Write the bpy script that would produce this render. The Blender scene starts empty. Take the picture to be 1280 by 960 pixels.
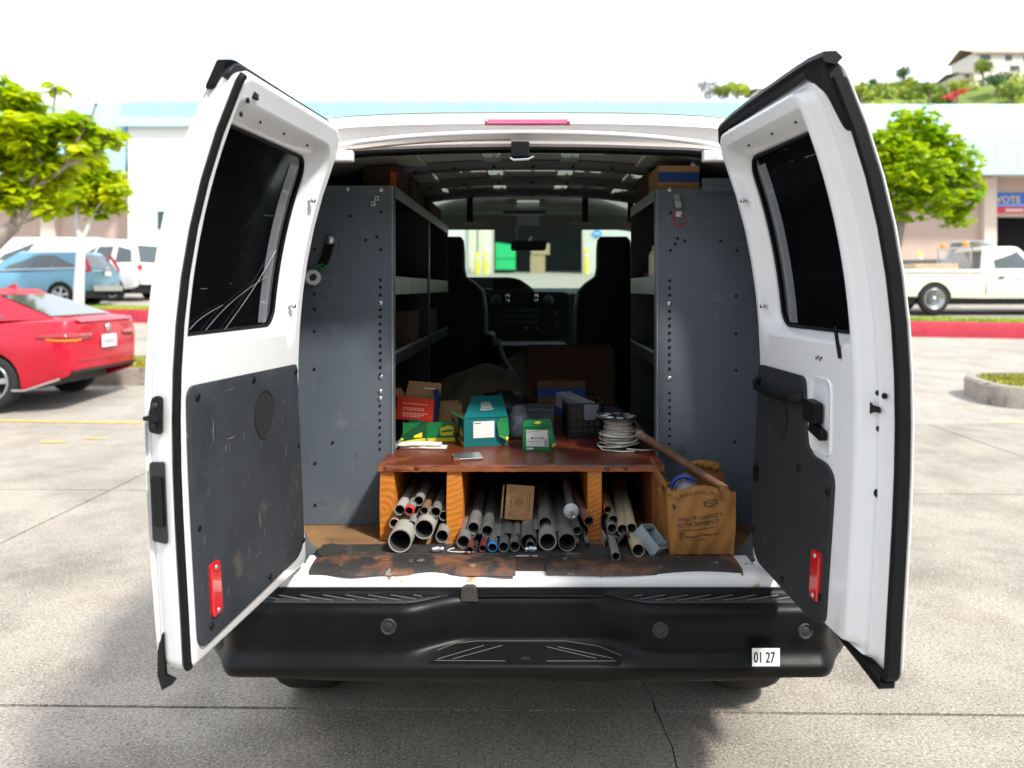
import bpy, bmesh, math, random
import numpy as np
from mathutils import Vector, Matrix

# ------------------------------------------------------------------ camera, sky, sun, exposure
SC = bpy.context.scene
COL = SC.collection
F, CX, CY, DC, HC = 970.0, 660.0, 360.0, 2.2, 1.5      # focal length (px of 1280), vanishing point, camera distance and height

cam_d = bpy.data.cameras.new('camera')
cam = bpy.data.objects.new('camera', cam_d); COL.objects.link(cam)
cam.location = (0, -DC, HC); cam.rotation_euler = (math.radians(90), 0, 0)
cam_d.sensor_width = 36.0; cam_d.lens = F/1280*36.0
cam_d.shift_x = -(CX-640)/1280; cam_d.shift_y = -(480-CY)/1280
cam_d.clip_start = 0.05; cam_d.clip_end = 2000
cam_d.dof.use_dof = True; cam_d.dof.focus_distance = 2.2; cam_d.dof.aperture_fstop = 2.8
SC.camera = cam

SUN = Vector((0.58, -0.59, 1.0)).normalized()          # direction towards the sun
elev = math.asin(SUN.z); azim = math.atan2(SUN.x, SUN.y)
w = bpy.data.worlds.new('World'); SC.world = w; w.use_nodes = True
nt = w.node_tree; nt.nodes.clear()
wo = nt.nodes.new('ShaderNodeOutputWorld'); bg = nt.nodes.new('ShaderNodeBackground')
sky = nt.nodes.new('ShaderNodeTexSky'); sky.sky_type = 'NISHITA'; sky.sun_disc = False
sky.sun_elevation = elev; sky.sun_rotation = azim; sky.dust_density = 4.0; sky.air_density = 1.0
wtc = nt.nodes.new('ShaderNodeTexCoord'); wn = nt.nodes.new('ShaderNodeTexNoise')
wn.inputs['Scale'].default_value = 2.2; wn.inputs['Detail'].default_value = 6
wr = nt.nodes.new('ShaderNodeValToRGB'); wr.color_ramp.elements[0].position = .2; wr.color_ramp.elements[1].position = .62
wr.color_ramp.elements[0].color = (.8,.8,.8,1); wr.color_ramp.elements[1].color = (1,1,1,1)
wm = nt.nodes.new('ShaderNodeMix'); wm.data_type = 'RGBA'
wm.inputs['B'].default_value = (8.2, 8.8, 9.7, 1)       # bright thin cloud
nt.links.new(wtc.outputs['Generated'], wn.inputs['Vector'])
nt.links.new(wn.outputs['Fac'], wr.inputs['Fac']); nt.links.new(wr.outputs['Color'], wm.inputs['Factor'])
nt.links.new(sky.outputs['Color'], wm.inputs['A']); nt.links.new(wm.outputs['Result'], bg.inputs['Color'])
bg.inputs['Strength'].default_value = 0.13
nt.links.new(bg.outputs['Background'], wo.inputs['Surface'])

sun_d = bpy.data.lights.new('sun', 'SUN'); sun_d.energy = 4.0; sun_d.angle = math.radians(5.0); sun_d.color = (1, .95, .87)
sun_o = bpy.data.objects.new('sun', sun_d); COL.objects.link(sun_o)
sun_o.rotation_euler = SUN.to_track_quat('Z', 'Y').to_euler(); sun_o.location = (6, -6, 9)

SC.render.engine = 'CYCLES'
SC.view_settings.view_transform = 'Standard'; SC.view_settings.look = 'None'
SC.view_settings.exposure = 0.60; SC.view_settings.gamma = 1.0
SC.view_settings.use_curve_mapping = False

rnd = random.Random(7)

# ------------------------------------------------------------------ pixel helpers
def P(px, py, d):
    return Vector(((px-CX)*d/F, d-DC, HC-(py-CY)*d/F))
def PX(px, d): return (px-CX)*d/F
def PZ(py, d): return HC-(py-CY)*d/F

# ------------------------------------------------------------------ materials
MATS = {}
def M(name, col, rough=.5, metal=0.0, var=0.0, vscale=4.0, bump=0.0, bscale=60.0, spots=None, spec=.5, coat=0.0,
      stretch=(1,1,1), streak=None, trans=0.0, sss=0.0, emit=None):
    """procedural material: colour varied by noise; spots=(colour, threshold, scale, softness); streak=(colour, threshold, scale, stretch)"""
    if name in MATS: return MATS[name]
    m = bpy.data.materials.new(name); m.use_nodes = True; n = m.node_tree; N = n.nodes; L = n.links
    b = N['Principled BSDF']
    col = tuple(col)+(1,)
    b.inputs['Roughness'].default_value = rough; b.inputs['Metallic'].default_value = metal
    b.inputs['Specular IOR Level'].default_value = spec
    if coat: b.inputs['Coat Weight'].default_value = coat; b.inputs['Coat Roughness'].default_value = .05
    if trans: b.inputs['Transmission Weight'].default_value = trans
    b.inputs['Base Color'].default_value = col
    tc = N.new('ShaderNodeTexCoord'); mp = N.new('ShaderNodeMapping'); mp.inputs['Scale'].default_value = stretch
    L.new(tc.outputs['Object'], mp.inputs['Vector'])
    cur = None
    def rgb(c):
        r = N.new('ShaderNodeRGB'); r.outputs[0].default_value = tuple(c)[:3]+(1,); return r.outputs[0]
    def noise(scale, detail=5, vec=mp.outputs['Vector'], rough_=.6):
        t = N.new('ShaderNodeTexNoise'); t.inputs['Scale'].default_value = scale; t.inputs['Detail'].default_value = detail
        t.inputs['Roughness'].default_value = rough_
        L.new(vec, t.inputs['Vector']); return t.outputs['Fac']
    def ramp(v, lo, hi):
        r = N.new('ShaderNodeMapRange'); r.inputs['From Min'].default_value = lo; r.inputs['From Max'].default_value = hi
        L.new(v, r.inputs['Value']); return r.outputs['Result']
    def mix(f, a, c):
        x = N.new('ShaderNodeMix'); x.data_type = 'RGBA'; L.new(f, x.inputs['Factor']); L.new(a, x.inputs['A']); L.new(c, x.inputs['B'])
        return x.outputs['Result']
    if var or spots or streak:
        cur = rgb(col)
        if var:
            f = ramp(noise(vscale), .3, .7)
            d = rgb([c*(1-var) for c in col[:3]]); h = rgb([min(1, c*(1+var*.6)) for c in col[:3]])
            cur = mix(f, d, h)
        for sp in (spots or []):
            sc_, thr, scale, soft = sp
            f = ramp(noise(scale, 7), thr, thr+soft); cur = mix(f, cur, rgb(sc_))
        for sp in (streak or []):
            sc_, thr, scale, st, rz = sp
            mm = N.new('ShaderNodeMapping'); mm.inputs['Scale'].default_value = st; mm.inputs['Rotation'].default_value = rz
            L.new(tc.outputs['Object'], mm.inputs['Vector'])
            f = ramp(noise(scale, 3, mm.outputs['Vector']), thr, thr+.03); cur = mix(f, cur, rgb(sc_))
        L.new(cur, b.inputs['Base Color'])
        rr = ramp(noise(vscale*2.3), .2, .8); r2 = N.new('ShaderNodeMapRange')
        r2.inputs['To Min'].default_value = max(.02, rough-.08); r2.inputs['To Max'].default_value = min(1, rough+.1)
        L.new(rr, r2.inputs['Value']); L.new(r2.outputs['Result'], b.inputs['Roughness'])
    if bump:
        bp = N.new('ShaderNodeBump'); bp.inputs['Strength'].default_value = bump; bp.inputs['Distance'].default_value = .01
        L.new(noise(bscale, 6), bp.inputs['Height']); L.new(bp.outputs['Normal'], b.inputs['Normal'])
    if emit:
        b.inputs['Emission Color'].default_value = tuple(emit[0])+(1,); b.inputs['Emission Strength'].default_value = emit[1]
    MATS[name] = m
    return m

def thin_glass(name, tint=(.9,.95,.94), refl=.08, rough=.02):
    m = bpy.data.materials.new(name); m.use_nodes = True; N = m.node_tree.nodes; L = m.node_tree.links
    N.remove(N['Principled BSDF']); out = N['Material Output']
    t = N.new('ShaderNodeBsdfTransparent'); t.inputs['Color'].default_value = tuple(tint)+(1,)
    g = N.new('ShaderNodeBsdfGlossy'); g.inputs['Roughness'].default_value = rough
    mx = N.new('ShaderNodeMixShader'); mx.inputs['Fac'].default_value = refl
    L.new(t.outputs[0], mx.inputs[1]); L.new(g.outputs[0], mx.inputs[2]); L.new(mx.outputs[0], out.inputs['Surface'])
    MATS[name] = m
    return m

# ------------------------------------------------------------------ mesh builder
class MB:
    def __init__(s): s.v = []; s.f = []; s.sm = []
    def add(s, vs, fs, smooth=False):
        o = len(s.v); s.v += [tuple(v) for v in vs]; s.f += [tuple(i+o for i in f) for f in fs]; s.sm += [smooth]*len(fs); return s
    def box(s, a, b, bev=0.0, mat=None, seg=2):
        a = Vector(a); b = Vector(b); lo = Vector(map(min, a, b)); hi = Vector(map(max, a, b))
        bm = bmesh.new(); bmesh.ops.create_cube(bm, size=1)
        for v in bm.verts: v.co = Vector([lo[i]+(v.co[i]+.5)*(hi[i]-lo[i]) for i in range(3)])
        if bev:
            bev = min(bev, .45*min(hi-lo))
            bmesh.ops.bevel(bm, geom=list(bm.edges), offset=bev, segments=seg, affect='EDGES', profile=.5)
        if mat is not None: bm.transform(mat)
        s.bm(bm, smooth=False); return s
    def bm(s, bm, smooth=False):
        bm.verts.ensure_lookup_table(); bm.verts.index_update()
        s.add([v.co.copy() for v in bm.verts], [[v.index for v in f.verts] for f in bm.faces], smooth); bm.free()
    def tube(s, pts, r, seg=10, cap=True, smooth=True, close=False):
        pts = [Vector(p) for p in pts]; n = len(pts); rs = r if isinstance(r, (list, tuple)) else [r]*n
        rings = []; up = None
        for i, p in enumerate(pts):
            if close: t = pts[(i+1) % n]-pts[i-1]
            else: t = (pts[min(i+1, n-1)]-pts[max(i-1, 0)])
            t = t.normalized() if t.length > 1e-9 else Vector((0,0,1))
            if up is None:
                up = Vector((0,0,1)) if abs(t.z) < .9 else Vector((1,0,0))
            x = t.cross(up).normalized(); y = x.cross(t).normalized(); up = y
            rings.append([p+(x*math.cos(2*math.pi*k/seg)+y*math.sin(2*math.pi*k/seg))*rs[i] for k in range(seg)])
        vs = [v for ring in rings for v in ring]; fs = []
        m = n if close else n-1
        for i in range(m):
            j = (i+1) % n
            for k in range(seg):
                k2 = (k+1) % seg
                fs.append((i*seg+k, i*seg+k2, j*seg+k2, j*seg+k))
        s.add(vs, fs, smooth)
        if cap and not close:
            s.add(rings[0], [tuple(reversed(range(seg)))]); s.add(rings[-1], [tuple(range(seg))])
        return s
    def lathe(s, prof, seg=24, origin=(0,0,0), axis=(0,0,1), smooth=True):
        """prof: list of (radius, height) along axis"""
        ax = Vector(axis).normalized(); o = Vector(origin)
        x = ax.orthogonal().normalized(); y = ax.cross(x)
        vs = []; fs = []; n = len(prof)
        for r, h in prof:
            for k in range(seg):
                a = 2*math.pi*k/seg; vs.append(o+ax*h+(x*math.cos(a)+y*math.sin(a))*max(r, 1e-5))
        for i in range(n-1):
            for k in range(seg):
                k2 = (k+1) % seg; fs.append((i*seg+k, i*seg+k2, (i+1)*seg+k2, (i+1)*seg+k))
        s.add(vs, fs, smooth); return s
    def loft(s, loops, smooth=True, closed=True, cap0=False, cap1=False):
        n = len(loops[0]); vs = [v for l in loops for v in l]; fs = []
        for i in range(len(loops)-1):
            for k in range(n if closed else n-1):
                k2 = (k+1) % n; fs.append((i*n+k, i*n+k2, (i+1)*n+k2, (i+1)*n+k))
        s.add(vs, fs, smooth)
        if cap0: s.add(loops[0], [tuple(reversed(range(n)))])
        if cap1: s.add(loops[-1], [tuple(range(n))])
        return s
    def prism(s, poly, fn, t0, t1, smooth=False):
        """poly list of (a,b); fn(a,b,t)->point; side walls and both caps"""
        n = len(poly); A = [fn(a, b, t0) for a, b in poly]; B = [fn(a, b, t1) for a, b in poly]
        s.add(A+B, [(i, (i+1) % n, n+(i+1) % n, n+i) for i in range(n)]+[tuple(reversed(range(n))), tuple(range(n, 2*n))], smooth); return s
    def mesh(s, name):
        me = bpy.data.meshes.new(name); me.from_pydata(s.v, [], s.f)
        me.polygons.foreach_set('use_smooth', s.sm); me.update(); return me

def fixn(me):
    bm = bmesh.new(); bm.from_mesh(me); bmesh.ops.recalc_face_normals(bm, faces=bm.faces); bm.to_mesh(me); bm.free()

def tag(o, label=None, cat=None, group=None, kind=None):
    if label: o['label'] = label
    if cat: o['category'] = cat
    if group: o['group'] = group
    if kind: o['kind'] = kind
    return o
def thing(name, label, cat, loc=(0,0,0), rotz=0.0, group=None):
    o = bpy.data.objects.new(name, None); COL.objects.link(o); o.location = loc; o.rotation_euler = (0,0,rotz)
    o.empty_display_size = .1
    return tag(o, label, cat, group)
def split_mb(mb):
    par = list(range(len(mb.v)))
    def find(i):
        while par[i] != i: par[i] = par[par[i]]; i = par[i]
        return i
    for f in mb.f:
        a = find(f[0])
        for i in f[1:]: par[find(i)] = a
    # coincident vertices belong together
    seen = {}
    for i, v in enumerate(mb.v):
        k = (round(v[0], 5), round(v[1], 5), round(v[2], 5))
        if k in seen: par[find(i)] = find(seen[k])
        else: seen[k] = i
    groups = {}
    for fi, f in enumerate(mb.f): groups.setdefault(find(f[0]), []).append(fi)
    out = []
    for fl in groups.values():
        m = MB(); ids = {}
        for fi in fl:
            for i in mb.f[fi]:
                if i not in ids: ids[i] = len(m.v); m.v.append(mb.v[i])
            m.f.append(tuple(ids[i] for i in mb.f[fi])); m.sm.append(mb.sm[fi])
        out.append(m)
    return out
def objs(name, mb, mat, parent=None, **k):
    return [obj(name, m, mat, parent, **k) for m in split_mb(mb)]
def stuff(name, mb, mat, parent=None, **k):
    o = obj(name, mb, mat, parent, **k); o['kind'] = 'stuff'; return o
def obj(name, mb, mat, parent=None, local=False, weld=False, autosmooth=None, normals=True):
    me = mb.mesh(name) if isinstance(mb, MB) else mb
    if weld:
        bm = bmesh.new(); bm.from_mesh(me); bmesh.ops.remove_doubles(bm, verts=bm.verts, dist=1e-5); bm.to_mesh(me); bm.free()
    if normals: fixn(me)
    o = bpy.data.objects.new(name, me); COL.objects.link(o)
    if mat is not None: me.materials.append(mat)
    if autosmooth is not None:
        for p in me.polygons: p.use_smooth = True
        me.set_sharp_from_angle(angle=math.radians(autosmooth))
    if parent is not None:
        o.parent = parent
        if not local and parent.type == 'EMPTY': o.location = -Vector(parent.location)
    return o
def kids(o): return [c for c in o.children]
def copy_tree(o, parent=None):
    c = o.copy(); COL.objects.link(c); c.parent = parent
    for ch in list(o.children): copy_tree(ch, c)
    return c

def text_mb(s, size, fn, extr=0.0, align='LEFT', shear=0.0, sx=1.0):
    """lettering as mesh; fn(x,y,z)->world"""
    cu = bpy.data.curves.new('txt', 'FONT'); cu.body = s; cu.size = size; cu.align_x = align; cu.extrude = extr; cu.shear = shear
    cu.resolution_u = 3
    to = bpy.data.objects.new('txt', cu); COL.objects.link(to)
    bpy.context.view_layer.update()
    dg = bpy.context.evaluated_depsgraph_get(); me = to.evaluated_get(dg).to_mesh()
    mb = MB(); mb.add([fn(v.co.x*sx, v.co.y, v.co.z) for v in me.vertices], [tuple(p.vertices) for p in me.polygons])
    to.evaluated_get(dg).to_mesh_clear(); bpy.data.objects.remove(to); bpy.data.curves.remove(cu)
    return mb

def rrect(u0, u1, z0, z1, r, n=8, edge=6):
    """rounded rectangle loop, r = one radius or four (u0z0, u1z0, u1z1, u0z1); same point count for same n, edge"""
    if not isinstance(r, (list, tuple)): r = [r]*4
    c = [(u0+r[0], z0+r[0], 180, r[0]), (u1-r[1], z0+r[1], 270, r[1]), (u1-r[2], z1-r[2], 0, r[2]), (u0+r[3], z1-r[3], 90, r[3])]
    pts = []
    for i, (x, y, a0, rr) in enumerate(c):
        arc = [(x+rr*math.cos(math.radians(a0+90*k/n)), y+rr*math.sin(math.radians(a0+90*k/n))) for k in range(n+1)]
        pts += arc
        x2, y2, a2, r2 = c[(i+1) % 4]
        q = (x2+r2*math.cos(math.radians(a2)), y2+r2*math.sin(math.radians(a2))); p = arc[-1]
        for k in range(1, edge): pts.append((p[0]+(q[0]-p[0])*k/edge, p[1]+(q[1]-p[1])*k/edge))
    return pts
def smooth_poly(pts, r=.02, n=4):
    """round the corners of a polygon"""
    out = []; m = len(pts)
    for i in range(m):
        p = Vector(pts[i]); a = Vector(pts[i-1]); b = Vector(pts[(i+1) % m])
        ra = min(r, .45*(a-p).length); rb = min(r, .45*(b-p).length)
        A = p+(a-p).normalized()*ra; B = p+(b-p).normalized()*rb
        for k in range(n+1):
            t = k/n; out.append(tuple(A*(1-t)**2+p*2*t*(1-t)+B*t*t))
    return out
def lerp(a, b, t): return a+(b-a)*t
def interp(x, xs, ys): return float(np.interp(x, xs, ys))
def sstep(x, a, b):
    t = min(1, max(0, (x-a)/(b-a))); return t*t*(3-2*t)
def screw(mb, c, nrm, r=.005, h=.003):
    mb.lathe([(0,h),(r*.7,h),(r,h*.4),(r,0)], 10, c, nrm)

# ------------------------------------------------------------------ material palette
M('white_paint', (.78,.79,.80), .22, coat=.6, var=.04, vscale=3, spots=[((.45,.40,.33), .68, 9, .12), ((.22,.19,.16), .76, 30, .03)], streak=[((.4,.37,.33), .735, 14, (3,3,.5), (0,0,.2))])
M('white_sill', (.70,.70,.69), .4, var=.08, vscale=5, spots=[((.42,.2,.08), .62, 9, .08), ((.2,.16,.12), .66, 22, .06)])
M('header_paint', (.66,.64,.63), .45, var=.1, vscale=6, spots=[((.3,.2,.14), .66, 14, .08)])
M('rubber', (.005,.005,.006), .5, var=.3, vscale=12, spec=.2)
M('rubber_dusty', (.028,.026,.025), .7, var=.3, vscale=9, spots=[((.17,.12,.09), .58, 14, .18)], bump=.2, bscale=90)
M('bumper_plastic', (.0045,.0045,.005), .38, var=.2, vscale=6, spots=[((.012,.012,.012), .63, 12, .2)], bump=.02, bscale=500, spec=.15)
M('tread_plastic', (.016,.016,.017), .6, var=.3, vscale=14)
M('tread_line', (.13,.13,.125), .6)
M('door_board', (.026,.031,.039), .62, var=.3, vscale=5, bump=.03, bscale=220,
  spots=[((.10,.088,.07), .62, 6, .14), ((.24,.21,.16), .70, 18, .05), ((.30,.27,.22), .745, 45, .03)],
  streak=[((.22,.20,.16), .70, 26, (1,9,.35), (.62,0,0)), ((.2,.19,.17), .71, 30, (1,.35,8), (.35,0,0)), ((.25,.23,.2), .705, 34, (1,6,.5), (-.5,0,0))])
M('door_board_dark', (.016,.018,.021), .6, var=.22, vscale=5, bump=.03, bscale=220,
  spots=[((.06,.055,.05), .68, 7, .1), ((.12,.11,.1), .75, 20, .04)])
M('grille_mesh', (.012,.012,.012), .8, var=.8, vscale=260)
M('reflector_red', (.55,.008,.012), .18, coat=1.0, var=.25, vscale=60)
M('tint_glass', (.004,.004,.005), .04, spec=.5, spots=[((.10,.085,.065), .69, 11, .05)], streak=[((.16,.15,.14), .715, 22, (1,.3,6), (.6,0,0))])
M('pale_strip', (.17,.18,.20), .12)
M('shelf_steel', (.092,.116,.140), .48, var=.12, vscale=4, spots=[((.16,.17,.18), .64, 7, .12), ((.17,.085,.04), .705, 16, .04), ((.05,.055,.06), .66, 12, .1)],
  streak=[((.2,.21,.21), .695, 20, (8,1,.35), (0,.5,0)), ((.04,.035,.03), .70, 18, (7,1,.5), (0,-.4,0)), ((.2,.21,.21), .70, 22, (.5,1,7), (0,.25,0))], bump=.015, bscale=300)
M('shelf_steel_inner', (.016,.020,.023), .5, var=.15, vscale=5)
M('shelf_lip', (.24,.28,.265), .45, var=.25, vscale=14, spots=[((.12,.1,.08), .6, 20, .1)])
M('zinc', (.55,.57,.58), .32, metal=.9, var=.15, vscale=20)
M('hole_black', (.002,.002,.002), .9)
M('roof_inner', (.72,.76,.68), .16, spec=.8, var=.0, vscale=3, coat=.8, spots=[((.3,.27,.22), .74, 10, .1)])
M('rib_grey', (.06,.066,.074), .55, var=.2, vscale=6)
M('rib_light', (.72,.76,.68), .2, spec=.8, var=.0, vscale=6, coat=.8)
M('headliner', (.33,.34,.31), .85, var=.06, vscale=10, bump=.1, bscale=300)
M('dash_plastic', (.018,.02,.022), .6, var=.15, vscale=10)
M('dash_grey', (.06,.07,.075), .55, var=.1, vscale=10)
M('seat_vinyl', (.010,.011,.013), .6, var=.2, vscale=9, bump=.06, bscale=160)
M('chrome', (.7,.72,.74), .12, metal=1)
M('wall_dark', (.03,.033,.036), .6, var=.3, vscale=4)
M('floor_ply', (.25,.135,.055), .7, var=.35, vscale=6, spots=[((.07,.04,.025), .55, 5, .15), ((.34,.27,.19), .68, 30, .06)], bump=.1, bscale=120,
  streak=[((.36,.29,.2), .72, 30, (4,.6,1), (0,0,.9))])
M('bench_top', (.125,.022,.008), .34, var=.35, vscale=4, bump=.05, bscale=80, stretch=(1,1,1),
  spots=[((.30,.10,.03), .60, 5, .12), ((.03,.018,.015), .62, 7, .12), ((.5,.4,.34), .73, 26, .05)],
  streak=[((.05,.015,.01), .60, 12, (.7,7,7), (0,0,0)), ((.36,.15,.06), .66, 16, (.5,8,8), (0,0,0))])
M('plastic_lavender', (.5,.5,.6), .6)
thin_glass('windshield_glass', (.64,.79,.73))
# ================================================================== GROUND
def concrete(name, base, dark, broom=True, seed=0.0):
    m = bpy.data.materials.new(name); m.use_nodes = True; N = m.node_tree.nodes; L = m.node_tree.links; b = N['Principled BSDF']
    b.inputs['Roughness'].default_value = .85; b.inputs['Specular IOR Level'].default_value = .3
    tc = N.new('ShaderNodeTexCoord')
    def mapp(sc, rot=(0,0,0)):
        mp = N.new('ShaderNodeMapping'); mp.inputs['Scale'].default_value = sc; mp.inputs['Rotation'].default_value = rot; mp.inputs['Location'].default_value = (seed, seed*.7, 0)
        L.new(tc.outputs['Object'], mp.inputs['Vector']); return mp.outputs['Vector']
    def noise(vec, scale, detail=6, r=.6):
        t = N.new('ShaderNodeTexNoise'); t.inputs['Scale'].default_value = scale; t.inputs['Detail'].default_value = detail; t.inputs['Roughness'].default_value = r
        L.new(vec, t.inputs['Vector']); return t.outputs['Fac']
    def rng(v, a, c, lo=0, hi=1):
        r = N.new('ShaderNodeMapRange'); r.inputs['From Min'].default_value = a; r.inputs['From Max'].default_value = c
        r.inputs['To Min'].default_value = lo; r.inputs['To Max'].default_value = hi; L.new(v, r.inputs['Value']); return r.outputs['Result']
    def mix(f, a, c, mode='MIX'):
        x = N.new('ShaderNodeMix'); x.data_type = 'RGBA'; x.blend_type = mode
        if isinstance(f, float): x.inputs['Factor'].default_value = f
        else: L.new(f, x.inputs['Factor'])
        for k, v in (('A', a), ('B', c)):
            if isinstance(v, tuple): x.inputs[k].default_value = v+(1,)
            else: L.new(v, x.inputs[k])
        return x.outputs['Result']
    v1 = mapp((1,1,1))
    big = rng(noise(v1, .55, 5), .38, .64)
    col = mix(big, tuple(c*.82 for c in base), base)
    col = mix(rng(noise(v1, 1.7, 8, .7), .44, .66, 0, .75), col, dark)
    col = mix(rng(noise(v1, 1.1, 4), .56, .75, 0, .4), col, (.33,.25,.18))
    # broom lines and dark pores between them
    vb = mapp((260,9,1), (0,0,.16)) if broom else mapp((40,40,1))
    line = noise(vb, 1.0, 3, .7)
    col = mix(rng(line, .52, .70, 0, .32), col, tuple(c*.38 for c in dark))
    col = mix(rng(noise(v1, 75, 6, .9), .50, .60, 0, .85), col, tuple(c*.3 for c in dark))
    col = mix(rng(noise(v1, 210, 3, .9), .50, .62, 0, .6), col, tuple(c*.45 for c in dark))
    col = mix(rng(noise(v1, .9, 9, .75), .53, .62, 0, .35), col, tuple(c*.5 for c in dark))
    col = mix(rng(noise(v1, 110, 3, .8), .54, .64, 0, .8), col, (.56,.54,.50))
    L.new(col, b.inputs['Base Color'])
    bp = N.new('ShaderNodeBump'); bp.inputs['Strength'].default_value = .55; bp.inputs['Distance'].default_value = .004
    add = N.new('ShaderNodeMath'); add.operation = 'ADD'; L.new(line, add.inputs[0]); L.new(noise(v1, 70, 5), add.inputs[1])
    L.new(add.outputs[0], bp.inputs['Height']); L.new(bp.outputs['Normal'], b.inputs['Normal'])
    MATS[name] = m; return m
concrete('slab_concrete', (.43,.385,.325), (.19,.165,.135))
concrete('lot_concrete', (.45,.41,.355), (.27,.24,.20), broom=False, seed=3.0)
M('joint_dirt', (.03,.026,.022), .95, var=.4, vscale=30)
M('kerb_red', (.42,.022,.045), .7, var=.2, vscale=3, spots=[((.4,.25,.22), .68, 12, .1)])
M('kerb_concrete', (.30,.265,.22), .85, var=.25, vscale=6, spots=[((.10,.085,.07), .58, 7, .12), ((.3,.17,.08), .68, 9, .08)], bump=.4, bscale=40)
M('soil', (.10,.075,.035), .95, var=.3, vscale=6)
M('line_yellow', (.62,.40,.06), .7, var=.2, vscale=6, spots=[((.4,.36,.3), .6, 8, .1)])

def yk(X): return 17.35-.185*X                           # foot of the red kerb
def lowz(Y): return max(0.0, .045*(Y-6.8))
def upz(X, Y):
    y = yk(X); return lowz(y)+.33+.056*min(max(0, Y-y-1.0), 36)
mb = MB(); XS = np.concatenate([np.linspace(-500,-60,8), np.linspace(-50,50,21), np.linspace(60,500,8)])
YSg = np.concatenate([np.linspace(-120,-12,8), np.linspace(-8,6.8,6), np.linspace(9,31,9), np.linspace(60,900,8)])
def gz(x, y):
    return (lowz(min(y, 24)) if y < 31 else lowz(24))-.03
mb.loft([[Vector((x, y, gz(x, y))) for x in XS] for y in YSg], closed=False)
ground = obj('ground', mb, MATS['lot_concrete']); tag(ground, 'concrete parking lot', None, None, 'structure')
# slabs with open joints: rows along the bumper, each split where the photo shows the crack or a joint
crack = [(.52,-2.8),(.50,-1.5),(.47,-.8),(.445,-.25),(.455,0),(.47,.15),(.462,.28),(.468,.36),(.462,.42),(.450,.46),(.462,.50),(.452,.56),(.440,.61),(.450,.66),(.440,.72),(.428,.80),(.425,.9),(.43,1.2),(.41,1.8),(.45,2.6),(.43,3.6)]
def crack_x(y):
    ys = [c[1] for c in crack]; xs = [c[0] for c in crack]
    return interp(y, ys, xs)+.006*math.sin(y*61)+.004*math.sin(y*143+1)
def jy(k, X): return .555-.0115*X*1.6+2.95*k                    # joint lines
slab_m = MATS['slab_concrete']
def slab(k, xa, xb, ja=None, jb=None):
    """slab of row k between X limits (numbers or the crack)"""
    g = .008; rows = []
    ys = np.linspace(0, 1, 30 if (ja or jb) else 2)
    for t in ys:
        y0 = jy(k, 0); 
        row = []
        for q in np.linspace(0, 1, 7):
            yy = lerp(jy(k, 0)+g, jy(k+1, 0)-g, t)
            a = crack_x(yy)+.0022+.002*math.sin(yy*37)+.0015*math.sin(yy*91) if ja else xa+g
            b_ = crack_x(yy)-.0022 if jb else xb-g
            x = lerp(a, b_, q); row.append(Vector((x, lerp(jy(k, x)+g, jy(k+1, x)-g, t), 0)))
        rows.append(row)
    mb = MB(); mb.loft(rows, closed=False)
    rim = rows[0]+[r[-1] for r in rows[1:]]+list(reversed(rows[-1][:-1]))+[r[0] for r in reversed(rows[1:-1])]
    lowr = [v-Vector((0,0,.024)) for v in rim]; mb.loft([rim, lowr], False)
    return obj('concrete_slab', mb, slab_m, ground)
XJ = [-16.5,-12,-7.5,-3.1]; XJ2 = [4.4,8.9,13.4]
for k in range(-3, 2):
    for a, b_ in zip(XJ[:-1], XJ[1:]): slab(k, a, b_)
    if k in (-1, 0): slab(k, -3.1, None, jb=True); slab(k, None, 4.4, ja=True)
    else: slab(k, -3.1, .6); slab(k, .6, 4.4)
    for a, b_ in zip(XJ2[:-1], XJ2[1:]): slab(k, a, b_)
mb = MB(); mb.box((-16.5,-9,-.024),(13.4,6.4,-.022)); obj('joint_filler', mb, MATS['joint_dirt'], ground)
# painted lines
def stripe(pts, wdt, name='painted_line'):
    mb = MB(); lo = []
    for i, (x, y) in enumerate(pts): lo.append([Vector((x, y-wdt/2, lowz(y)+.006)), Vector((x, y+wdt/2, lowz(y)+.006))])
    mb.loft(lo, closed=False); return obj(name, mb, MATS['line_yellow'], ground)
stripe([(-9,6.72),(-5.9,6.55),(-4.30,6.40)], .085)
stripe([(-4.75,5.35),(-4.62,5.33),(-4.5,5.35)], .07); stripe([(-4.42,5.52),(-4.2,5.5)], .05)
stripe([(5.2,6.5),(5.55,6.5)], .06)
# upper lot behind the red kerb
concrete('upper_concrete', (.47,.42,.36), (.30,.265,.22), broom=False, seed=9.0)
mb = MB(); xs = np.linspace(-70,90,41)
mb.loft([[Vector((x, yk(x)+.12+dy, upz(x, yk(x)+dy)-.015)) for x in xs] for dy in (0,1,3,8,15,22,30,37,45,70,110)], closed=False)
tag(obj('upper_lot', mb, MATS['upper_concrete']), 'higher parking lot behind the red kerb', None, None, 'structure')
mb = MB(); lo = []
for x in np.linspace(-60,60,61):
    y = yk(x); z0 = lowz(y); lo.append([Vector((x, y+.02, z0-.1)), Vector((x, y, z0+.29)), Vector((x, y+.025, z0+.325)), Vector((x, y+.16, z0+.335)), Vector((x, y+.16, z0+.1))])
mb.loft(lo, closed=False); tag(obj('kerb', mb, MATS['kerb_red'], autosmooth=40), 'long red painted kerb holding the grass strip', None, None, 'structure')
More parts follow.
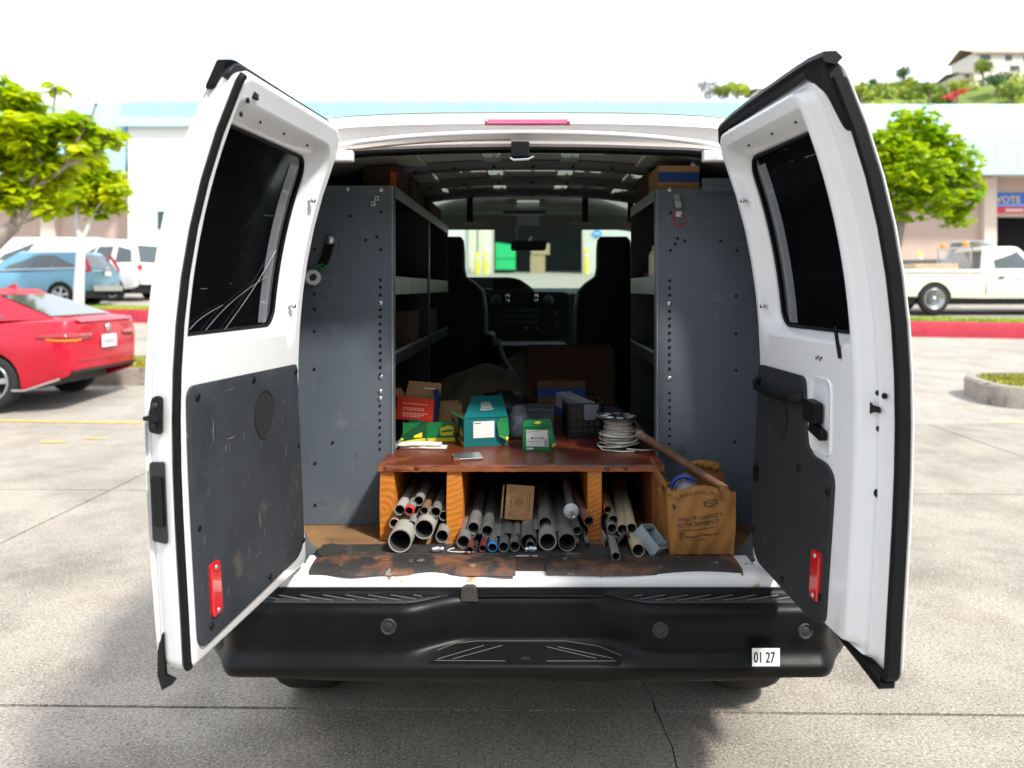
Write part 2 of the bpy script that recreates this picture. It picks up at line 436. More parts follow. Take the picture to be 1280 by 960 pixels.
# grass: strip behind the kerb and tops of the islands
M('grass_blade', (.27,.37,.012), .6, var=.35, vscale=1.2)
M('grass_dry', (.33,.33,.035), .6, var=.35, vscale=2.5)
def grass_mesh(area, n, h, seed):
    r = np.random.default_rng(seed); x, y, z = area(r, n)
    a = r.uniform(0, 6.28, n); hh = h*r.uniform(.6,1.3,n); w_ = .012*r.uniform(.7,1.5,n)*(1+h*4); lean = r.normal(0,.35,(n,2))*hh[:,None]
    v = np.empty((n,3,3)); v[:,0] = np.stack([x-w_*np.cos(a), y-w_*np.sin(a), z],1); v[:,1] = np.stack([x+w_*np.cos(a), y+w_*np.sin(a), z],1)
    v[:,2] = np.stack([x+lean[:,0], y+lean[:,1], z+hh],1)
    me = bpy.data.meshes.new('grass'); me.from_pydata(v.reshape(-1,3).tolist(), [], np.arange(3*n).reshape(-1,3).tolist()); me.update(); return me
def strip_area(r, n):
    x = r.uniform(-26,26,n); y = np.array([yk(a) for a in x])+r.uniform(.15,1.5,n); z = np.array([upz(a,b) for a,b in zip(x,y)])-.02; return x, y, z
mb = MB(); mb.loft([[Vector((x, yk(x)+dy, upz(x, yk(x)+dy)+.012)) for x in np.linspace(-60,60,41)] for dy in (.14,.8,1.5)], closed=False)
tag(obj('grass_bed', mb, MATS['grass_blade']), 'strip of soil and turf', None, None, 'structure')
o = obj('grass', grass_mesh(strip_area, 42000, .085, 1), MATS['grass_blade'], normals=False); tag(o, 'bright grass strip along the top of the red kerb', 'grass', None, 'stuff')
def island(name, pts, hgt, label, seed):
    t = thing(name, label, 'island', (sum(p[0] for p in pts)/len(pts), sum(p[1] for p in pts)/len(pts), 0))
    poly = smooth_poly(pts, .55, 7); c = Vector((t.location.x, t.location.y))
    def ins(p, d): v = Vector(p)-c; return c+v*(1-d/v.length)
    mb = MB(); L = []
    for d, h in ((-.0,-.1),(.0,hgt-.03),(.03,hgt),(.14,hgt),(.15,hgt-.04)):
        L.append([Vector((ins(p,d).x, ins(p,d).y, lowz(ins(p,d).y)+h)) for p in poly])
    mb.loft(L); obj('island_kerb', mb, MATS['kerb_concrete'], t, autosmooth=40)
    mb = MB(); mb.add([Vector((ins(p,.148).x, ins(p,.148).y, lowz(ins(p,.148).y)+hgt-.045)) for p in poly], [tuple(range(len(poly)))]); obj('soil', mb, MATS['soil'], t)
    lo_ = np.array([ins(p,.17) for p in poly])
    def area(r, n):
        out = []; x0, y0 = lo_.min(0); x1, y1 = lo_.max(0)
        while len(out) < n:
            x, y = r.uniform(x0,x1), r.uniform(y0,y1); ins_ = False; j = len(lo_)-1
            for i in range(len(lo_)):
                if (lo_[i][1] > y) != (lo_[j][1] > y) and x < (lo_[j][0]-lo_[i][0])*(y-lo_[i][1])/(lo_[j][1]-lo_[i][1])+lo_[i][0]: ins_ = not ins_
                j = i
            if ins_: out.append((x, y))
        a = np.array(out); return a[:,0], a[:,1], np.array([lowz(q) for q in a[:,1]])+hgt-.05
    g = obj('turf', grass_mesh(area, 9000, .055, seed), MATS['grass_dry'], t, normals=False); g['kind'] = 'stuff'
island('kerb_island', [(5.80,7.40),(10.9,6.95),(11.2,8.35),(5.95,8.70)], .24, 'concrete kerbed grass island with rounded end, in front of the white pickup', 5)
island('kerb_island', [(-9.5,9.2),(-4.4,9.15),(-4.3,10.6),(-9.5,10.7)], .22, 'low kerbed grass island behind the red sedan', 6)
# ================================================================== VAN
van = thing('cargo_van', 'white cargo van with its rear doors open, loaded with shelving, pipes and boxes', 'van', (0, 2.2, 0))
PROF_Z = [.42,.50,.60,.95,1.22,1.55,1.80,1.90]
PROF_X = [.90,.965,.985,1.0,.985,.925,.845,.80]
def prof_x(z): return interp(z, PROF_Z, PROF_X)
_cz = np.polyfit([.70,.90,1.1,1.3,1.55,1.75,1.95], [0,-.012,-.020,-.022,-.004,.045,.118], 4)
def cz(z): return float(np.polyval(_cz, z))               # lean of the rear face (forwards at the top)

# ---- outer shell: side rows from rocker to cant rail, then roof rows to the centre line
NS, NR = 14, 9
def topz(Y): return interp(Y, [0,.12,.6,1.6,2.6,2.85,3.75,4.2,5.0,5.22,5.3], [2.005,2.025,2.045,2.06,2.05,2.005,1.50,1.42,1.22,1.08,.7])
def section(Y, s):
    tz = topz(Y); zs = min(1.90, tz-.11); pts = []
    narrow = interp(Y, [0,.15,3.6,5.0,5.3], [.965,1,1,.95,.82])
    for i in range(NS+1):
        z = lerp(.42, zs, i/NS); pts.append(Vector((s*prof_x(z)*narrow, Y+ (max(0, cz(z)) if Y < .05 else 0), z)))
    x0 = prof_x(zs)*narrow
    for i in range(1, NR+1):
        t = i/NR; a = t*math.pi/2
        ex = x0*(math.cos(a)**.62); ez = zs+(tz-zs)*(math.sin(a)**.62)
        pts.append(Vector((s*ex, Y+(max(0, cz(1.9)) if Y < .05 else 0), ez)))
    return pts
YS = [.03,.10,.25,.6,1.0,1.5,2.0,2.4,2.5,2.62,2.85,3.1,3.4,3.6,3.75,4.0,4.4,4.8,5.1,5.22,5.3]
def is_glass(i, k):
    y0, y1 = YS[i], YS[i+1]
    if y0 >= 2.84 and y1 <= 3.76 and k >= NS+1: return 'w'
    if y0 >= 2.49 and y1 <= 3.41 and NS-5 <= k < NS-1: return 's'
    if y1 <= 3.76 and y0 >= 2.84 and k >= NS-1 and k < NS+1: return None
    return None
def shell_faces(test):
    mb = MB()
    for s in (-1, 1):
        secs = [section(Y, s) for Y in YS]; n = len(secs[0])
        for i in range(len(YS)-1):
            for k in range(n-1):
                if not test(i, k): continue
                # wheel arches: leave the shell open low down around each axle
                yc = .5*(YS[i]+YS[i+1])
                mb.add([secs[i][k], secs[i+1][k], secs[i+1][k+1], secs[i][k+1]], [(0,1,2,3)], True)
    return mb
obj('body_shell', shell_faces(lambda i, k: is_glass(i, k) is None), MATS['white_paint'], van, weld=True, autosmooth=50)
obj('windshield', shell_faces(lambda i, k: is_glass(i, k) == 'w'), MATS['windshield_glass'], van, weld=True)
for s in (-1, 1):
    mb = MB(); secs = [section(Y, s) for Y in YS]
    for i in range(len(YS)-1):
        for k in range(len(secs[0])-1):
            if is_glass(i, k) == 's': mb.add([secs[i][k], secs[i+1][k], secs[i+1][k+1], secs[i][k+1]], [(0,1,2,3)], True)
    obj('side_window', mb, MATS['windshield_glass'], van, weld=True)

# ---- rear frame: ring between the shell's rear edge and the door opening
OPEN = [(-.66,.70),(-.70,.78),(-.715,1.0),(-.715,1.35),(-.705,1.6),(-.68,1.80),(-.63,1.88),(-.52,1.905),(-.25,1.915),(0,1.918)]
OPEN = OPEN+[(-x, z) for x, z in reversed(OPEN[:-1])]
OPEN = smooth_poly(OPEN, .05, 3)
OUT = [(v.x, v.z) for v in section(.03, -1)]+[(v.x, v.z) for v in reversed(section(.03, 1)[:-1])]
OUT = [(-.86,.60)]+[p for p in OUT if p[1] > .60]+[(.86,.60)]
def ray_poly(poly, c, ang):
    dx, dz = math.cos(ang), math.sin(ang); best = None
    for i in range(len(poly)):
        (x1, z1), (x2, z2) = poly[i-1], poly[i]
        ex, ez = x2-x1, z2-z1; den = dx*ez-dz*ex
        if abs(den) < 1e-9: continue
        t = ((x1-c[0])*ez-(z1-c[1])*ex)/den; u = ((x1-c[0])*dz-(z1-c[1])*dx)/den
        if t > 0 and -1e-6 <= u <= 1+1e-6 and (best is None or t > best): best = t
    return (c[0]+dx*best, c[1]+dz*best)
C0 = (0, 1.3); ANG = [2*math.pi*k/160 for k in range(160)]
lo_out = [ray_poly(OUT, C0, a) for a in ANG]; lo_in = [ray_poly(OPEN, C0, a) for a in ANG]
def fy(z): return max(cz(z), -.03)
loops = []
for t, dy in ((0,.03),(.35,.022),(.8,.02),(.94,.022),(1,.035)):
    loops.append([Vector((lerp(o[0], i[0], t), max(cz(lerp(o[1], i[1], t)), 0)*(.25 if t < .5 else .55)+dy, lerp(o[1], i[1], t))) for o, i in zip(lo_out, lo_in)])
inn = [Vector((i[0]*.975, .13, lerp(i[1], 1.3, .02))) for i in lo_in]
fr = MB().loft(loops); obj('rear_frame', fr, MATS['header_paint'], van, weld=True, autosmooth=40)
# header seam and drip channel along the top of the opening, weatherstrip round the opening
mb = MB()
hp = [Vector((x, .045+.3*max(0, cz(1.93))-.022, 1.952-.045*(abs(x)/.6)**2.4)) for x in np.linspace(-.6, .6, 25)]
mb.tube(hp, .008, 8); obj('drip_rail', mb, MATS['white_paint'], van)
mb = MB(); hp2 = [v+Vector((0, .004, -.020)) for v in hp[1:12]]
mb.tube(hp2, .0028, 6); obj('sealant_seam', mb, M('old_sealant', (.16,.12,.10), .8, var=.4, vscale=30), van)
mb = MB().loft([loops[-1], [v+Vector((0,.065,0)) for v in loops[-1]], inn]); obj('opening_trim', mb, MATS['rib_grey'], van, autosmooth=40)
mb = MB(); ws = [Vector((i[0]*.985, .105, lerp(i[1], 1.3, .008))) for i in lo_in]
ws = [p for p in ws if p.z < 1.86 and p.z > .76]
left = sorted([p for p in ws if p.x < 0], key=lambda p: p.z); right = sorted([p for p in ws if p.x > 0], key=lambda p: p.z)
for side in (left, right):
    mb = MB(); mb.tube(side, .011, 8); obj('weatherstrip', mb, MATS['rubber'], van)
# centre latch striker in the header
mb = MB(); mb.box((-.048,.005,1.873), (.004,.06,1.918), .004); st = obj('latch_striker', mb, MATS['rubber'], van)
mb = MB(); mb.tube([(-.05,.0,1.868),(-.04,-.004,1.862),(.0,-.004,1.864),(.016,.0,1.872)], .004, 6); obj('striker_wire', mb, MATS['zinc'], st)
for s in (-1, 1):
    mb = MB(); mb.box((s*.505,.03,1.865), (s*.60,.06,1.897), .004); obj('header_bracket', mb, MATS['white_sill'], van)
# high brake light
mb = MB(); n = 13; lo = []
for i in range(n):
    x = lerp(-.123,.120, i/(n-1)); lo.append([Vector((x,.012,1.9635)), Vector((x,-.004,1.966)), Vector((x,-.002,1.978)), Vector((x,.02,1.981))])
mb.loft(lo, False, closed=True, cap0=True, cap1=True)
bl = obj('brake_light', mb, M('brake_lens', (.75,.10,.22), .25, coat=.5, var=.1, vscale=40), van)
mb = MB()
for x in (-.117, .114): screw(mb, (x,-.004,1.972), (0,-1,.1), .004)
objs('screw', mb, MATS['zinc'], bl)

# ---- sill, threshold mat
mb = MB(); lo = []
for x in np.linspace(-.69, .69, 47):
    dip = .010*math.exp(-((x+.05)/.16)**2)+.004*math.sin(x*9)
    lo.append([Vector((x,.10,.708)), Vector((x,-.012,.706-dip*.6)), Vector((x,-.036,.701-dip)), Vector((x,-.046,.691-dip)), Vector((x,-.048,.655)), Vector((x,-.04,.60))])
mb.loft(lo, closed=False); obj('sill', mb, MATS['white_sill'], van, autosmooth=60)
mb = MB(); lo = []
for x in np.linspace(-.612, -.035, 24):
    w_ = .006*math.sin(x*17)+.003*math.sin(x*41)
    lo.append([Vector((x,.098,.709)), Vector((x,.08,.716)), Vector((x,.030,.718+w_*.4)), Vector((x,-.026+w_,.7145)), Vector((x,-.040+w_,.700))])
mb.loft(lo, closed=False); obj('threshold_strip', mb, M('threshold_worn', (.03,.028,.027), .6, var=.4, vscale=8, spots=[((.16,.065,.03), .48, 9, .12), ((.24,.2,.16), .62, 22, .08)]), van, autosmooth=50)
mb = MB(); lo = []
for x in np.linspace(.05, .60, 22):
    w_ = .005*math.sin(x*15+1)
    lo.append([Vector((x,.098,.709)), Vector((x,.08,.715)), Vector((x,.030,.717)), Vector((x,-.024+w_,.7135)), Vector((x,-.038+w_,.700))])
mb.loft(lo, closed=False); obj('threshold_strip', mb, MATS['threshold_worn'], van, autosmooth=50)
mb = MB(); mb.box((-.63,.10,.706), (.60,.185,.7135), .003); thr = obj('threshold_mat', mb, MATS['rubber_dusty'], van)
mb = MB()
for i in range(150):
    x = -.48+i*.0069
    mb.box((x,.168,.7135), (x+.0035,.183,.7152))
stuff('mat_ribs', mb, MATS['rubber_dusty'], thr)
mb = MB(); mb.box((-.035,-.01,.700), (.05,.10,.7075)); mb.box((.004,.04,.706),(.010,.10,.722)); mb.box((.03,.06,.706),(.06,.10,.716),.002)
obj('latch_plate', mb, M('rusty_latch', (.06,.035,.028), .75, var=.5, vscale=30), van)
mb = MB(); mb.prism([(-.63,.10),(-.60,.05),(-.52,.12),(-.60,.16)], lambda a,b,t: Vector((a,b,t)), .709, .724); obj('corner_guard', mb, MATS['rubber_dusty'], van)

# ---- floor, interior walls, roof lining and ribs
mb = MB(); mb.box((-.86,.09,.66), (.86,2.75,.705)); obj('cargo_floor', mb, MATS['floor_ply'], van)
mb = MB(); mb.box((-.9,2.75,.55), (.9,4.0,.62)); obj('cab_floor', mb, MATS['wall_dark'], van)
for s in (-1, 1):
    mb = MB(); lo = []
    for Y in np.linspace(.125, 2.55, 8):
        lo.append([Vector((s*(prof_x(z)-.06), Y, z)) for z in (.66,.95,1.22,1.45,1.65,1.80,1.88)])
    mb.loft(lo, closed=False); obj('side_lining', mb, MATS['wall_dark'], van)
    mb = MB()
    for Y in (.17,.75,1.45,2.1):                        # upright hat channels on the side wall
        mb.loft([[Vector((s*(prof_x(z)-.055-d), Y+dy, z)) for d, dy in ((0,-.04),(.035,-.025),(.035,.025),(0,.04))] for z in np.linspace(.72,1.88,8)], False, closed=False)
    objs('side_channel', mb, MATS['rib_grey'], van)
def roofz(x, Y): return 1.988-.07*(abs(x)/.7)**2.6
mb = MB(); mb.loft([[Vector((x, Y, roofz(x, Y))) for x in np.linspace(-.80,.80,25)] for Y in np.linspace(.10,2.55,9)], closed=False)
obj('roof_panel', mb, MATS['roof_inner'], van)
RIBS = (.80,1.25,1.70)
for Y in RIBS:
    mb = MB(); lo = []
    for x in np.linspace(-.78,.78,33):
        z = roofz(x, Y)-.004; dp = .022
        lo.append([Vector((x, Y-.055, z)), Vector((x, Y-.04, z-dp)), Vector((x, Y+.04, z-dp)), Vector((x, Y+.055, z))])
    mb.loft(lo, False, closed=True)
    rb = obj('roof_rib', mb, MATS['rib_grey'], van)
    mb = MB()
    for x in np.linspace(-.6,.6,9): mb.lathe([(0,-.0005),(.006,-.0005),(.006,.002)], 10, (x+.02, Y-.046, roofz(x, Y)-.026), (0,-1,-.25))
    stuff('rib_hole', mb, MATS['hole_black'], rb)
edges = (.13,)+RIBS
for i in range(3):
    for x in (-.42,-.135,.155,.44):
        y0, y1 = edges[i]+(.06 if i else 0), edges[i+1]-.056
        mb = MB(); dx = .03
        mb.loft([[Vector((x-dx-.008, y, roofz(x, y)-.003)), Vector((x-dx, y, roofz(x, y)-.008)), Vector((x+dx, y, roofz(x, y)-.008)), Vector((x+dx+.008, y, roofz(x, y)-.003))] for y in (y0, y1)], False, closed=True, cap0=True, cap1=True)
        obj('roof_stringer', mb, MATS['rib_light'], van)
for x in (-.30,.295,.53):                                # dark hangers below the last ribs
    mb = MB(); mb.box((x-.016,1.80,1.84), (x+.016,1.815,1.985), .003); obj('roof_hanger', mb, MATS['rubber'], van)
# cab headliner, visors, dome light
mb = MB(); mb.loft([[Vector((x, Y, min(topz(Y)-.045, 1.99)-.05*(abs(x)/.75)**2.5-.01*sstep(Y, 2.45, 2.9))) for x in np.linspace(-.80,.80,21)] for Y in np.linspace(2.0,2.92,10)], closed=False)
mb.loft([[Vector((x, 2.0, roofz(x, 2.0)+.01)) for x in np.linspace(-.8,.8,21)], [Vector((x, 2.0, min(topz(2.0)-.045,1.99)-.05*(abs(x)/.75)**2.5)) for x in np.linspace(-.8,.8,21)]], closed=False)
obj('headliner', mb, MATS['headliner'], van)
for s in (-1, 1):
    mb = MB(); A = rrect(.07,.66,-.070,.060,.04,5,3)
    mb.prism(A, lambda a,b,t: Vector((s*a, 2.72+.5*b*.6+t*.5, 1.945-b*.55-.02-t)), 0, .022)
    v = obj('sun_visor', mb, MATS['headliner'], van)
    mb = MB(); mb.prism(rrect(.27,.40,-.01,.030,.004,2,1), lambda a,b,t: Vector((s*a, 2.715+.5*b*.6-.0, 1.922-b*.55-.002+t)), -.004, -.002)
    obj('visor_label', mb, M('label_grey', (.5,.5,.47), .7, var=.3, vscale=90), v)
mb = MB(); mb.prism(rrect(-.125,.125,-.05,.05,.03,5,2), lambda a,b,t: Vector((a-.02, 2.38+b, 1.952-t)), 0, .018); obj('dome_light', mb, MATS['dash_grey'], van)
# rear-view mirror with stalk
mb = MB(); mb.prism(smooth_poly([(-.118,-.030),(.112,-.028),(.116,.034),(-.112,.034)], .02, 4), lambda a,b,t: Vector((.005+a, 2.80+t, 1.77+b)), 0, .03)
mr = obj('rear_view_mirror', mb, MATS['dash_plastic'], van)
mb = MB(); mb.tube([(.0,2.83,1.775),(.01,2.90,1.81),(.02,2.97,1.835)], .008, 8); mb.tube([(-.072,2.84,1.79),(-.08,2.94,1.90)], .004, 6); obj('mirror_stalk', mb, MATS['dash_plastic'], mr)
# dashboard: cluster hood, main pad, centre stack
mb = MB()
lo = [[Vector((x, Y, z)) for Y, z in ((2.98,1.02),(2.96,1.30),(2.965,1.462),(3.02,1.497),(3.35,1.50),(3.74,1.47),(3.74,1.0))] for x in np.linspace(-.86,.86,9)]
mb.loft(lo, closed=True, cap0=True, cap1=True); dash = obj('dashboard', mb, MATS['dash_grey'], van, autosmooth=40)
mb = MB(); A = [(-.72,1.46),(-.70,1.545),(-.64,1.572),(-.12,1.572),(-.055,1.56),(.03,1.50),(.05,1.46)]
mb.prism(smooth_poly(A, .03, 3), lambda a,b,t: Vector((a, t, b)), 2.945, 3.25); ch = obj('cluster_hood', mb, MATS['dash_grey'], dash, autosmooth=40)
mb = MB(); mb.prism(smooth_poly([(-.24,1.49),(-.225,1.558),(-.13,1.558),(-.06,1.545),(-.02,1.50)], .012, 3), lambda a,b,t: Vector((a, t, b)), 2.938, 2.946); obj('cluster_face', mb, MATS['rubber'], ch)
mb = MB(); mb.prism(rrect(-.275,.27,1.19,1.475,.04,5,2), lambda a,b,t: Vector((a, t, b)), 2.935, 2.975); cs = obj('centre_stack', mb, MATS['dash_plastic'], dash)
mb = MB()
for x, z in ((-.135,1.445),(-.135,1.415),(.055,1.445),(.055,1.415)): mb.lathe([(0,.02),(.013,.018),(.016,.0)], 12, (x, 2.934, z), (0,-1,0))
objs('chrome_knob', mb, MATS['chrome'], cs)
for x in (-.21, .135):
    mb = MB(); mb.lathe([(0,.03),(.032,.028),(.038,0)], 16, (x, 2.934, 1.415), (0,-1,0)); obj('dial', mb, MATS['dash_grey'], cs)
mb = MB()
for z in (1.355,1.315,1.275): mb.box((-.15,2.93,z-.013),(.07,2.936,z+.013),.003)
for z in (1.33,1.26): mb.box((.17,2.93,z-.02),(.20,2.936,z+.02),.003)
objs('control_panel', mb, MATS['dash_grey'], cs)
mb = MB()
for x in (-.01,.06): mb.lathe([(0,.006),(.008,.006),(.01,0)], 10, (x, 2.934, 1.235), (0,-1,0))
objs('socket', mb, M('brass_dull', (.35,.25,.1), .4, metal=.8), cs)
mb = MB(); mb.box((-.29,2.35,.62), (.27,2.93,1.155), .06, seg=4); ec = obj('engine_cover', mb, MATS['dash_grey'], van, autosmooth=40)
mb = MB(); mb.box((-.2,2.32,1.06), (.22,2.60,1.17), .02); obj('console_tray', mb, MATS['dash_plastic'], ec)
mb = MB(); mb.box((.03,2.29,.98), (.09,2.33,1.16), .01); mb.box((.12,2.29,.98), (.2,2.33,1.16), .012); objs('cup_holder', mb, M('console_light', (.22,.25,.25), .5), ec)
# steering wheel
mb = MB(); R = Matrix.Translation((-.50,2.86,1.40)) @ Matrix.Rotation(math.radians(-62), 4, 'X')
mb.tube([R @ Vector((.19*math.cos(a), .19*math.sin(a), 0)) for a in np.linspace(0, 2*math.pi, 33)[:-1]], .015, 8, close=True)
for a in (0, math.pi, -math.pi/2): mb.tube([R @ Vector((0,0,-.03)), R @ Vector((.18*math.cos(a), .18*math.sin(a), 0))], .014, 6)
mb.tube([R @ Vector((0,0,-.03)), R @ Vector((0,0,-.2))], .03, 8); obj('steering_wheel', mb, MATS['dash_plastic'], van)
mb = MB(); mb.tube([(-.33,2.9,1.46),(-.27,2.88,1.49),(-.235,2.88,1.485)], [.008,.01,.014], 8); obj('column_lever', mb, MATS['dash_grey'], van)
# seats
for s, xc in ((-1,-.485), (1,.515)):
    mb = MB(); rows = []
    for z, w_, y, th in ((.88,.235,2.36,.12),(1.0,.25,2.35,.14),(1.2,.25,2.385,.14),(1.38,.245,2.42,.13),(1.48,.225,2.44,.12),(1.53,.175,2.45,.11),(1.57,.118,2.455,.10),(1.62,.108,2.46,.10),(1.72,.106,2.465,.10),(1.785,.10,2.47,.09),(1.808,.082,2.47,.06)):
        loop = rrect(-w_, w_, -th*.5, th*.5, th*.42, 5, 2); rows.append([Vector((xc+a, y+b, z)) for a, b in loop])
    mb.loft(rows, cap0=True, cap1=True); st = obj('driver_seat' if s < 0 else 'passenger_seat', mb, MATS['seat_vinyl'], van, autosmooth=60)
    mb = MB(); mb.box((xc-.26,2.30,.74), (xc+.26,2.85,.92), .05, seg=3); obj('cushion', mb, MATS['seat_vinyl'], st)
    mb = MB(); mb.box((xc-.2,2.36,.60), (xc+.2,2.8,.74), .01); obj('seat_base', mb, MATS['wall_dark'], st)
mb = MB(); mb.box((-.255,2.30,1.0), (-.195,2.6,1.235), .03, seg=3); obj('armrest', mb, MATS['seat_vinyl'], van)

# ---- underbody, wheels
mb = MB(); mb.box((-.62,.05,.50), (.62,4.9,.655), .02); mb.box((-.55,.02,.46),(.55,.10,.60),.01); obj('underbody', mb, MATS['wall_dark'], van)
mb = MB(); mb.tube([(-.72,.80,.37),(.72,.80,.37)], .05, 12); mb.lathe([(.05,-.15),(.16,-.06),(.16,.06),(.05,.15)], 16, (.05,.80,.37), (1,0,0)); obj('rear_axle', mb, MATS['wall_dark'], van)
M('tyre', (.016,.016,.016), .85, var=.3, vscale=20); M('alloy', (.45,.46,.47), .3, metal=.8)
def wheel_parts(parent, c, s, r=.37, w_=.235, rim=.215, spokes=5, local=False, rimmat='alloy'):
    """c = wheel centre, s = outward direction along X or local Y axis sign"""
    ax = Vector(s)
    mb = MB(); h = w_/2
    mb.lathe([(rim,-h*.9),(r-.05,-h),(r-.012,-h*.86),(r,-h*.6),(r,h*.6),(r-.012,h*.86),(r-.05,h),(rim,h*.9)], 36, c, ax)
    ty = obj('tyre', mb, MATS['tyre'], parent, local=local)
    mb = MB(); mb.lathe([(rim+.004,h*.92),(rim-.012,h*.86),(rim-.03,h*.2),(.0,h*.15)], 36, c, ax)
    rm = obj('rim', mb, MATS['dash_plastic'] if spokes else MATS[rimmat], parent, local=local)
    mb = MB(); x = ax.orthogonal().normalized(); y = ax.cross(x)
    mb.lathe([(rim+.006,h*.9),(rim+.004,h*.99),(rim-.016,h*.97),(rim-.02,h*.8)], 36, c, ax)
    mb.lathe([(0,h*.95),(.055,h*.93),(.065,h*.6)], 20, c, ax)
    for k in range(spokes or 8):
        a = 2*math.pi*k/(spokes or 8)+.3; e = x*math.cos(a)+y*math.sin(a); t = ax.cross(e)
        wd = .028 if spokes else .014
        i0 = .04 if spokes else .09; i1 = rim-.005 if spokes else .14
        q = [Vector(c)+e*i0+t*wd, Vector(c)+e*i0-t*wd, Vector(c)+e*i1-t*wd*1.2, Vector(c)+e*i1+t*wd*1.2]
        mb.add([p+ax*h*.88 for p in q]+[p+ax*h*.4 for p in q], [(0,1,2,3),(0,1,5,4),(1,2,6,5),(2,3,7,6),(3,0,4,7)])
    obj('spokes', mb, MATS[rimmat], rm, local=local)
for s in (-1, 1):
    wheel_parts(van, Vector((s*.79,.80,.37)), (s,0,0), spokes=0, rimmat='white_paint')
    wheel_parts(van, Vector((s*.84,4.55,.37)), (s,0,0), spokes=0, rimmat='white_paint')
    mb = MB(); mb.loft([[Vector((s*x, .80+.46*math.cos(a), .37+.46*math.sin(a))) for x in (.60,1.003)] for a in np.linspace(0,math.pi,13)], closed=False)
    obj('wheel_arch', mb, MATS['wall_dark'], van)

# ---- bumper
def sgn(x): return -1 if x < 0 else 1
BX = np.concatenate([np.linspace(-.875,-.74,12), np.linspace(-.72,.72,73), np.linspace(.74,.875,12)])
def bump_y(x, z):
    ax = abs(x); side = -.150
    wrap = .13*sstep(ax, .765, .885)**1.5+.010*(ax/.85)**2
    rec = 1-sstep(ax, .155, .34)                         # recessed centre above the foot step
    rec2 = rec*sstep(z, .505, .54)
    y = side+rec2*.078
    # crease: lower lip stands proud
    lip = math.exp(-((z-.492)/.022)**2)*.014
    scoop = .016*math.exp(-((z-.545)/.035)**2)*(1-rec)
    return y+wrap-lip+scoop
mb = MB(); lo = []
zs = [.655,.652,.645,.635,.62,.60,.58,.56,.548,.538,.53,.522,.514,.507,.50,.492,.485,.478,.47,.463,.46]
for x in BX:
    ax = abs(x); col = []; e = sstep(ax, .80, .875)
    top = [(.035,.615),(-.045,.640),(-.053,.673),(-.063,.674),(-.069,.657)]
    for y, z in top: col.append(Vector((x, y+.11*e, z-.03*e)))
    for i, z in enumerate(zs):
        zz = lerp(z, .555, .30*e**2) + (.004*math.sin(0) )
        zz -= .008*(1-sstep(ax,.5,.7))*sstep(.5-zz, .0, .04)
        y = bump_y(x, zz)+.026*math.exp(-max(0,.655-zz)/.011)
        if i >= len(zs)-2: y += .012*(i-len(zs)+3)
        col.append(Vector((x, y, zz)))
    col.append(Vector((x, col[-1].y+.10, .47))); lo.append(col)
mb.loft(lo, closed=False); bumper = obj('rear_bumper', mb, MATS['bumper_plastic'], van, autosmooth=75)
for s in (-1, 1):
    mb = MB(); e = lo[0] if s < 0 else lo[-1]
    mb.add(e+[Vector((e[0].x, .10, .60)), Vector((e[0].x,.10,.5))], [tuple(range(len(e)+2))]); obj('bumper_end', mb, MATS['bumper_plastic'], bumper)
# top tread: pad with raised lines
def ledge_front(x): return bump_y(x, .655)+.030
mb = MB(); lo2 = []
for x in np.linspace(-.76,.76,61): lo2.append([Vector((x,-.066,.6565)), Vector((x, ledge_front(x)-.002, .6560)), Vector((x, ledge_front(x)-.003,.650)), Vector((x,-.066,.650))])
mb.loft(lo2, closed=True, cap0=True, cap1=True); pad = obj('step_pad', mb, MATS['tread_plastic'], bumper)
mb = MB()
for s in (-1, 1):
    for k in range(12):
        x0 = .07+.062*k
        a = Vector((s*x0, -.046, .6572)); 
        pts = []
        for t in np.linspace(0, 1, 9):
            xx = x0+(.19)*t*-1+.12; yy = lerp(-.070, -.143, t)
            if xx > .745 or xx < .05 or yy < ledge_front(xx)+.008: continue
            pts.append(Vector((s*xx, yy, .6572)))
        if len(pts) > 1: mb.tube(pts, .0016, 4)
stuff('tread_lines', mb, MATS['tread_line'], pad)
# notch in the upper lip with the latch hole, lower foot step, sensors, sticker
mb = MB(); mb.prism([(-.185,.640),(-.182,.672),(-.172,.678),(-.150,.678),(-.140,.670),(-.137,.640)], lambda a,b,t: Vector((a, t, b)), -.072, -.045); obj('lip_notch', mb, M('notch_tan', (.035,.032,.028), .7), bumper)
mb = MB(); A = [(-.262,.506),(-.268,.522),(-.20,.5385),(-.14,.5425),(.10,.5425),(.19,.534),(.252,.518),(.246,.504)]
def stepf(a, b, t):
    k = (b-.504)/(.5425-.504)
    return Vector((a, lerp(-.158,-.085, k), lerp(.5045,.537, k)+t))
mb.prism(smooth_poly(A, .01, 3), stepf, -.004, .003); fs = obj('foot_step', mb, MATS['bumper_plastic'], bumper)
mb = MB()
for pts in ([(-.245,.511),(-.06,.510)],[(.05,.510),(.232,.510)],[(-.24,.513),(-.12,.534)],[(-.20,.513),(-.07,.534)],[(.225,.514),(.08,.532)],[(.18,.514),(.05,.532)],
            [(-.262,.522),(-.20,.537),(-.14,.541),(.10,.541),(.19,.533),(.25,.518)]):
    mb.tube([stepf(a, b, .0035) for a, b in pts], .0008, 4)
stuff('tread_lines', mb, MATS['tread_line'], fs)
mb = MB(); mb.prism(smooth_poly([(-.05,.505),(-.045,.516),(-.03,.5215),(.02,.5215),(.035,.516),(.04,.505)], .006, 3), stepf, .003, .007); hp_ = obj('hitch_cover', mb, MATS['bumper_plastic'], fs)
mb = MB(); mb.prism(rrect(-.018,.006,.5095,.514,.002,3,1), stepf, .0072, .0078); obj('keyhole', mb, MATS['hole_black'], hp_)
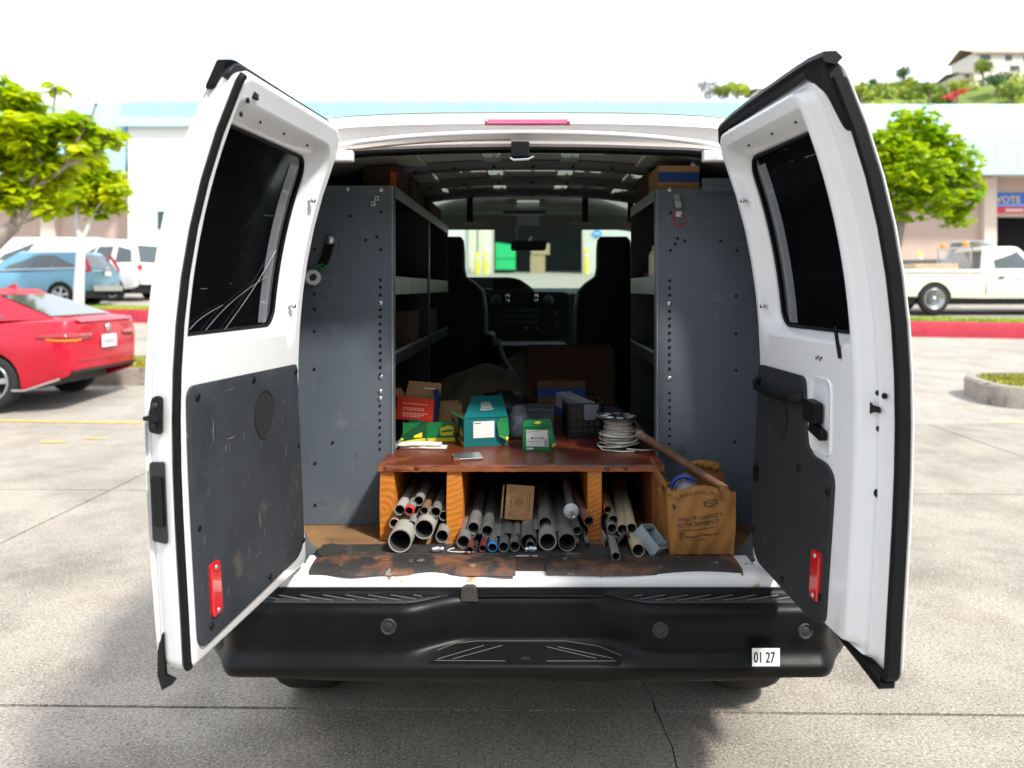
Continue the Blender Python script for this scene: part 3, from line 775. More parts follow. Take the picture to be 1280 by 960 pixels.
for px, py in ((486,782),(825,786),(1007,789)):
    x = PX(px, 2.06); z = PZ(py, 2.06); c = Vector((x, bump_y(x, z)-.0012, z))
    nrm = Vector((bump_y(x+.01, z)-bump_y(x-.01, z), -.02, -(bump_y(x, z+.01)-bump_y(x, z-.01))*-1)).normalized()
    mb = MB(); mb.lathe([(.0,.0015),(.011,.002),(.0125,.0005),(.0155,.0005),(.017,.003),(.021,.0025),(.0225,-.004)], 28, c, (nrm.x*.0+(.25*sgn(x) if abs(x) > .6 else 0), -1, 0))
    obj('parking_sensor', mb, MATS['tread_plastic'], bumper)
x0, x1 = PX(937.5,2.065), PX(972,2.065); z0, z1 = PZ(828.5,2.065), PZ(806,2.065); zc = .5*(z0+z1)
ymin_ = min(bump_y(a_, z_) for a_ in np.linspace(x0,x1,5) for z_ in np.linspace(z0,z1,5))
def stick(a, b, t):
    return Vector((a, ymin_-.0015-t+.35*(a-.5*(x0+x1))*.02, b))
mb = MB(); N = 7
mb.loft([[stick(lerp(x0,x1,i/N), lerp(z0,z1,j/3), 0) for j in range(4)] for i in range(N+1)], closed=False)
sk = obj('date_sticker', mb, M('sticker_white', (.72,.73,.72), .5, var=.08, vscale=60), bumper); tag(sk, 'white sticker reading 01 27')
tm = text_mb('01 27', .040, lambda x,y,z: stick(x0+.0035+x, z0+.0105+y, .001+z), 0, sx=.62); stuff('lettering', tm, MATS['hole_black'], sk, normals=False)
tm = text_mb('01 27', .040, lambda x,y,z: stick(x0+.0042+x, z0+.0105+y, .0012+z), 0, sx=.62); stuff('lettering', tm, MATS['hole_black'], sk, normals=False)
# ================================================================== REAR DOORS (parts of the van)
def door(s):
    left = s < 0
    def DP(u, z, t):                                     # u from hinge, t outwards from the inner face
        return Vector((s*(.625+.089*u+t-cz(z)), -.015-u*.996+.089*t, z))
    UO, UI, UA = (.603 if left else .645), .615, (.600 if left else .525)     # outer skin edge, inner face edge, window side
    UF = UI if left else .535                             # inner frame's face ends here; on the right door a wide flange follows
    Z0, Z1 = .712, 1.955
    def R(u0, u1, z0, z1, r): return rrect(u0, u1, z0, z1, r, 8, 12)
    rad = lambda e: [max(.02,.03-e), .03, .035, max(.03,.11-e)]
    L = []; TO = .014 if left else 0.0
    wg = (.082, UA-.006, 1.398, 1.850)
    L.append([DP(u, z, .066+TO) for u, z in R(wg[0]-.005, wg[1]+.02, wg[2]-.01, wg[3]+.01, .05)])
    for k in (.25,.5,.75):
        A = R(wg[0]-.005, wg[1]+.02, wg[2]-.01, wg[3]+.01, .05); B = R(-.03, UO, Z0, Z1, [.03,.03,.035,.11])
        L.append([DP(lerp(a[0], b[0], k), lerp(a[1], b[1], k), .066+TO) for a, b in zip(A, B)])
    L.append([DP(u, z, .0645+TO) for u, z in R(-.03, UO, Z0, Z1, [.03,.03,.035,.11])])
    L.append([DP(u, z, .060+TO) for u, z in R(-.033, UO+.004, Z0-.004, Z1+.004, [.03,.03,.035,.11])])
    L.append([DP(u, z, .055+TO) for u, z in R(-.03, UO, Z0, Z1, [.03,.03,.035,.11])])
    if left:
        prof = [(UO+.004,.066,.008),(.620,.044,.010),(.630,.014,.012),(UI+.008,.006,.016),(UI+.004,.003,.02),(UI-.002,.0,.026)]
    else:
        prof = [(UO-.004,.052,.008),(UO-.012,.045,.012),(UO-.030,.041,.02),(UO-.040,.037,.024),(.598,.028,.026),(.592,.022,.028),(.582,.026,.030),(.572,.031,.032),(.564,.031,.034),(.556,.024,.036),(.549,.012,.038),(UF+.006,.003,.04),(UF-.006,0,.045)]
    for uo, t, e in prof:
        L.append([DP(u, z, t) for u, z in R(-.03+e, uo, Z0+e*.8, Z1-e*.9, rad(e))])
    eF = prof[-1][2]
    A = R(-.03+eF, prof[-1][0], Z0+eF*.8, Z1-eF*.9, rad(eF)); B = R(.028, UA, 1.372, 1.885, [.06,.012,.012,.07])
    for k in np.linspace(.12, .92, 9):
        L.append([DP(lerp(a[0], b[0], k), lerp(a[1], b[1], k), 0) for a, b in zip(A, B)])
    L.append([DP(u, z, .002) for u, z in B])
    L.append([DP(u, z, .007) for u, z in R(.034, UA-.002, 1.377, 1.878, [.06,.012,.012,.068])])
    L.append([DP(u, z, .018) for u, z in R(.048, UA-.003, 1.384, 1.868, [.058,.012,.012,.06])])
    L.append([DP(u, z, .030) for u, z in R(.068, UA-.004, 1.391, 1.858, [.05,.012,.012,.055])])
    WR = [.045,.012,.012,.05]
    L.append([DP(u, z, .036) for u, z in R(wg[0]-.004, wg[1]+.002, wg[2]-.003, wg[3]+.003, WR)])
    L.append([DP(u, z, .060) for u, z in R(*wg, WR)])
    mb = MB().loft(L)
    d = obj('rear_door', mb, MATS['white_paint'], van, autosmooth=38)
    tag(d, 'left rear door of the van, swung open' if left else 'right rear door of the van, swung open, with inner pull handle')
    # glass with rubber edge and a pale vertical strip near the hinge side
    g0 = R(wg[0]-.003, wg[1]+.004, wg[2]-.002, wg[3]+.002, WR)
    mb = MB(); n = len(g0); cu, czz = .36, 1.62
    for t in (.046,):
        rings = [[DP(lerp(cu, u, k), lerp(czz, z, k), t) for u, z in g0] for k in (.05,.25,.45,.65,.82,1)]
        mb.loft(rings, cap0=True)
    gl = obj('window_glass', mb, MATS['tint_glass'], d)
    mb = MB(); zz = np.linspace(wg[2]+.012, wg[3]-.025, 9)
    us = .040 if left else .038
    mb.loft([[DP(wg[0]+us, z, .0445), DP(wg[0]+us+.050, z, .0445)] for z in zz], closed=False)
    obj('glass_strip', mb, MATS['pale_strip'], gl)
    mb = MB(); mb.tube([DP(u, z, .043) for u, z in R(wg[0]+.003, wg[1]-.001, wg[2]+.002, wg[3]-.002, WR)], .0045, 6, close=True); obj('window_seal', mb, MATS['rubber'], d)
    # latch studs of the pop-out pane, clips in the reveal
    mb = MB()
    for z in (1.45, 1.74):
        c = DP(.046, z, .016); mb.lathe([(0,.022),(.006,.021),(.0065,.012),(.0035,.010),(.0035,0)], 12, c, (s*-1,-.55,0))
    objs('window_stud', mb, MATS['zinc'], d)
    mb = MB()
    for u in (.18,.33,.46): mb.box(tuple(DP(u, 1.870, .014)-Vector((.0015,.003,.004))), tuple(DP(u, 1.870, .014)+Vector((.0015,.003,.004))))
    objs('trim_clip', mb, MATS['rubber'], d)
    # weather seal
    if left:
        sl = R(-.012, .626, Z0+.008, Z1-.012, [.03,.03,.03,.1]); T = .003; rr = .0085
        k0 = [i for i, (u, z) in enumerate(sl)]
        side = sorted([p for p in sl if p[0] > .618], key=lambda p: p[1])
        mb = MB(); mb.tube([DP(u, z, T) for u, z in side], rr, 8); obj('edge_seal', mb, MATS['rubber'], d)
        top = [p for p in sl if p[1] > Z1-.10]; top = sorted(top, key=lambda p: p[0])
        mb = MB(); mb.tube([DP(u, z+.010, .036) for u, z in top], .007, 8); obj('top_seal', mb, MATS['rubber'], d)
        mb = MB(); mb.prism(smooth_poly([(.55,1.950),(.615,1.953),(.620,1.964),(.60,1.967),(.30,1.965),(.06,1.955),(.0,1.932),(.06,1.950)], .004, 2), DP, .048, .068); obj('top_cap', mb, MATS['rubber'], d)
        mb = MB(); mb.prism(smooth_poly([(UO+.002,1.905),(UO+.014,1.91),(UO+.015,1.966),(UO+.0,1.966)], .005, 2), DP, .056, .077); obj('corner_block', mb, MATS['rubber'], d)
    else:
        pts = R(.0, UO+.006, Z0-.004, Z1+.004, [.03,.03,.04,.1])
        side = [p for p in pts if p[0] > UO-.01 and p[1] < Z1-.03]; side = sorted(side, key=lambda p: p[1])
        mb = MB(); mb.loft([[DP(u-.024, z, .044), DP(u-.014, z, .028), DP(u-.007, z, .024), DP(u+.003, z, .028), DP(u+.004, z, .052), DP(u-.006, z, .056)] for u, z in side], closed=True, cap0=True, cap1=True)
        obj('edge_seal', mb, MATS['rubber'], d, autosmooth=40)
        mb = MB(); tp = [(-.01,1.915),(.03,1.948),(.12,1.955),(.25,1.96),(.40,1.963),(.52,1.965),(.60,1.965),(UO+.015,1.96)]
        mb.loft([[DP(u, z-.014, .018), DP(u, z-.004, .016), DP(u, z+.007, .026), DP(u, z+.009, .052), DP(u, z-.004, .060), DP(u, z-.018, .04)] for u, z in tp], closed=True, cap0=True, cap1=True)
        obj('top_seal', mb, MATS['rubber'], d, autosmooth=40)
        mb = MB(); mb.prism(smooth_poly([(.55,1.945),(.605,1.90),(.622,1.82),(UO+.002,1.81),(UO+.004,1.965),(.58,1.97)], .015, 3), DP, .024, .052); obj('corner_block', mb, MATS['rubber'], d)
    # lower board
    if left: bp = [(.012,.765),(.592,.752),(.598,1.298),(.018,1.288)]; rr = [.07,.035,.03,.018]
    else: bp = [(.012,.80),(.06,.752),(.40,.730),(.452,.75),(.458,1.075),(.425,1.10),(.345,1.105),(.315,1.14),(.305,1.285),(.018,1.288)]; rr = None
    poly = []
    m = len(bp)
    for i in range(m):
        p = Vector(bp[i]); a = Vector(bp[i-1]); b = Vector(bp[(i+1) % m]); r = rr[i] if rr else .022
        A_ = p+(a-p).normalized()*min(r,.45*(a-p).length); B_ = p+(b-p).normalized()*min(r,.45*(b-p).length)
        for k in range(6): t = k/5; poly.append(tuple(A_*(1-t)**2+p*2*t*(1-t)+B_*t*t))
    mb = MB(); n = len(poly)
    # board follows the door's curve: built as stacked rings towards its middle
    cu_, cz_ = (.30,1.03) if left else (.2,1.0)
    rings = [[DP(u, z, .0) for u, z in poly], [DP(u, z, -.006) for u, z in poly]]
    rings += [[DP(lerp(cu_, u, k), lerp(cz_, z, k), -.0075) for u, z in poly] for k in (.99,.8,.6,.4,.2,.02)]
    mb.loft(rings, False, cap1=True)
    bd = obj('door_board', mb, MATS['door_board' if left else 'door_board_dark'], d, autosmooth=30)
    gc = (.235,1.183) if left else (.155,1.165)
    gr_ = .060
    mb = MB(); a_ = [(gc[0]+gr_*math.cos(t)*.98, gc[1]+gr_*math.sin(t)) for t in np.linspace(0,2*math.pi,41)[:-1]]
    mb.loft([[DP(u, z, -.0095) for u, z in a_], [DP(lerp(gc[0],u,.95), lerp(gc[1],z,.95), -.0095) for u, z in a_], [DP(lerp(gc[0],u,.93), lerp(gc[1],z,.93), -.0078) for u, z in a_]], cap1=True)
    sg = obj('speaker_grille', mb, MATS['grille_mesh'], bd)
    mb = MB()
    for i in range(-7, 8):
        for j in range(-7, 8):
            if i*i+j*j < 52:
                u, z = gc[0]+i*.0074, gc[1]+j*.0074
                mb.lathe([(.0,-.0006),(.0022,-.0004),(.0026,.0)], 5, DP(u, z, -.0079), (-s,0,0))
    stuff('grille_dimples', mb, MATS['tread_line'] if left else MATS['dash_plastic'], sg)
    scr = [(.035,1.27),(.30,1.277),(.565,1.272),(.03,1.06),(.575,1.0),(.03,.80),(.25,.78),(.545,.785)] if left else [(.03,1.25),(.03,.83),(.29,1.06),(.43,.80),(.23,.765),(.44,1.04),(.03,1.02)]
    for u, z in scr:
        mb = MB(); screw(mb, DP(u, z, -.008), (-s,-.1,0), .0085, .004); obj('push_pin', mb, MATS['rubber'], bd)
    # red reflector
    ru, rz0, rz1 = (.523,.800,.913) if left else (.408,.786,.898)
    mb = MB(); pl = rrect(ru-.021, ru+.021, rz0, rz1, .010, 4, 1)
    mb.loft([[DP(u, z, -.007) for u, z in pl], [DP(u, z, -.013) for u, z in pl], [DP(lerp(ru,u,.85), lerp((rz0+rz1)/2,z,.95), -.015) for u, z in pl]], False, cap1=True)
    rf = obj('reflector', mb, MATS['reflector_red'], bd); tag(rf, 'red plastic reflector')
    mb = MB()
    for z in (rz0+.011, rz1-.011): screw(mb, DP(ru, z, -.0148), (-s,-.1,0), .0055, .003)
    objs('screw', mb, MATS['zinc'], rf)
    if left:
        # bracket and handle bezel on the free edge, black rubber foot
        E = lambda t, z, o: DP(interp(t*.93, [.006,.014,.044,.080], [.622,.630,.620,UO])+o, z, t*.93)          # edge coordinates (t across the edge, o out of it)
        mb = MB(); mb.prism(smooth_poly([(.033,1.205),(.070,1.208),(.072,1.23),(.064,1.275),(.050,1.283),(.033,1.28)], .008, 3), lambda a,b,t: E(a,b,t), .002, .010)
        bk = obj('edge_bracket', mb, MATS['rubber'], d)
        mb = MB(); mb.prism(smooth_poly([(.028,1.236),(.074,1.233),(.075,1.241),(.028,1.250)], .003, 2), lambda a,b,t: E(a,b,t), .008, .026); obj('hook', mb, MATS['rubber'], bk)
        mb = MB()
        for z in (1.222,1.262): screw(mb, E(.05,z,.010), (-.1,-1,0), .007, .003)
        objs('screw', mb, MATS['tread_plastic'], bk)
        mb = MB(); mb.prism(smooth_poly([(.030,.985),(.074,.985),(.074,1.145),(.030,1.15)], .006, 3), lambda a,b,t: E(a,b,t), .001, .006)
        hb = obj('handle_bezel', mb, MATS['tread_plastic'], d)
        mb = MB(); mb.prism(smooth_poly([(.034,1.02),(.064,1.02),(.064,1.118),(.034,1.12)], .004, 3), lambda a,b,t: E(a,b,t), .006, .012); obj('handle', mb, MATS['rubber'], hb)
        mb = MB(); mb.prism([(.060,.80),(.078,.76),(.082,.71),(.070,.682),(.04,.700),(.03,.712),(.058,.715),(.060,.76)], lambda a,b,t: E(a,b,t), -.004, .006); obj('rubber_foot', mb, MATS['rubber'], d)
        mb = MB(); mb.box(tuple(DP(.49,.722,-.0005)-Vector((.0008,.008,.008))), tuple(DP(.49,.722,-.0005)+Vector((.0008,.008,.008)))); obj('drain_slot', mb, MATS['hole_black'], d)
        mb = MB(); mb.box(tuple(DP(.55,1.905,.0)-Vector((.004,.012,.007))), tuple(DP(.55,1.905,.0)+Vector((.004,.012,.007))), .002); obj('top_slot', mb, MATS['hole_black'], d)
        mb = MB(); screw(mb, DP(.575,1.89,-.001), (1,-.2,0), .007, .003); screw(mb, DP(.58,1.86,-.001), (1,-.2,0), .006, .003); objs('screw', mb, MATS['rubber'], d)
        # stray wires of the torn window tint
        mb = MB()
        for (u0,z0,u1,z1,b) in ((.45,1.405,.16,1.53,.03),(.36,1.402,.13,1.60,-.02),(.52,1.41,.38,1.46,.02)):
            mb.tube([DP(lerp(u0,u1,t)+b*math.sin(t*3.1), lerp(z0,z1,t), .040) for t in np.linspace(0,1,9)], .0009, 4)
        stuff('loose_wire', mb, MATS['zinc'], gl)
    else:
        # pull handle
        mb = MB(); hp = [DP(.028,1.250,-.006), DP(.03,1.238,-.020), DP(.05,1.228,-.026), DP(.15,1.222,-.028), DP(.25,1.226,-.027), DP(.285,1.230,-.020), DP(.292,1.232,-.006)]
        mb.tube(hp, [.009,.009,.009,.009,.010,.013,.014], 10); obj('pull_handle', mb, MATS['rubber'], d)
        # latch recess: raised rim round a sunken dish, with the release lever
        rc = rrect(.330,.430,1.118,1.290,.02,4,2)
        mb = MB(); cu2, cz2 = .38, 1.205
        mb.loft([[DP(u, z, .0005) for u, z in rrect(.326,.434,1.114,1.294,.022,4,2)], [DP(u, z, -.004) for u, z in rrect(.329,.431,1.117,1.291,.02,4,2)], [DP(u, z, -.003) for u, z in rrect(.334,.426,1.123,1.285,.018,4,2)], [DP(u, z, -.0008) for u, z in rrect(.342,.418,1.132,1.276,.016,4,2)]], cap1=True)
        rs = obj('latch_recess', mb, MATS['white_paint'], d, autosmooth=60)
        mb = MB(); mb.prism(smooth_poly([(.345,1.19),(.402,1.185),(.405,1.235),(.35,1.24)], .008, 3), DP, -.03, -.008); mb.prism(smooth_poly([(.355,1.165),(.418,1.15),(.42,1.172),(.36,1.19)], .005, 2), DP, -.02, -.004)
        obj('release_lever', mb, MATS['rubber'], rs)
        # slot and bolts on the flange
        mb = MB(); mb.prism(smooth_poly([(.560,1.235),(.562,1.262),(.572,1.256),(.60,1.256),(.602,1.244),(.575,1.242)], .003, 2), DP, .018, .020); obj('latch_slot', mb, MATS['hole_black'], d)
        mb = MB()
        for u, z in ((.578,1.282),(.602,1.279),(.580,1.208)): screw(mb, DP(u, z, .028), (-1,-.7,0), .0062, .005)
        screw(mb, DP(.585,1.075,.028), (-1,-.7,0), .010, .007)
        objs('bolt', mb, MATS['rubber'], d)
        mb = MB(); mb.tube([DP(.470,1.415,-.004), DP(.474,1.38,-.004), DP(.478,1.345,-.002)], .0045, 8); obj('lock_knob', mb, MATS['rubber'], d)
        mb = MB(); mb.prism(smooth_poly([(.46,.728),(.56,.712),(UO-.004,.698),(UO-.002,.712),(.60,.724)], .004, 2), DP, .018, .05); obj('rubber_foot', mb, MATS['rubber'], d)
        mb = MB(); 
        mb.prism(smooth_poly([(.02,.97),(.045,.965),(.047,1.005),(.022,1.01)], .006, 2), DP, -.016, -.0065); obj('check_catch', mb, MATS['rubber'], bd)
        mb = MB()
        for du, dz in ((0,0),(.01,.004),(.018,-.002),(.026,.003)): mb.box(tuple(DP(.36+du,1.335+dz,-.0008)-Vector((.0004,.003,.003))), tuple(DP(.36+du,1.335+dz,-.0008)+Vector((.0004,.003,.003))))
        stuff('scuff_mark', mb, MATS['hole_black'], d)
    # hinges
    for z in (.86,1.30,1.70):
        mb = MB(); mb.tube([Vector((s*(.722-cz(z)*.6), .004, z-.03)), Vector((s*(.722-cz(z)*.6), .004, z+.03))], .012, 10)
        mb.box((s*(.70-cz(z)*.6), -.01, z-.022), (s*(.76-cz(z)*.6), .03, z+.022), .003); obj('hinge', mb, MATS['white_paint'], d)
    return d
door(-1); door(1)
# ================================================================== SHELVING UNITS
def shelving(s, x_in, y0, y1, ztop, name_label, posts):
    t = thing('shelving_unit', name_label, 'shelving', (s*.65, (y0+y1)/2, .705))
    xo = s*.845; xi = s*x_in
    mb = MB(); mb.box((xi,y0,.707), (xo,y0+.004,ztop)); mb.box((xi,y0,.707), (xi-s*.004,y0+.03,ztop)); ep = obj('end_panel', mb, MATS['shelf_steel'], t)
    mb = MB(); mb.box((xi-s*.0005,y0-.001,.71), (xi+s*.003,y0-.004,ztop-.002)); obj('panel_edge', mb, MATS['shelf_lip'], ep)
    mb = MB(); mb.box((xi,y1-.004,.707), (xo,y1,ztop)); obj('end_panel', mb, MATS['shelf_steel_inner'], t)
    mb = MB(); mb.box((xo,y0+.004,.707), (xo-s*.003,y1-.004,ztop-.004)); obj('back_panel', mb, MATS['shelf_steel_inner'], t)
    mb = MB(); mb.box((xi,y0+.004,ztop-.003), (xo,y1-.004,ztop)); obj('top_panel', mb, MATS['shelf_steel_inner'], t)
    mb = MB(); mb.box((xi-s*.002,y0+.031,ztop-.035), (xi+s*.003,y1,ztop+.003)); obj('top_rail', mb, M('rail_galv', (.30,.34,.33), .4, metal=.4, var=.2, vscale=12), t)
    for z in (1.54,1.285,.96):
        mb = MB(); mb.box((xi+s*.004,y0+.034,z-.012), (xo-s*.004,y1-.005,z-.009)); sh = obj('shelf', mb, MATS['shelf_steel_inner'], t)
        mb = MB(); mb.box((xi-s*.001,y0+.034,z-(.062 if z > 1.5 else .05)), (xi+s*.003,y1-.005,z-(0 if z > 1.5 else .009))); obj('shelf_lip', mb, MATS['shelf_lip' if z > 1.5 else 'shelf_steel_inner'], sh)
        if z < 1.5:
            mb = MB(); mb.box((xi-s*.003,y0+.034,z-.008), (xi+s*.004,y1-.005,z)); obj('lip_edge', mb, MATS['shelf_lip'], sh)
    for y in posts:
        mb = MB(); mb.box((xi-s*.006,y-.02,.71), (xi+s*.002,y+.02,ztop-.036)); mb.box((xi+s*.002,y-.002,.71), (xo-s*.004,y+.002,ztop-.004)); obj('divider', mb, MATS['shelf_steel_inner'], t)
    return t, ep
def panel_pt(px, py): return Vector((PX(px, 2.5985), .3985, PZ(py, 2.5985)))
def disc(mb, c, r, dz=1.0): mb.lathe([(0,.0012),(r*.9,.0012),(r,.0)], 12, c, (0,-1,0))
tL, epL = shelving(-1, .453, .40, 2.2, 1.843, 'grey steel shelving unit behind the left door, with a hanging white roll', (1.32,))
tR, epR = shelving(1, .4316, .40, 1.06, 1.832, 'grey steel shelving unit behind the right door, with a metal strap on its end', ())
mb = MB()
for y in list(range(350, 362, 9))+[369]+list(range(387, 470, 9)): disc(mb, panel_pt(475.5, y), .0052)
for y in (507,516,525,534,543,552,561): disc(mb, panel_pt(475, y), .0045)
for p in ((393,368),(393,387),(393,414),(393,461),(393,312),(438,270),(457,300),(476,265),(476,312),(471,296),(416,553),(394,579),(394,631)): disc(mb, panel_pt(*p), .005)
stuff('punched_hole', mb, MATS['hole_black'], epL)
mb = MB()
for p in ((475.5,378.5),(475.5,471),(475,489.5),(475,498.5),(434,236),(476,237)): disc(mb, panel_pt(*p), .0078)
stuff('screw_head', mb, MATS['zinc'], epL)
mb = MB()
for y in list(range(351, 372, 9))+list(range(389, 466, 9)): disc(mb, panel_pt(837, y), .0052)
for y in (491,500,509,517,526,536,545,555): disc(mb, panel_pt(837, y), .0045)
for p in ((921,313),(920,370),(920,417),(920,463),(838,266),(838,313),(856,301),(901,301),(844,305),(847,298),(918,552)): disc(mb, panel_pt(*p), .005)
stuff('punched_hole', mb, MATS['hole_black'], epR)
mb = MB()
for p in ((837,379.5),(837,473),(837.5,237),(880,237)): disc(mb, panel_pt(*p), .0078)
stuff('screw_head', mb, MATS['zinc'], epR)
mb = MB(); a, b = panel_pt(878,238), panel_pt(905,215); mb.box((a.x-.01,.35,a.z-.01),(a.x+.17,.372,a.z+.035),.003,Matrix.Identity(4)); obj('brace', mb, MATS['shelf_steel'], tR)
# magnetic clips and hangers on the left panel
t = thing('hanging_roll', 'white tape roll tied with green wire hanging from a black clip on the grey panel', 'roll', tuple(panel_pt(398,350)))
c = panel_pt(392.5,347)+Vector((0,-.014,0))
mb = MB(); mb.lathe([(.0125,-.012),(.0125,.012),(.024,.012),(.026,.009),(.026,-.009),(.024,-.012),(.0125,-.012)], 28, c, (0.1,-1,.1)); obj('roll', mb, M('roll_white', (.6,.6,.57), .7, var=.1, vscale=50), t)
mb = MB(); q = [panel_pt(412,305),panel_pt(408,320),panel_pt(402,334)]; mb.loft([[p+Vector((-.016,-.001,0)),p+Vector((-.013,-.012,0)),p+Vector((.013,-.012,0)),p+Vector((.016,-.001,0))] for p in q], False, cap0=True, cap1=True); obj('clip', mb, MATS['rubber'], t)
mb = MB(); mb.lathe([(0,.016),(.014,.014),(.017,.006),(.017,0)], 20, panel_pt(413,300), (0,-1,0)); obj('magnet', mb, MATS['zinc'], t)
mb = MB(); g = [panel_pt(394,341),panel_pt(398,334),panel_pt(404,330),panel_pt(411,335),panel_pt(413,331),panel_pt(406,337),panel_pt(399,331),panel_pt(396,338)]
mb.tube([p+Vector((0,-.018-.004*math.sin(i*2),0)) for i, p in enumerate(g)], .0018, 6); obj('wire', mb, M('wire_green', (.02,.30,.10), .5), t)
t = thing('metal_tag', 'two small silver tags fixed near the top of the grey panel', 'tag', tuple(panel_pt(468,251)))
for px, py, rz in ((471,248,.1),(466.5,254.5,-.15)):
    c = panel_pt(px, py); mb = MB(); mb.box((-.0085,-.005,-.0085),(.0085,0,.0085),.0015, Matrix.Translation(c) @ Matrix.Rotation(rz,4,'Y')); pl = obj('plate', mb, MATS['zinc'], t)
    mb = MB(); disc(mb, c+Vector((0,-.0052,0)), .003); obj('rivet', mb, MATS['hole_black'], pl)
t = thing('metal_strap', 'bent metal strap with a red wire loop on the grey panel', 'strap', tuple(panel_pt(846,258)))
mb = MB(); q = [(846,243,.001),(845,247,.004),(845.5,252,.016),(847,260,.018),(848,265,.004),(848.5,271,.001)]
mb.loft([[panel_pt(a,b)+Vector((-.010,-d,0)),panel_pt(a,b)+Vector((-.010,-d-.003,0)),panel_pt(a,b)+Vector((.010,-d-.003,0)),panel_pt(a,b)+Vector((.010,-d,0))] for a,b,d in q], False, cap0=True, cap1=True); obj('strap', mb, MATS['zinc'], t)
mb = MB(); q = [(842,266),(840.5,275),(843,281),(850,283.5),(856,280),(854,273),(849,267)]; mb.tube([panel_pt(a,b)+Vector((0,-.006,0)) for a,b in q], .0018, 6); obj('wire_loop', mb, M('wire_red', (.5,.03,.02), .5), t)

# ================================================================== BENCH
def wood_rings(name, c1, c2, scale, centre, rough=.5):
    m = bpy.data.materials.new(name); m.use_nodes = True; N = m.node_tree.nodes; L = m.node_tree.links; b = N['Principled BSDF']
    tc = N.new('ShaderNodeTexCoord'); mp = N.new('ShaderNodeMapping'); mp.inputs['Location'].default_value = [-v for v in centre]; L.new(tc.outputs['Object'], mp.inputs['Vector'])
    wv = N.new('ShaderNodeTexWave'); wv.wave_type = 'RINGS'; wv.rings_direction = 'Y'; wv.inputs['Scale'].default_value = scale; wv.inputs['Distortion'].default_value = 2.5; wv.inputs['Detail'].default_value = 3; wv.inputs['Detail Scale'].default_value = 2.0
    L.new(mp.outputs['Vector'], wv.inputs['Vector'])
    ns = N.new('ShaderNodeTexNoise'); ns.inputs['Scale'].default_value = 25; ns.inputs['Detail'].default_value = 5; L.new(tc.outputs['Object'], ns.inputs['Vector'])
    rp = N.new('ShaderNodeValToRGB'); rp.color_ramp.elements[0].color = tuple(c1)+(1,); rp.color_ramp.elements[1].color = tuple(c2)+(1,); rp.color_ramp.elements[0].position = .15; rp.color_ramp.elements[1].position = .8
    L.new(wv.outputs['Fac'], rp.inputs['Fac'])
    mx = N.new('ShaderNodeMix'); mx.data_type = 'RGBA'; mx.blend_type = 'MULTIPLY'; mx.inputs['Factor'].default_value = .7
    L.new(rp.outputs['Color'], mx.inputs['A']); L.new(ns.outputs['Color'], mx.inputs['B'])
    r2 = N.new('ShaderNodeMix'); r2.data_type = 'RGBA'; r2.blend_type = 'ADD'; r2.inputs['Factor'].default_value = .55; L.new(mx.outputs['Result'], r2.inputs['A']); L.new(rp.outputs['Color'], r2.inputs['B'])
    L.new(r2.outputs['Result'], b.inputs['Base Color']); b.inputs['Roughness'].default_value = rough
    bp = N.new('ShaderNodeBump'); bp.inputs['Strength'].default_value = .25; bp.inputs['Distance'].default_value = .003; L.new(wv.outputs['Fac'], bp.inputs['Height']); L.new(bp.outputs['Normal'], b.inputs['Normal'])
    MATS[name] = m; return m
bench = thing('wooden_bench', 'long low wooden bench with worn red-brown top and three pipe bays', 'bench', (-.02, 1.2, .705))
BZ, BY0, BY1 = .944, .235, 2.15
mb = MB(); lo = []
r_ = np.random.default_rng(3)
for i, x in enumerate(np.linspace(-.470,.428,46)):
    e = .0015*math.sin(i*1.7)+.001*r_.normal(); 
    lo.append([Vector((x, BY0+.003+e, BZ-.021)), Vector((x, BY0+e, BZ-.016)), Vector((x, BY0+e, BZ-.005)), Vector((x, BY0+.004+e, BZ)), Vector((x,.8,BZ)), Vector((x,BY1,BZ)), Vector((x,BY1,BZ-.021))])
mb.loft(lo, closed=True, cap0=True, cap1=True); top = obj('bench_top', mb, MATS['bench_top'], bench, autosmooth=35)
M('bench_edge', (.30,.085,.022), .5, var=.35, vscale=10, streak=[((.09,.025,.012), .56, 14, (.4,1,9), (0,0,0)), ((.42,.2,.08), .66, 14, (.5,1,10), (0,0,0))])
mb = MB(); mb.loft([[Vector((x, BY0-.0012+.0012*math.sin(i*1.7), BZ-.020+.0008*math.sin(i*2.9))), Vector((x, BY0-.0014+.0012*math.sin(i*1.7), BZ-.0045+.0015*math.sin(i*1.3)))] for i, x in enumerate(np.linspace(-.470,.428,46))], closed=False); obj('edge_band', mb, MATS['bench_edge'], top)
for i, (px0, px1, cc) in enumerate(((475.5,492.5,(-.455,0,.80)),(559,577,(-.30,0,1.02)),(734.5,752,(.12,0,1.05)),(815,830.5,(.5,0,1.0)))):
    d = 2.445; x0, x1 = PX(px0,d), PX(px1,d)
    wm_ = wood_rings('bench_wood_%d' % i, (.40,.125,.012), (.45,.155,.018), 15+3*i, cc) if i < 3 else wood_rings('bench_wood_3', (.10,.025,.01), (.2,.06,.02), 30, cc)
    mb = MB(); bow = .004 if i in (0,1) else 0
    prof = [(x0-bow*math.sin(k*math.pi/8)*.5, x1+bow*math.sin(k*math.pi/8), .7065+(BZ-.0215-.7065)*k/8) for k in range(9)]
    mb.loft([[Vector((a,BY0+.008,z)),Vector((b_,BY0+.008,z)),Vector((b_,BY1-.02,z)),Vector((a,BY1-.02,z))] for a,b_,z in prof], False, cap0=True, cap1=True)
    obj('divider', mb, wm_, bench, autosmooth=30)

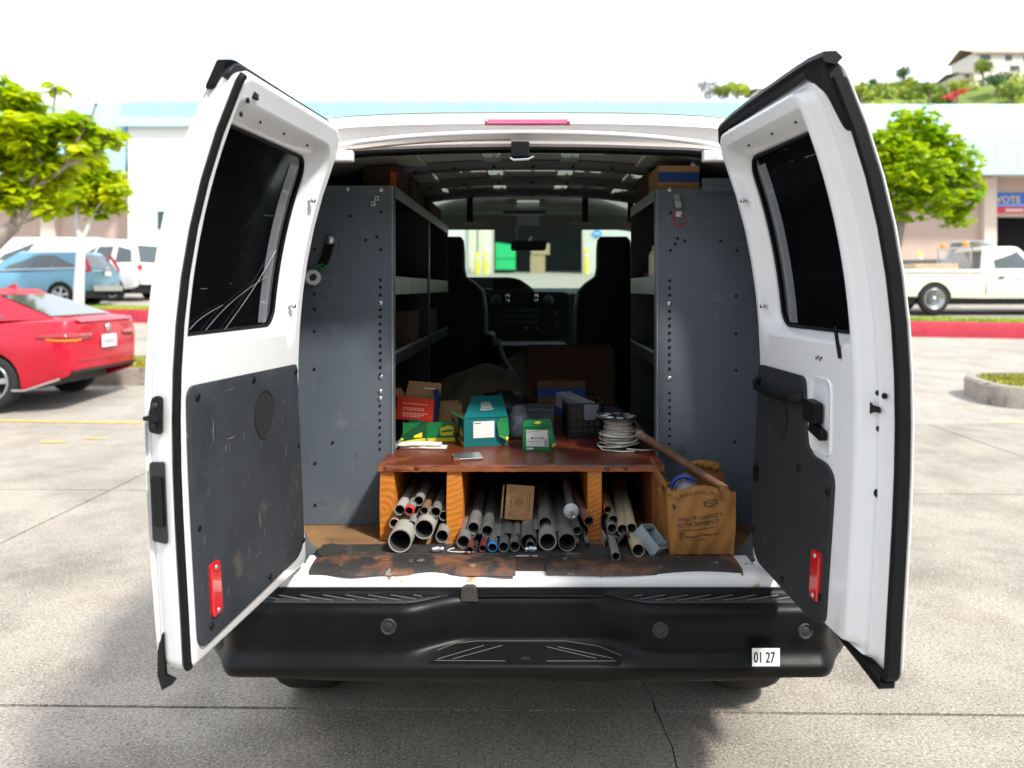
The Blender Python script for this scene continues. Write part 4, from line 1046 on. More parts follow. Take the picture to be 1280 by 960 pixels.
# ================================================================== PIPES
M('pipe_steel', (.22,.222,.215), .5, metal=.35, var=.22, vscale=14, spots=[((.5,.49,.46), .62, 40, .06), ((.2,.13,.08), .68, 18, .06)])
M('pipe_grey', (.21,.208,.195), .55, var=.18, vscale=12, spots=[((.24,.15,.08), .66, 14, .06), ((.6,.58,.54), .7, 40, .05)])
M('pipe_pale', (.30,.29,.265), .55, var=.15, vscale=12, spots=[((.36,.2,.08), .66, 10, .08)])
M('pipe_cream', (.46,.37,.25), .5, var=.15, vscale=9, spots=[((.45,.26,.09), .62, 9, .1)])
M('pipe_rust', (.19,.095,.05), .75, var=.35, vscale=16, spots=[((.4,.38,.34), .6, 12, .1)])
M('pipe_copper', (.45,.18,.085), .4, metal=.5, var=.3, vscale=20)
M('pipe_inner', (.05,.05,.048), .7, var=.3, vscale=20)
M('cap_red', (.6,.012,.015), .4); M('cap_blue', (.01,.18,.52), .4); M('pipe_maroon', (.14,.028,.024), .6, var=.3, vscale=30)
FZ = .7150
def pipe(px, py, rpx, d=None, mat='pipe_steel', label=None, group=None, L=2.0, yaw=0.0, pitch=0.0, wall=.13, collar=None, name='pipe', cap=None):
    if d is None: d = (HC-FZ)*F/(py+rpx-CY)
    c = P(px, py, d); r = rpx*d/F
    ax = Vector((math.tan(yaw), 1, math.tan(pitch))).normalized(); e = ax*L
    ri = r*(1-wall)
    o = thing(name, label, 'pipe', tuple(c), 0, group)
    mb = MB(); seg = 28
    mb.lathe([(r*.985,.0),(r,.002),(r,L)], seg, c, ax); mb.lathe([(r*.985,.0),(ri,.0008)], seg, c, ax, smooth=False)
    if collar: mb.lathe([(r*.99,-.001),(r*collar,-.001),(r*collar,.05),(r,.052)], seg, c, ax)
    obj('tube', mb, MATS[mat], o)
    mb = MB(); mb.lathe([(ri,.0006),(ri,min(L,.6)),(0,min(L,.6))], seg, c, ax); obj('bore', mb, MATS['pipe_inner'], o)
    if cap:
        mb = MB(); mb.lathe([(ri*.96,-.003),(r*1.09,-.003),(r*1.12,.002),(r*1.12,.014),(r*1.01,.016)], seg, c, ax); obj('end_cap', mb, MATS[cap], o)
    return o
gl_, gm_, gr2 = 'pipes in the left bench bay', 'pipes in the middle bench bay', 'pipes in the right bench bay'
lbl_l = 'grey conduit pipe in the bench bay next to the ringed wood end'
pipe(500,676,15, mat='pipe_pale', label='widest pale grey pipe, lowest in the bay by the ringed wood end', group=gl_, yaw=.0)
pipe(530,661.5,12.6, 2.36, 'pipe_pale', 'second widest pipe with rusty rim, beside the widest one', gl_)
pipe(552.5,670.5,8.2, None, 'pipe_grey', 'short grey pipe against the second wooden divider', gl_, yaw=-.02)
pipe(514,657,6.2, 2.38, 'pipe_grey', 'grey conduit between the widest pipe and the red capped one', gl_); pipe(492.8,654.5,6.3, 2.40, 'pipe_cream', 'tan pipe end touching the ringed wood end', gl_)
pipe(499.5,637.5,6.6, 2.40, 'pipe_pale', 'pale pipe lying highest beside the ringed wood end', gl_, pitch=.0)
pipe(511.5,638.3,5.6, 2.39, 'pipe_grey', 'thin pipe with a bright red end cap', gl_, cap='cap_red')
pipe(523.2,626.2,6.3, 2.44, 'pipe_grey', 'dark mouthed pipe on top of the left bay pile', gl_)
pipe(530,638.6,5.0, 2.41, 'pipe_rust', 'thin brownish conduit in the middle of the left bay pile', gl_)
pipe(544.4,640,6.6, 2.41, 'pipe_steel', 'steel conduit above the rusty-rimmed wide pipe', gl_); pipe(554.5,645,6.0, 2.45, 'pipe_grey', 'dark grey conduit half hidden by the second divider', gl_, yaw=-.015)
pipe(538,626,4.6, 2.55, 'pipe_rust', 'brown conduit set far back in the left bay', gl_)
lbl_m = 'steel conduit pipe in the middle bench bay'
pipe(579,677.6,8.4, None, 'pipe_steel', 'steel conduit leaning on the second divider, beside the square channel', gm_)
pipe(591.5,660,7.6, 2.39, 'pipe_steel', 'galvanised conduit resting on the square channel, nearer the second divider', gm_); pipe(609,664,7.6, 2.39, 'pipe_steel', 'galvanised conduit resting above the blue capped pipe', gm_)
pipe(587,688,4.4, None, 'pipe_maroon', 'small dark red pipe under the square channel', 'small dark red pipes'); pipe(603.3,686,4.5, None, 'pipe_maroon', 'small dark red pipe beside the blue capped pipe', 'small dark red pipes')
pipe(615.5,684,6.0, None, 'pipe_steel', 'pipe with a bright blue end cap', gm_, cap='cap_blue')
for a, l_ in (((622.5,674,4.6,2.37),'thin conduit just above and beside the blue capped pipe'),((635,672.5,6.6,2.37),'medium conduit directly below the small flower-print carton'),((646,671.3,4.5,2.37),'thin conduit under the corner of the flower-print carton'),
              ((672,665.6,4.5,2.38),'thin conduit wedged between the nested pipes and the wide upper conduit'),((695.8,668.6,5.0,2.38),'conduit in the gap between the white bushed pipe and the wide steel pipe'),((703.6,662.5,4.6,2.39),'thin conduit just below the round grey cap'),((721.5,663.3,5.4,2.385),'conduit above the slotted green channel')):
    pipe(*a, 'pipe_grey' if a[0] % 2 < 1 else 'pipe_steel', l_, gm_, yaw=rnd.uniform(-.01,.01))
for a, l_ in (((629.5,684,6.4),'floor-level conduit next to the blue capped pipe'),((643.3,683,6.6),'floor-level conduit next to the nested pipes')): pipe(*a, None, 'pipe_steel', l_, gm_)
pipe(661,678,10.4, None, 'pipe_steel', 'wide pipe with a thinner pipe nested inside it', gm_, wall=.06)
pipe(663,681.5,5.4, 2.315, 'pipe_grey', 'thin pipe nested inside a wider one in the middle bay', gm_, L=.5)
pipe(681.5,654.6,8.6, 2.38, 'pipe_steel', 'wide conduit on top of the middle pile under the open space', gm_)
pipe(684.6,676.8,11.5, None, 'pipe_pale', 'wide pipe with a white plastic bushing in its mouth', gm_, wall=.16)
pipe(709,678,11.3, None, 'pipe_steel', 'wide steel pipe next to the slotted green channel', gm_, wall=.08)
pipe(736,652,6.4, 2.38, 'pipe_rust', 'rust streaked pipe leaning on the third divider', gm_, yaw=-.10, pitch=.02, L=1.6)
lbl_r = 'grey pipe in the right bench bay'
pipe(760,637.4,5.0, 2.42, 'pipe_copper', 'short copper coloured pipe on top in the right bay', gr2, yaw=-.01)
pipe(766.6,650,6.0, 2.40, 'pipe_grey', 'grey pipe directly under the copper coloured one', gr2); pipe(765,660.7,6.2, 2.38, 'pipe_grey', 'grey pipe stacked second below the copper coloured one', gr2)
pipe(769,678,6.2, 2.36, 'pipe_rust', 'brown pipe low in the right bay', gr2)
pipe(778,662,6.8, 2.37, 'pipe_cream', 'cream pipe stained brown beside a second cream pipe', gr2, yaw=.07, pitch=.045); pipe(789.6,660.4,6.6, 2.37, 'pipe_cream', 'cream pipe nearest the grey electrical box', gr2, yaw=.045, pitch=.06)
pipe(770,696,5.6, None, 'pipe_grey', 'pipe poking out over the sill in the right bay', gr2, yaw=.03); 
pipe(798,688,8.0, None, 'pipe_cream', 'cream pipe with curled rim beside the grey electrical box', gr2, wall=.10)
t = thing('pipe_plug', 'round grey cap with a threaded stub on top of the middle pile', 'plug', tuple(P(714,639,2.38))); c = P(714,639,2.38)
mb = MB(); mb.lathe([(.0,-.004),(.013,-.004),(.015,0),(.023,.0005),(.0235,.003),(.022,.012),(.013,.013),(.012,.3)], 28, c, (0,1,.02)); obj('cap', mb, M('pvc_grey', (.42,.46,.47), .45, var=.1, vscale=30), t)
mb = MB(); mb.lathe([(0,0),(.006,0),(.0065,.003),(.0065,.04)], 14, c+Vector((.008,-.035,-.010)), (-.2,1,.25)); obj('stub', mb, MATS['zinc'], t)
# channels
def channel(name, label, px, py, wpx, hpx, rot, d, mat, L, yaw=0, open_top=True, group=None):
    c = P(px, py, d); w_, h_ = wpx*d/F/2, hpx*d/F/2; th = .0025
    o = thing(name, label, 'channel', tuple(c), 0, group); ax = Vector((math.tan(yaw),1,0))
    sec = [(-w_,h_),(-w_,-h_),(w_,-h_),(w_,h_),(w_*.45,h_),(w_*.45,h_-th*2),(w_-th,h_-th),(w_-th,-h_+th),(-w_+th,-h_+th),(-w_+th,h_-th),(-w_*.45,h_-th*2),(-w_*.45,h_)] if open_top else [(-w_,-h_),(w_,-h_),(w_,-h_+th),(-w_+th,-h_+th),(-w_+th,h_),(-w_,h_)]
    R_ = Matrix.Rotation(rot, 3, 'Y')
    lo = [[c+R_ @ Vector((a,0,b_))+ax*t for a, b_ in sec] for t in (0, L)]
    mb = MB().loft(lo, False); obj('profile', mb, MATS[mat], o); return o
M('strut_green', (.24,.31,.28), .5, metal=.3, var=.25, vscale=16, spots=[((.1,.2,.22), .6, 30, .05)])
channel('square_channel', 'square steel channel lying on its corner among the conduits', 598,676.5,15,15,.75,2.355,'zinc',1.5,open_top=True)
channel('strut_channel', 'greenish slotted strut channel beside the third divider', 728,684,17,13,0,2.345,'strut_green',1.8, yaw=-.02)
mb = MB(); c = P(728,677,2.345)
channel('strut_channel', 'flat pale channel strip standing against the third divider in the right bay', 759,684,8,22,.12,2.35,'pipe_pale',1.2, yaw=-.03)
channel('angle_iron', 'rusty angle iron lying point down among the right bay pipes', 784,684,24,24,2.2,2.34,'rusty_steel' if 'rusty_steel' in MATS else M('rusty_steel', (.13,.12,.11), .6, metal=.4, var=.4, vscale=20, spots=[((.28,.15,.07), .6, 20, .08)]).name,1.0, yaw=.02, open_top=False)
channel('square_tube', 'dark blue square tube against the third divider in the right bay', 757,652,10,16,0,2.42,'tube_blue' if 'tube_blue' in MATS else M('tube_blue', (.02,.03,.06), .5).name,1.5)
# electrical box
t = thing('electrical_box', 'grey metal electrical box tipped over on the van floor', 'box', tuple(P(820,690,2.30)))
M('box_grey', (.25,.30,.33), .5, var=.12, vscale=20, spots=[((.4,.42,.43), .68, 30, .06)])
k_ = .80; LV, WV, DV = [Vector(q)*k_ for q in ((.059,-.07,-.070),(.053,.060,-.0156),(-.019,.021,-.037))]; A0 = P(801,655,2.33)
DV = LV.cross(WV).normalized()*DV.length*(1 if LV.cross(WV).dot(DV) > 0 else -1)
BQ = lambda a, b_, c: A0+WV*a+LV*b_+DV*c                 # a across, b along, c down into the box; open face c = 0
mb = MB(); ou = rrect(0,1,0,1,.07,3,1); ii = rrect(.07,.93,.045,.955,.05,3,1)
mb.loft([[BQ(a,b_,1) for a,b_ in ou], [BQ(a,b_,0) for a,b_ in ou], [BQ(a,b_,0) for a,b_ in ii], [BQ(a,b_,.9) for a,b_ in ii]], False, cap0=True, cap1=True); eb = obj('shell', mb, MATS['box_grey'], t, autosmooth=30)
for b0, b1 in ((.05,.19),(.81,.95)):
    mb = MB(); q = [(.08,b0),(.92,b0),(.92,b1),(.08,b1)]; mb.add([BQ(a,b_,.03) for a,b_ in q]+[BQ(a,b_,.12) for a,b_ in q], [(0,1,2,3),(7,6,5,4),(0,4,5,1),(1,5,6,2),(2,6,7,3),(3,7,4,0)]); obj('mounting_tab', mb, M('tab_dark', (.12,.135,.15), .5), eb)
mb = MB()
for a in (.30,.70): mb.lathe([(.0,.0015),(.006,.0015),(.0065,-.001),(.0095,-.001),(.0105,.0008),(.011,-.003)], 18, BQ(a,1.0,.52)+LV.normalized()*.0008, LV)
objs('knockout', mb, MATS['zinc'], eb)
# small fittings on the sill, wire loop
for px, py, lb in ((547,689.5,'zinc coupling lying by the left bay'), (663.5,691,'zinc coupling lying below the nested pipes')):
    d = 2.31; c = Vector((PX(px,d), d-DC, FZ+.0075)); t = thing('pipe_coupling', lb, 'fitting', tuple(c-Vector((0,0,.0075))))
    mb = MB(); mb.lathe([(0,-.018),(.0065,-.018),(.0075,-.016),(.0075,-.006),(.0068,-.005)], 16, c, (1,.1,0)); mb.lathe([(.0068,.005),(.0075,.006),(.0075,.016),(.0065,.018),(0,.018)], 16, c, (1,.1,0)); objs('sleeve', mb, MATS['zinc'], t)
    mb = MB(); mb.lathe([(0,-.0052),(.009,-.005),(.009,.005),(0,.0052)], 6, c, (1,.1,0), smooth=False); obj('hex_nut', mb, M('zinc_blue', (.32,.38,.48), .35, metal=.7), t)
mb = MB(); q = [(568,684,2.335),(562,687,2.325),(559,691,2.31),(562,694.5,2.305),(572,697,2.30),(592,698,2.30)]
pts = [Vector((PX(a,d), d-DC, FZ+.0025)) for a,b,d in q]; mb.tube(pts, .0016, 6); tag(obj('wire', mb, M('wire_white', (.65,.64,.6), .5)), 'loop of thin white wire on the sill beside the square channel', 'wire')
mb = MB(); mb.tube([P(838,692,2.30)+Vector((0,0,-.001)), P(862,700,2.285)], .0045, 10); tag(obj('steel_rod', mb, MATS['pipe_grey']), 'short grey rod on the floor in front of the cardboard box', 'rod')
# brown conduit across bench into the cardboard box
mb = MB(); a, b = P(776,528,2.76), P(907,612,2.345); mb.tube([a, lerp(a,b,.5)+Vector((0,0,.002)), b], .0138, 18); tag(obj('long_pipe', mb, MATS['pipe_rust']), 'long rusty brown pipe leaning from the bench into the torn cardboard box', 'pipe')

# ================================================================== BOXES
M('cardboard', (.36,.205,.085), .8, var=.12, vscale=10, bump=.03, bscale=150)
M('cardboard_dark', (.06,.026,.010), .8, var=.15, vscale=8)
M('box_inner', (.36,.21,.09), .8, var=.1, vscale=20)
M('box_red', (.55,.028,.008), .5, var=.06, vscale=30); M('box_blue', (.03,.05,.16), .5, var=.15, vscale=30)
M('box_green', (.004,.19,.05), .45, var=.12, vscale=20); M('box_green_dark', (.004,.075,.028), .5, var=.1, vscale=20)
M('box_teal', (.002,.125,.135), .42, var=.08, vscale=20); M('box_yellow', (.75,.66,.02), .5); M('paper_white', (.72,.72,.70), .6, var=.05, vscale=60)
M('print_dark', (.03,.03,.04), .7); M('print_pale', (.75,.35,.28), .7); M('print_grey', (.35,.38,.38), .7); M('print_orange', (.6,.12,.03), .7)
def rbox(mb, R, lo, hi, bev=0): mb.box(lo, hi, bev, R); return mb
def open_carton(name, label, cat, R, w, d, h, mat, inner, flaps=(), th=.0025, group=None):
    """carton in frame R (base centre); flaps: (side, length, angle, mat) side in '+x -x +y -y'"""
    t = thing(name, label, cat, tuple(R.translation), 0, group)
    mb = MB(); ou = [(-w/2,-d/2),(w/2,-d/2),(w/2,d/2),(-w/2,d/2)]; ii = [(-w/2+th,-d/2+th),(w/2-th,-d/2+th),(w/2-th,d/2-th),(-w/2+th,d/2-th)]
    Q = lambda l, z: [R @ Vector((a,b_,z)) for a,b_ in l]
    mb.loft([Q(ou,0), Q(ou,h), Q(ii,h)], False, cap0=True); body = obj('carton_body', mb, MATS[mat], t)
    mb = MB(); mb.loft([Q(ii,h-.0003), Q(ii,th)], False, cap1=True); obj('carton_inside', mb, MATS[inner], t)
    for side, ln, ang, m_ in flaps:
        ax, sg = side[1], (1 if side[0] == '+' else -1); mb = MB(); a = math.radians(ang)
        dv = (math.sin(a)*ln, math.cos(a)*ln)            # outwards, up
        if ax == 'x': p = [(sg*w/2,-d/2*.97,h),(sg*w/2,d/2*.97,h),(sg*(w/2+dv[0]),d/2*.9,h+dv[1]),(sg*(w/2+dv[0]),-d/2*.9,h+dv[1])]; nn = Vector((sg*math.cos(a),0,-math.sin(a)))
        else: p = [(-w/2*.97,sg*d/2,h),(w/2*.97,sg*d/2,h),(w/2*.92,sg*(d/2+dv[0]),h+dv[1]),(-w/2*.92,sg*(d/2+dv[0]),h+dv[1])]; nn = Vector((0,sg*math.cos(a),-math.sin(a)))
        pts = [Vector(q) for q in p]; mb.add([R @ q for q in pts]+[R @ (q+nn*.0018) for q in pts], [(0,1,2,3),(7,6,5,4),(0,4,5,1),(1,5,6,2),(2,6,7,3),(3,7,4,0)])
        obj('flap', mb, MATS[m_], t)
    return t, body
def decal(R, face_y, x0, x1, z0, z1, mat, parent, name, off=.0006):
    mb = MB(); mb.add([R @ Vector((x0,face_y-off,z0)), R @ Vector((x1,face_y-off,z0)), R @ Vector((x1,face_y-off,z1)), R @ Vector((x0,face_y-off,z1))], [(0,1,2,3)])
    return obj(name, mb, MATS[mat], parent, normals=False)
def fr(px, py, d, rz=0, ry=0, rx=0, z=None):
    p = P(px, py, d)
    if z is not None: p.z = z
    return Matrix.Translation(p) @ Matrix.Rotation(math.radians(rz),4,'Z') @ Matrix.Rotation(math.radians(ry),4,'Y') @ Matrix.Rotation(math.radians(rx),4,'X')
# green crushed carton below, red carton on it
BT = BZ+.0008
R = fr(536,552,2.86,8,0,0,BT); w,d,h = .186,.14,.072
t, body = open_carton('carton', 'crushed green carton with yellow stripes under the red box', 'box', R, w, d, h, 'box_green', 'box_inner', ())
mb = MB(); mb.add([R @ Vector(q) for q in ((-w/2-.012,-d/2-.014,.004),(-.01,-d/2-.004,.004),(-.006,-d/2-.010,h+.002),(-w/2+.03,-d/2+.03,h+.012),(-w/2-.002,-d/2+.03,.05))], [(0,1,2,3),(0,3,4)]); obj('front_flap', mb, MATS['box_green_dark'], t)
decal(R,-d/2,-.005,w/2,.002,.015,'box_yellow',body,'stripe'); mb = MB(); mb.add([R @ Vector(q) for q in ((-w/2-.012,-d/2-.0148,.005),(-.012,-d/2-.0052,.005),(-.011,-d/2-.006,.016),(-w/2-.006,-d/2-.011,.019))], [(0,1,2,3)]); obj('stripe', mb, MATS['box_yellow'], t)
for q in (((.042,-.0006),(.085,-.0006),(.088,.03),(.066,.036),(.040,.026)),):
    mb = MB(); mb.add([R @ Vector((a,-d/2-.0008,.024+b_)) for a,b_ in q], [tuple(range(5))]); obj('logo_patch', mb, MATS['box_yellow'], body)
mb = MB(); mb.add([R @ Vector(q) for q in ((-.055,-d/2-.0125,.020),(-.025,-d/2-.0095,.020),(-.024,-d/2-.0085,.040),(-.05,-d/2-.007,.042))], [(0,1,2,3)]); obj('logo_patch', mb, MATS['box_yellow'], t)
mb = MB(); mb.add([R @ Vector((x,-d/2-.0014,.034+z)) for x,z in ((.046,0),(.084,.004),(.083,.012),(.047,.008))], [(0,1,2,3)]); obj('logo_bar', mb, MATS['box_green'], body)
R = fr(522,528,2.86,-6,4,-3,BT+.0735); w,d,h = .136,.105,.080
t, body = open_carton('carton', 'bright red open carton resting on the crushed green one', 'box', R, w, d, h, 'box_red', 'box_inner', (('+y',.055,25,'cardboard'),('-x',.03,35,'cardboard'),('+x',.035,-20,'box_blue')))
mb = MB(); mb.add([R @ Vector(q) for q in ((w/2+.0006,-d/2,0),(w/2+.0006,d/2,0),(w/2+.0006,d/2,h),(w/2+.0006,-d/2,h))], [(0,1,2,3)]); obj('side_print', mb, MATS['box_blue'], body)
mb = MB()
for row, (n, z) in enumerate(((7,.058),(6,.042),(6,.036),(7,.024),(6,.018),(5,.012))):
    for k in range(n): mb.add([R @ Vector((-.045+k*.0135+a,-d/2-.0008,z+b_)) for a,b_ in ((0,0),(.0115,0),(.0115,.003),(0,.003))], [(0,1,2,3)])
stuff('fine_print', mb, MATS['print_pale'], body, normals=False)
mb = MB(); mb.add([R @ Vector(q) for q in ((.0,d/2+.012,h+.026),(.045,d/2+.012,h+.026),(.045,d/2+.018,h+.038),(.0,d/2+.018,h+.038))], [(0,1,2,3)]); obj('label_sticker', mb, MATS['paper_white'], t)
R = fr(560,540,3.02,10,0,0,BT); t, body = open_carton('carton', 'plain brown carton behind the red box', 'box', R, .10,.10,.11,'cardboard','box_inner',(('-x',.04,-30,'cardboard'),))
# teal carton with lifted lid
R = fr(603,556,2.79,14,0,0,BT); w,d,h = .155,.135,.098
t, body = open_carton('carton', 'large teal carton with lifted lid, white label and green side flap', 'box', R, w, d, h, 'box_teal', 'box_inner', (('-x',.045,60,'box_green_dark'),))
mb = MB(); p = [Vector((-w/2,-d/2+.006,h+.001)), Vector((w/2,-d/2-.002,h+.004)), Vector((w/2+.006,d/2-.02,h+.060)), Vector((-w/2+.05,d/2-.015,h+.064))]
mb.add([R @ q for q in p]+[R @ (q+Vector((0,.0015,-.0018))) for q in p], [(0,1,2,3),(7,6,5,4),(0,4,5,1),(1,5,6,2),(2,6,7,3),(3,7,4,0)]); ld = obj('lid', mb, MATS['box_teal'], t)
mb = MB()
for k in range(5):
    a0 = lerp(p[0],p[1],.35).lerp(lerp(p[3],p[2],.3), .3+.08*k); a1 = a0+Vector((.05-.004*k,.003,.002)); mb.add([R @ (q+Vector((0,-.001,.0015))) for q in (a0, a1, a1+Vector((0,.004,.003)), a0+Vector((.004,.004,.003)))], [(0,1,2,3)])
stuff('lid_print', mb, MATS['print_grey'], ld, normals=False)
mb = MB(); p = [Vector((w/2+.001,-d/2-.004,h)), Vector((w/2+.004,-d/2-.008,h-.05)), Vector((w/2-.005,-d/2-.018,h-.080)), Vector((w/2-.034,-d/2-.012,h-.062)), Vector((w/2-.040,-d/2-.006,h-.02)), Vector((w/2-.025,-d/2-.003,h))]
mb.add([R @ q for q in p]+[R @ (q+Vector((.0,.002,0))) for q in p], [tuple(range(6)), tuple(range(11,5,-1))]+[(i,(i+1)%6,6+(i+1)%6,6+i) for i in range(6)]); fl = obj('side_flap', mb, MATS['box_green'], t)
mb = MB(); mb.add([R @ (q+Vector((0,-.001,0))) for q in (p[2]+Vector((.001,0,0)), p[2]+Vector((.006,.004,.014)), p[3]+Vector((.022,-.004,-.004)))], [(0,1,2)]); obj('yellow_tip', mb, MATS['box_yellow'], fl)
lb = decal(R,-d/2,-.045,.030,.030,.088,'paper_white',body,'paper_label'); 
mb = MB()
for k in range(4): mb.add([R @ Vector((-.042+k*.006+a,-d/2-.0012,.080+b_)) for a,b_ in ((0,0),(.005,0),(.005,.003),(0,.003))], [(0,1,2,3)])
stuff('fine_print', mb, MATS['print_dark'], lb, normals=False)
mb = MB(); mb.add([R @ Vector((-w/2-.0006,a,b_)) for a,b_ in ((-d/2,.002),(d/2,.002),(d/2,.014),(-d/2,.014))], [(0,1,2,3)]); mb.add([R @ Vector((-w/2-.0006,a,b_)) for a,b_ in ((-d/2+.03,.028),(-d/2+.09,.028),(-d/2+.09,.056),(-d/2+.035,.05))], [(0,1,2,3)]); objs('logo_patch', mb, MATS['box_yellow'], body)
# small green carton with white label
R = fr(672,563,2.70,-3,0,0,BT); w,d,h = .098,.10,.080
t, body = open_carton('carton', 'small green carton with a white arrow label and torn flap', 'box', R, w, d, h, 'box_green', 'box_inner', (('-y',.0,0,'box_green'),))
mb = MB(); p = [Vector((-w/2,-d/2,h)),Vector((w/2,-d/2,h+.004)),Vector((w/2-.006,d/2-.02,h+.016)),Vector((-w/2+.002,d/2-.03,h+.012))]
mb.add([R @ q for q in p]+[R @ (q-Vector((0,0,.0018))) for q in p], [(0,1,2,3),(7,6,5,4),(0,4,5,1),(1,5,6,2),(2,6,7,3),(3,7,4,0)]); ld = obj('lid', mb, MATS['box_green'], t)
mb = MB(); c = [lerp(lerp(p[0],p[1],a), lerp(p[3],p[2],a), b_)+Vector((0,0,.0012)) for a,b_ in ((.40,.35),(.62,.30),(.66,.6),(.52,.7),(.42,.6))]; mb.add([R @ q for q in c], [tuple(range(5))]); obj('logo_patch', mb, MATS['box_yellow'], ld)
lb = decal(R,-d/2,-.037,.040,.014,.070,'paper_white',body,'paper_label')
mb = MB(); A = R @ Vector((0,-d/2-.0012,.043)); u = (R.to_3x3() @ Vector((1,0,0)))
for q in (((-.016,-.001),(.016,-.001),(.016,.001),(-.016,.001)),((-.023,0),(-.015,-.004),(-.015,.004)),((.016,-.003),(.021,-.003),(.021,.003),(.016,.003))): mb.add([A+u*a+Vector((0,0,b_)) for a,b_ in q], [tuple(range(len(q)))])
for z in (.064,.060,.054,.030,.026): mb.add([R @ Vector((a,-d/2-.0012,z+b_)) for a,b_ in ((-.034,0),(-.034+.05*(.5+.5*math.sin(z*900)),0),(-.034+.05*(.5+.5*math.sin(z*900)),.0012),(-.034,.0012))], [(0,1,2,3)])
for z in (.018,.022,.026,.031,.036): mb.add([R @ Vector((a,-d/2-.0012,z+b_)) for a,b_ in ((.024,0),(.038,0),(.038,.0018),(.024,.0018))], [(0,1,2,3)])
stuff('label_print', mb, MATS['print_dark'], lb, normals=False)
mb = MB(); p = [Vector((w/2+.001,-d/2+.004,h+.002)),Vector((w/2+.016,-d/2-.010,.022)),Vector((w/2+.002,-d/2-.022,.016)),Vector((w/2-.010,-d/2-.012,.05)),Vector((w/2-.012,-d/2-.003,h-.01))]
mb.add([R @ q for q in p]+[R @ (q+Vector((.001,.002,0))) for q in p], [tuple(range(5)), tuple(range(9,4,-1))]+[(i,(i+1)%5,5+(i+1)%5,5+i) for i in range(5)]); fl = obj('side_flap', mb, MATS['box_green'], t)
mb = MB(); mb.add([R @ (q+Vector((0,-.0015,0))) for q in (p[1],p[2],p[2]+Vector((.002,.003,.008)),p[1]+Vector((-.002,.002,.008)))], [(0,1,2,3)]); obj('yellow_tip', mb, MATS['box_yellow'], fl)
mb = MB(); mb.add([R @ Vector((a,-d/2-.0014,b_)) for a,b_ in ((-.035,.004),(-.012,.004),(-.012,.010),(-.035,.010))], [(0,1,2,3)]); obj('brand_strip', mb, MATS['paper_white'], body)
# packets and metal plate
t = thing('paper_packet', 'stack of white paper packets in front of the green carton', 'packet', tuple(P(529,560,2.70)))
rr = np.random.default_rng(11)
for k, (dx, dz, rz) in enumerate(((0,0,-3),(-.006,.010,2))):
    R = fr(529+dx,560,2.70,rz,0,0,BT+dz) @ Matrix.Translation((dx,0,0)); mb = MB(); lo = []
    for i in range(13):
        x = lerp(-.078,.082-.012*k,i/12); e = .004+.004*math.sin(i*math.pi/12)+rr.normal()*.0007; lo.append([R @ Vector((x,-.026+rr.normal()*.0012,0)), R @ Vector((x,-.027+rr.normal()*.0012,e)), R @ Vector((x,.0,e*1.5)), R @ Vector((x,.026,e)), R @ Vector((x,.027,0))])
    mb.loft(lo, closed=True, cap0=True, cap1=True); obj('packet', mb, M('packet_paper', (.72,.68,.58), .6, var=.12, vscale=25, spots=[((.5,.3,.15), .68, 14, .1)]), t)
t = thing('cover_plate', 'flat square zinc cover plate lying on the bench front', 'plate', tuple(P(584,575,2.52))); R = fr(584,574,2.54,12,0,0,BT)
mb = MB(); mb.box((-.046,-.042,.003),(.046,.042,.0075),.0015,R); obj('plate', mb, MATS['zinc'], t)
mb = MB(); mb.box((-.05,-.046,0),(-.03,-.036,.009),.001,R); mb.box((-.044,-.040,0),(.044,.040,.003),0,R); objs('lip', mb, MATS['pipe_rust'], t)
# cable spool
sp = P(773,562,2.70); sp.z = BT; t = thing('cable_spool', 'black cable spool wound with off-white cable on the bench', 'spool', tuple(sp))
M('spool_black', (.007,.0075,.009), .4, var=.3, vscale=60)
for z, r in ((0,.078),(.105,.082)):
    mb = MB(); mb.lathe([(.012,z),(r-.004,z),(r,z+.0015),(r,z+.0045),(r-.004,z+.006),(.012,z+.006),(.012,z)], 40, sp); f_ = obj('flange', mb, MATS['spool_black'], t)
    if z:
        mb = MB()
        for k in range(8):
            a = k*math.pi/4; c = sp+Vector((.048*math.cos(a),.048*math.sin(a),z+.0062)); mb.lathe([(0,.0004),(.012,.0004),(.013,0)], 12, c)
        objs('flange_hole', mb, MATS['print_grey'], f_)
mb = MB(); mb.lathe([(.040,.006),(.042,.105)], 30, sp); obj('core', mb, MATS['pipe_cream'], t)
M('cable_white', (.56,.54,.47), .5, var=.08, vscale=60)
mb = MB(); pts = []
for i in range(24*24):
    a = i*2*math.pi/24; k = i/24; lay = k/24
    z = .012+.0035*(k % 22); r = .046+.004*math.sin(k*1.3)
    pts.append(sp+Vector((r*math.cos(a), r*math.sin(a), min(.098, .010+.004*k))))
mb.tube(pts, .0026, 6); 
pts2 = []
for i in range(24*9):
    a = i*2*math.pi/24; k = i/24; r = .058+.010*math.sin(k*2.1)+.006*math.sin(a*2+k)-.002*k*.3
    pts2.append(sp+Vector((r*math.cos(a)*1.03, r*math.sin(a), .012+.0055*k+.004*math.sin(a+k*1.7))))
mb2 = MB(); mb2.tube(pts2, .0027, 6); obj('cable', mb, MATS['cable_white'], t); obj('cable', mb2, MATS['cable_white'], t)
mb = MB(); mb.tube([sp+Vector(q) for q in ((-.074,-.02,.012),(-.060,-.058,.004),(.0,-.082,.003),(.045,-.078,.003))], .0026, 6); obj('cable', mb, MATS['cable_white'], t)
mb = MB(); mb.tube([sp+Vector(q) for q in ((.02,-.07,.01),(.07,-.066,.004),(.115,-.05,.003),(.13,-.035,.003))], .0026, 6); obj('cable', mb, MATS['cable_white'], t)
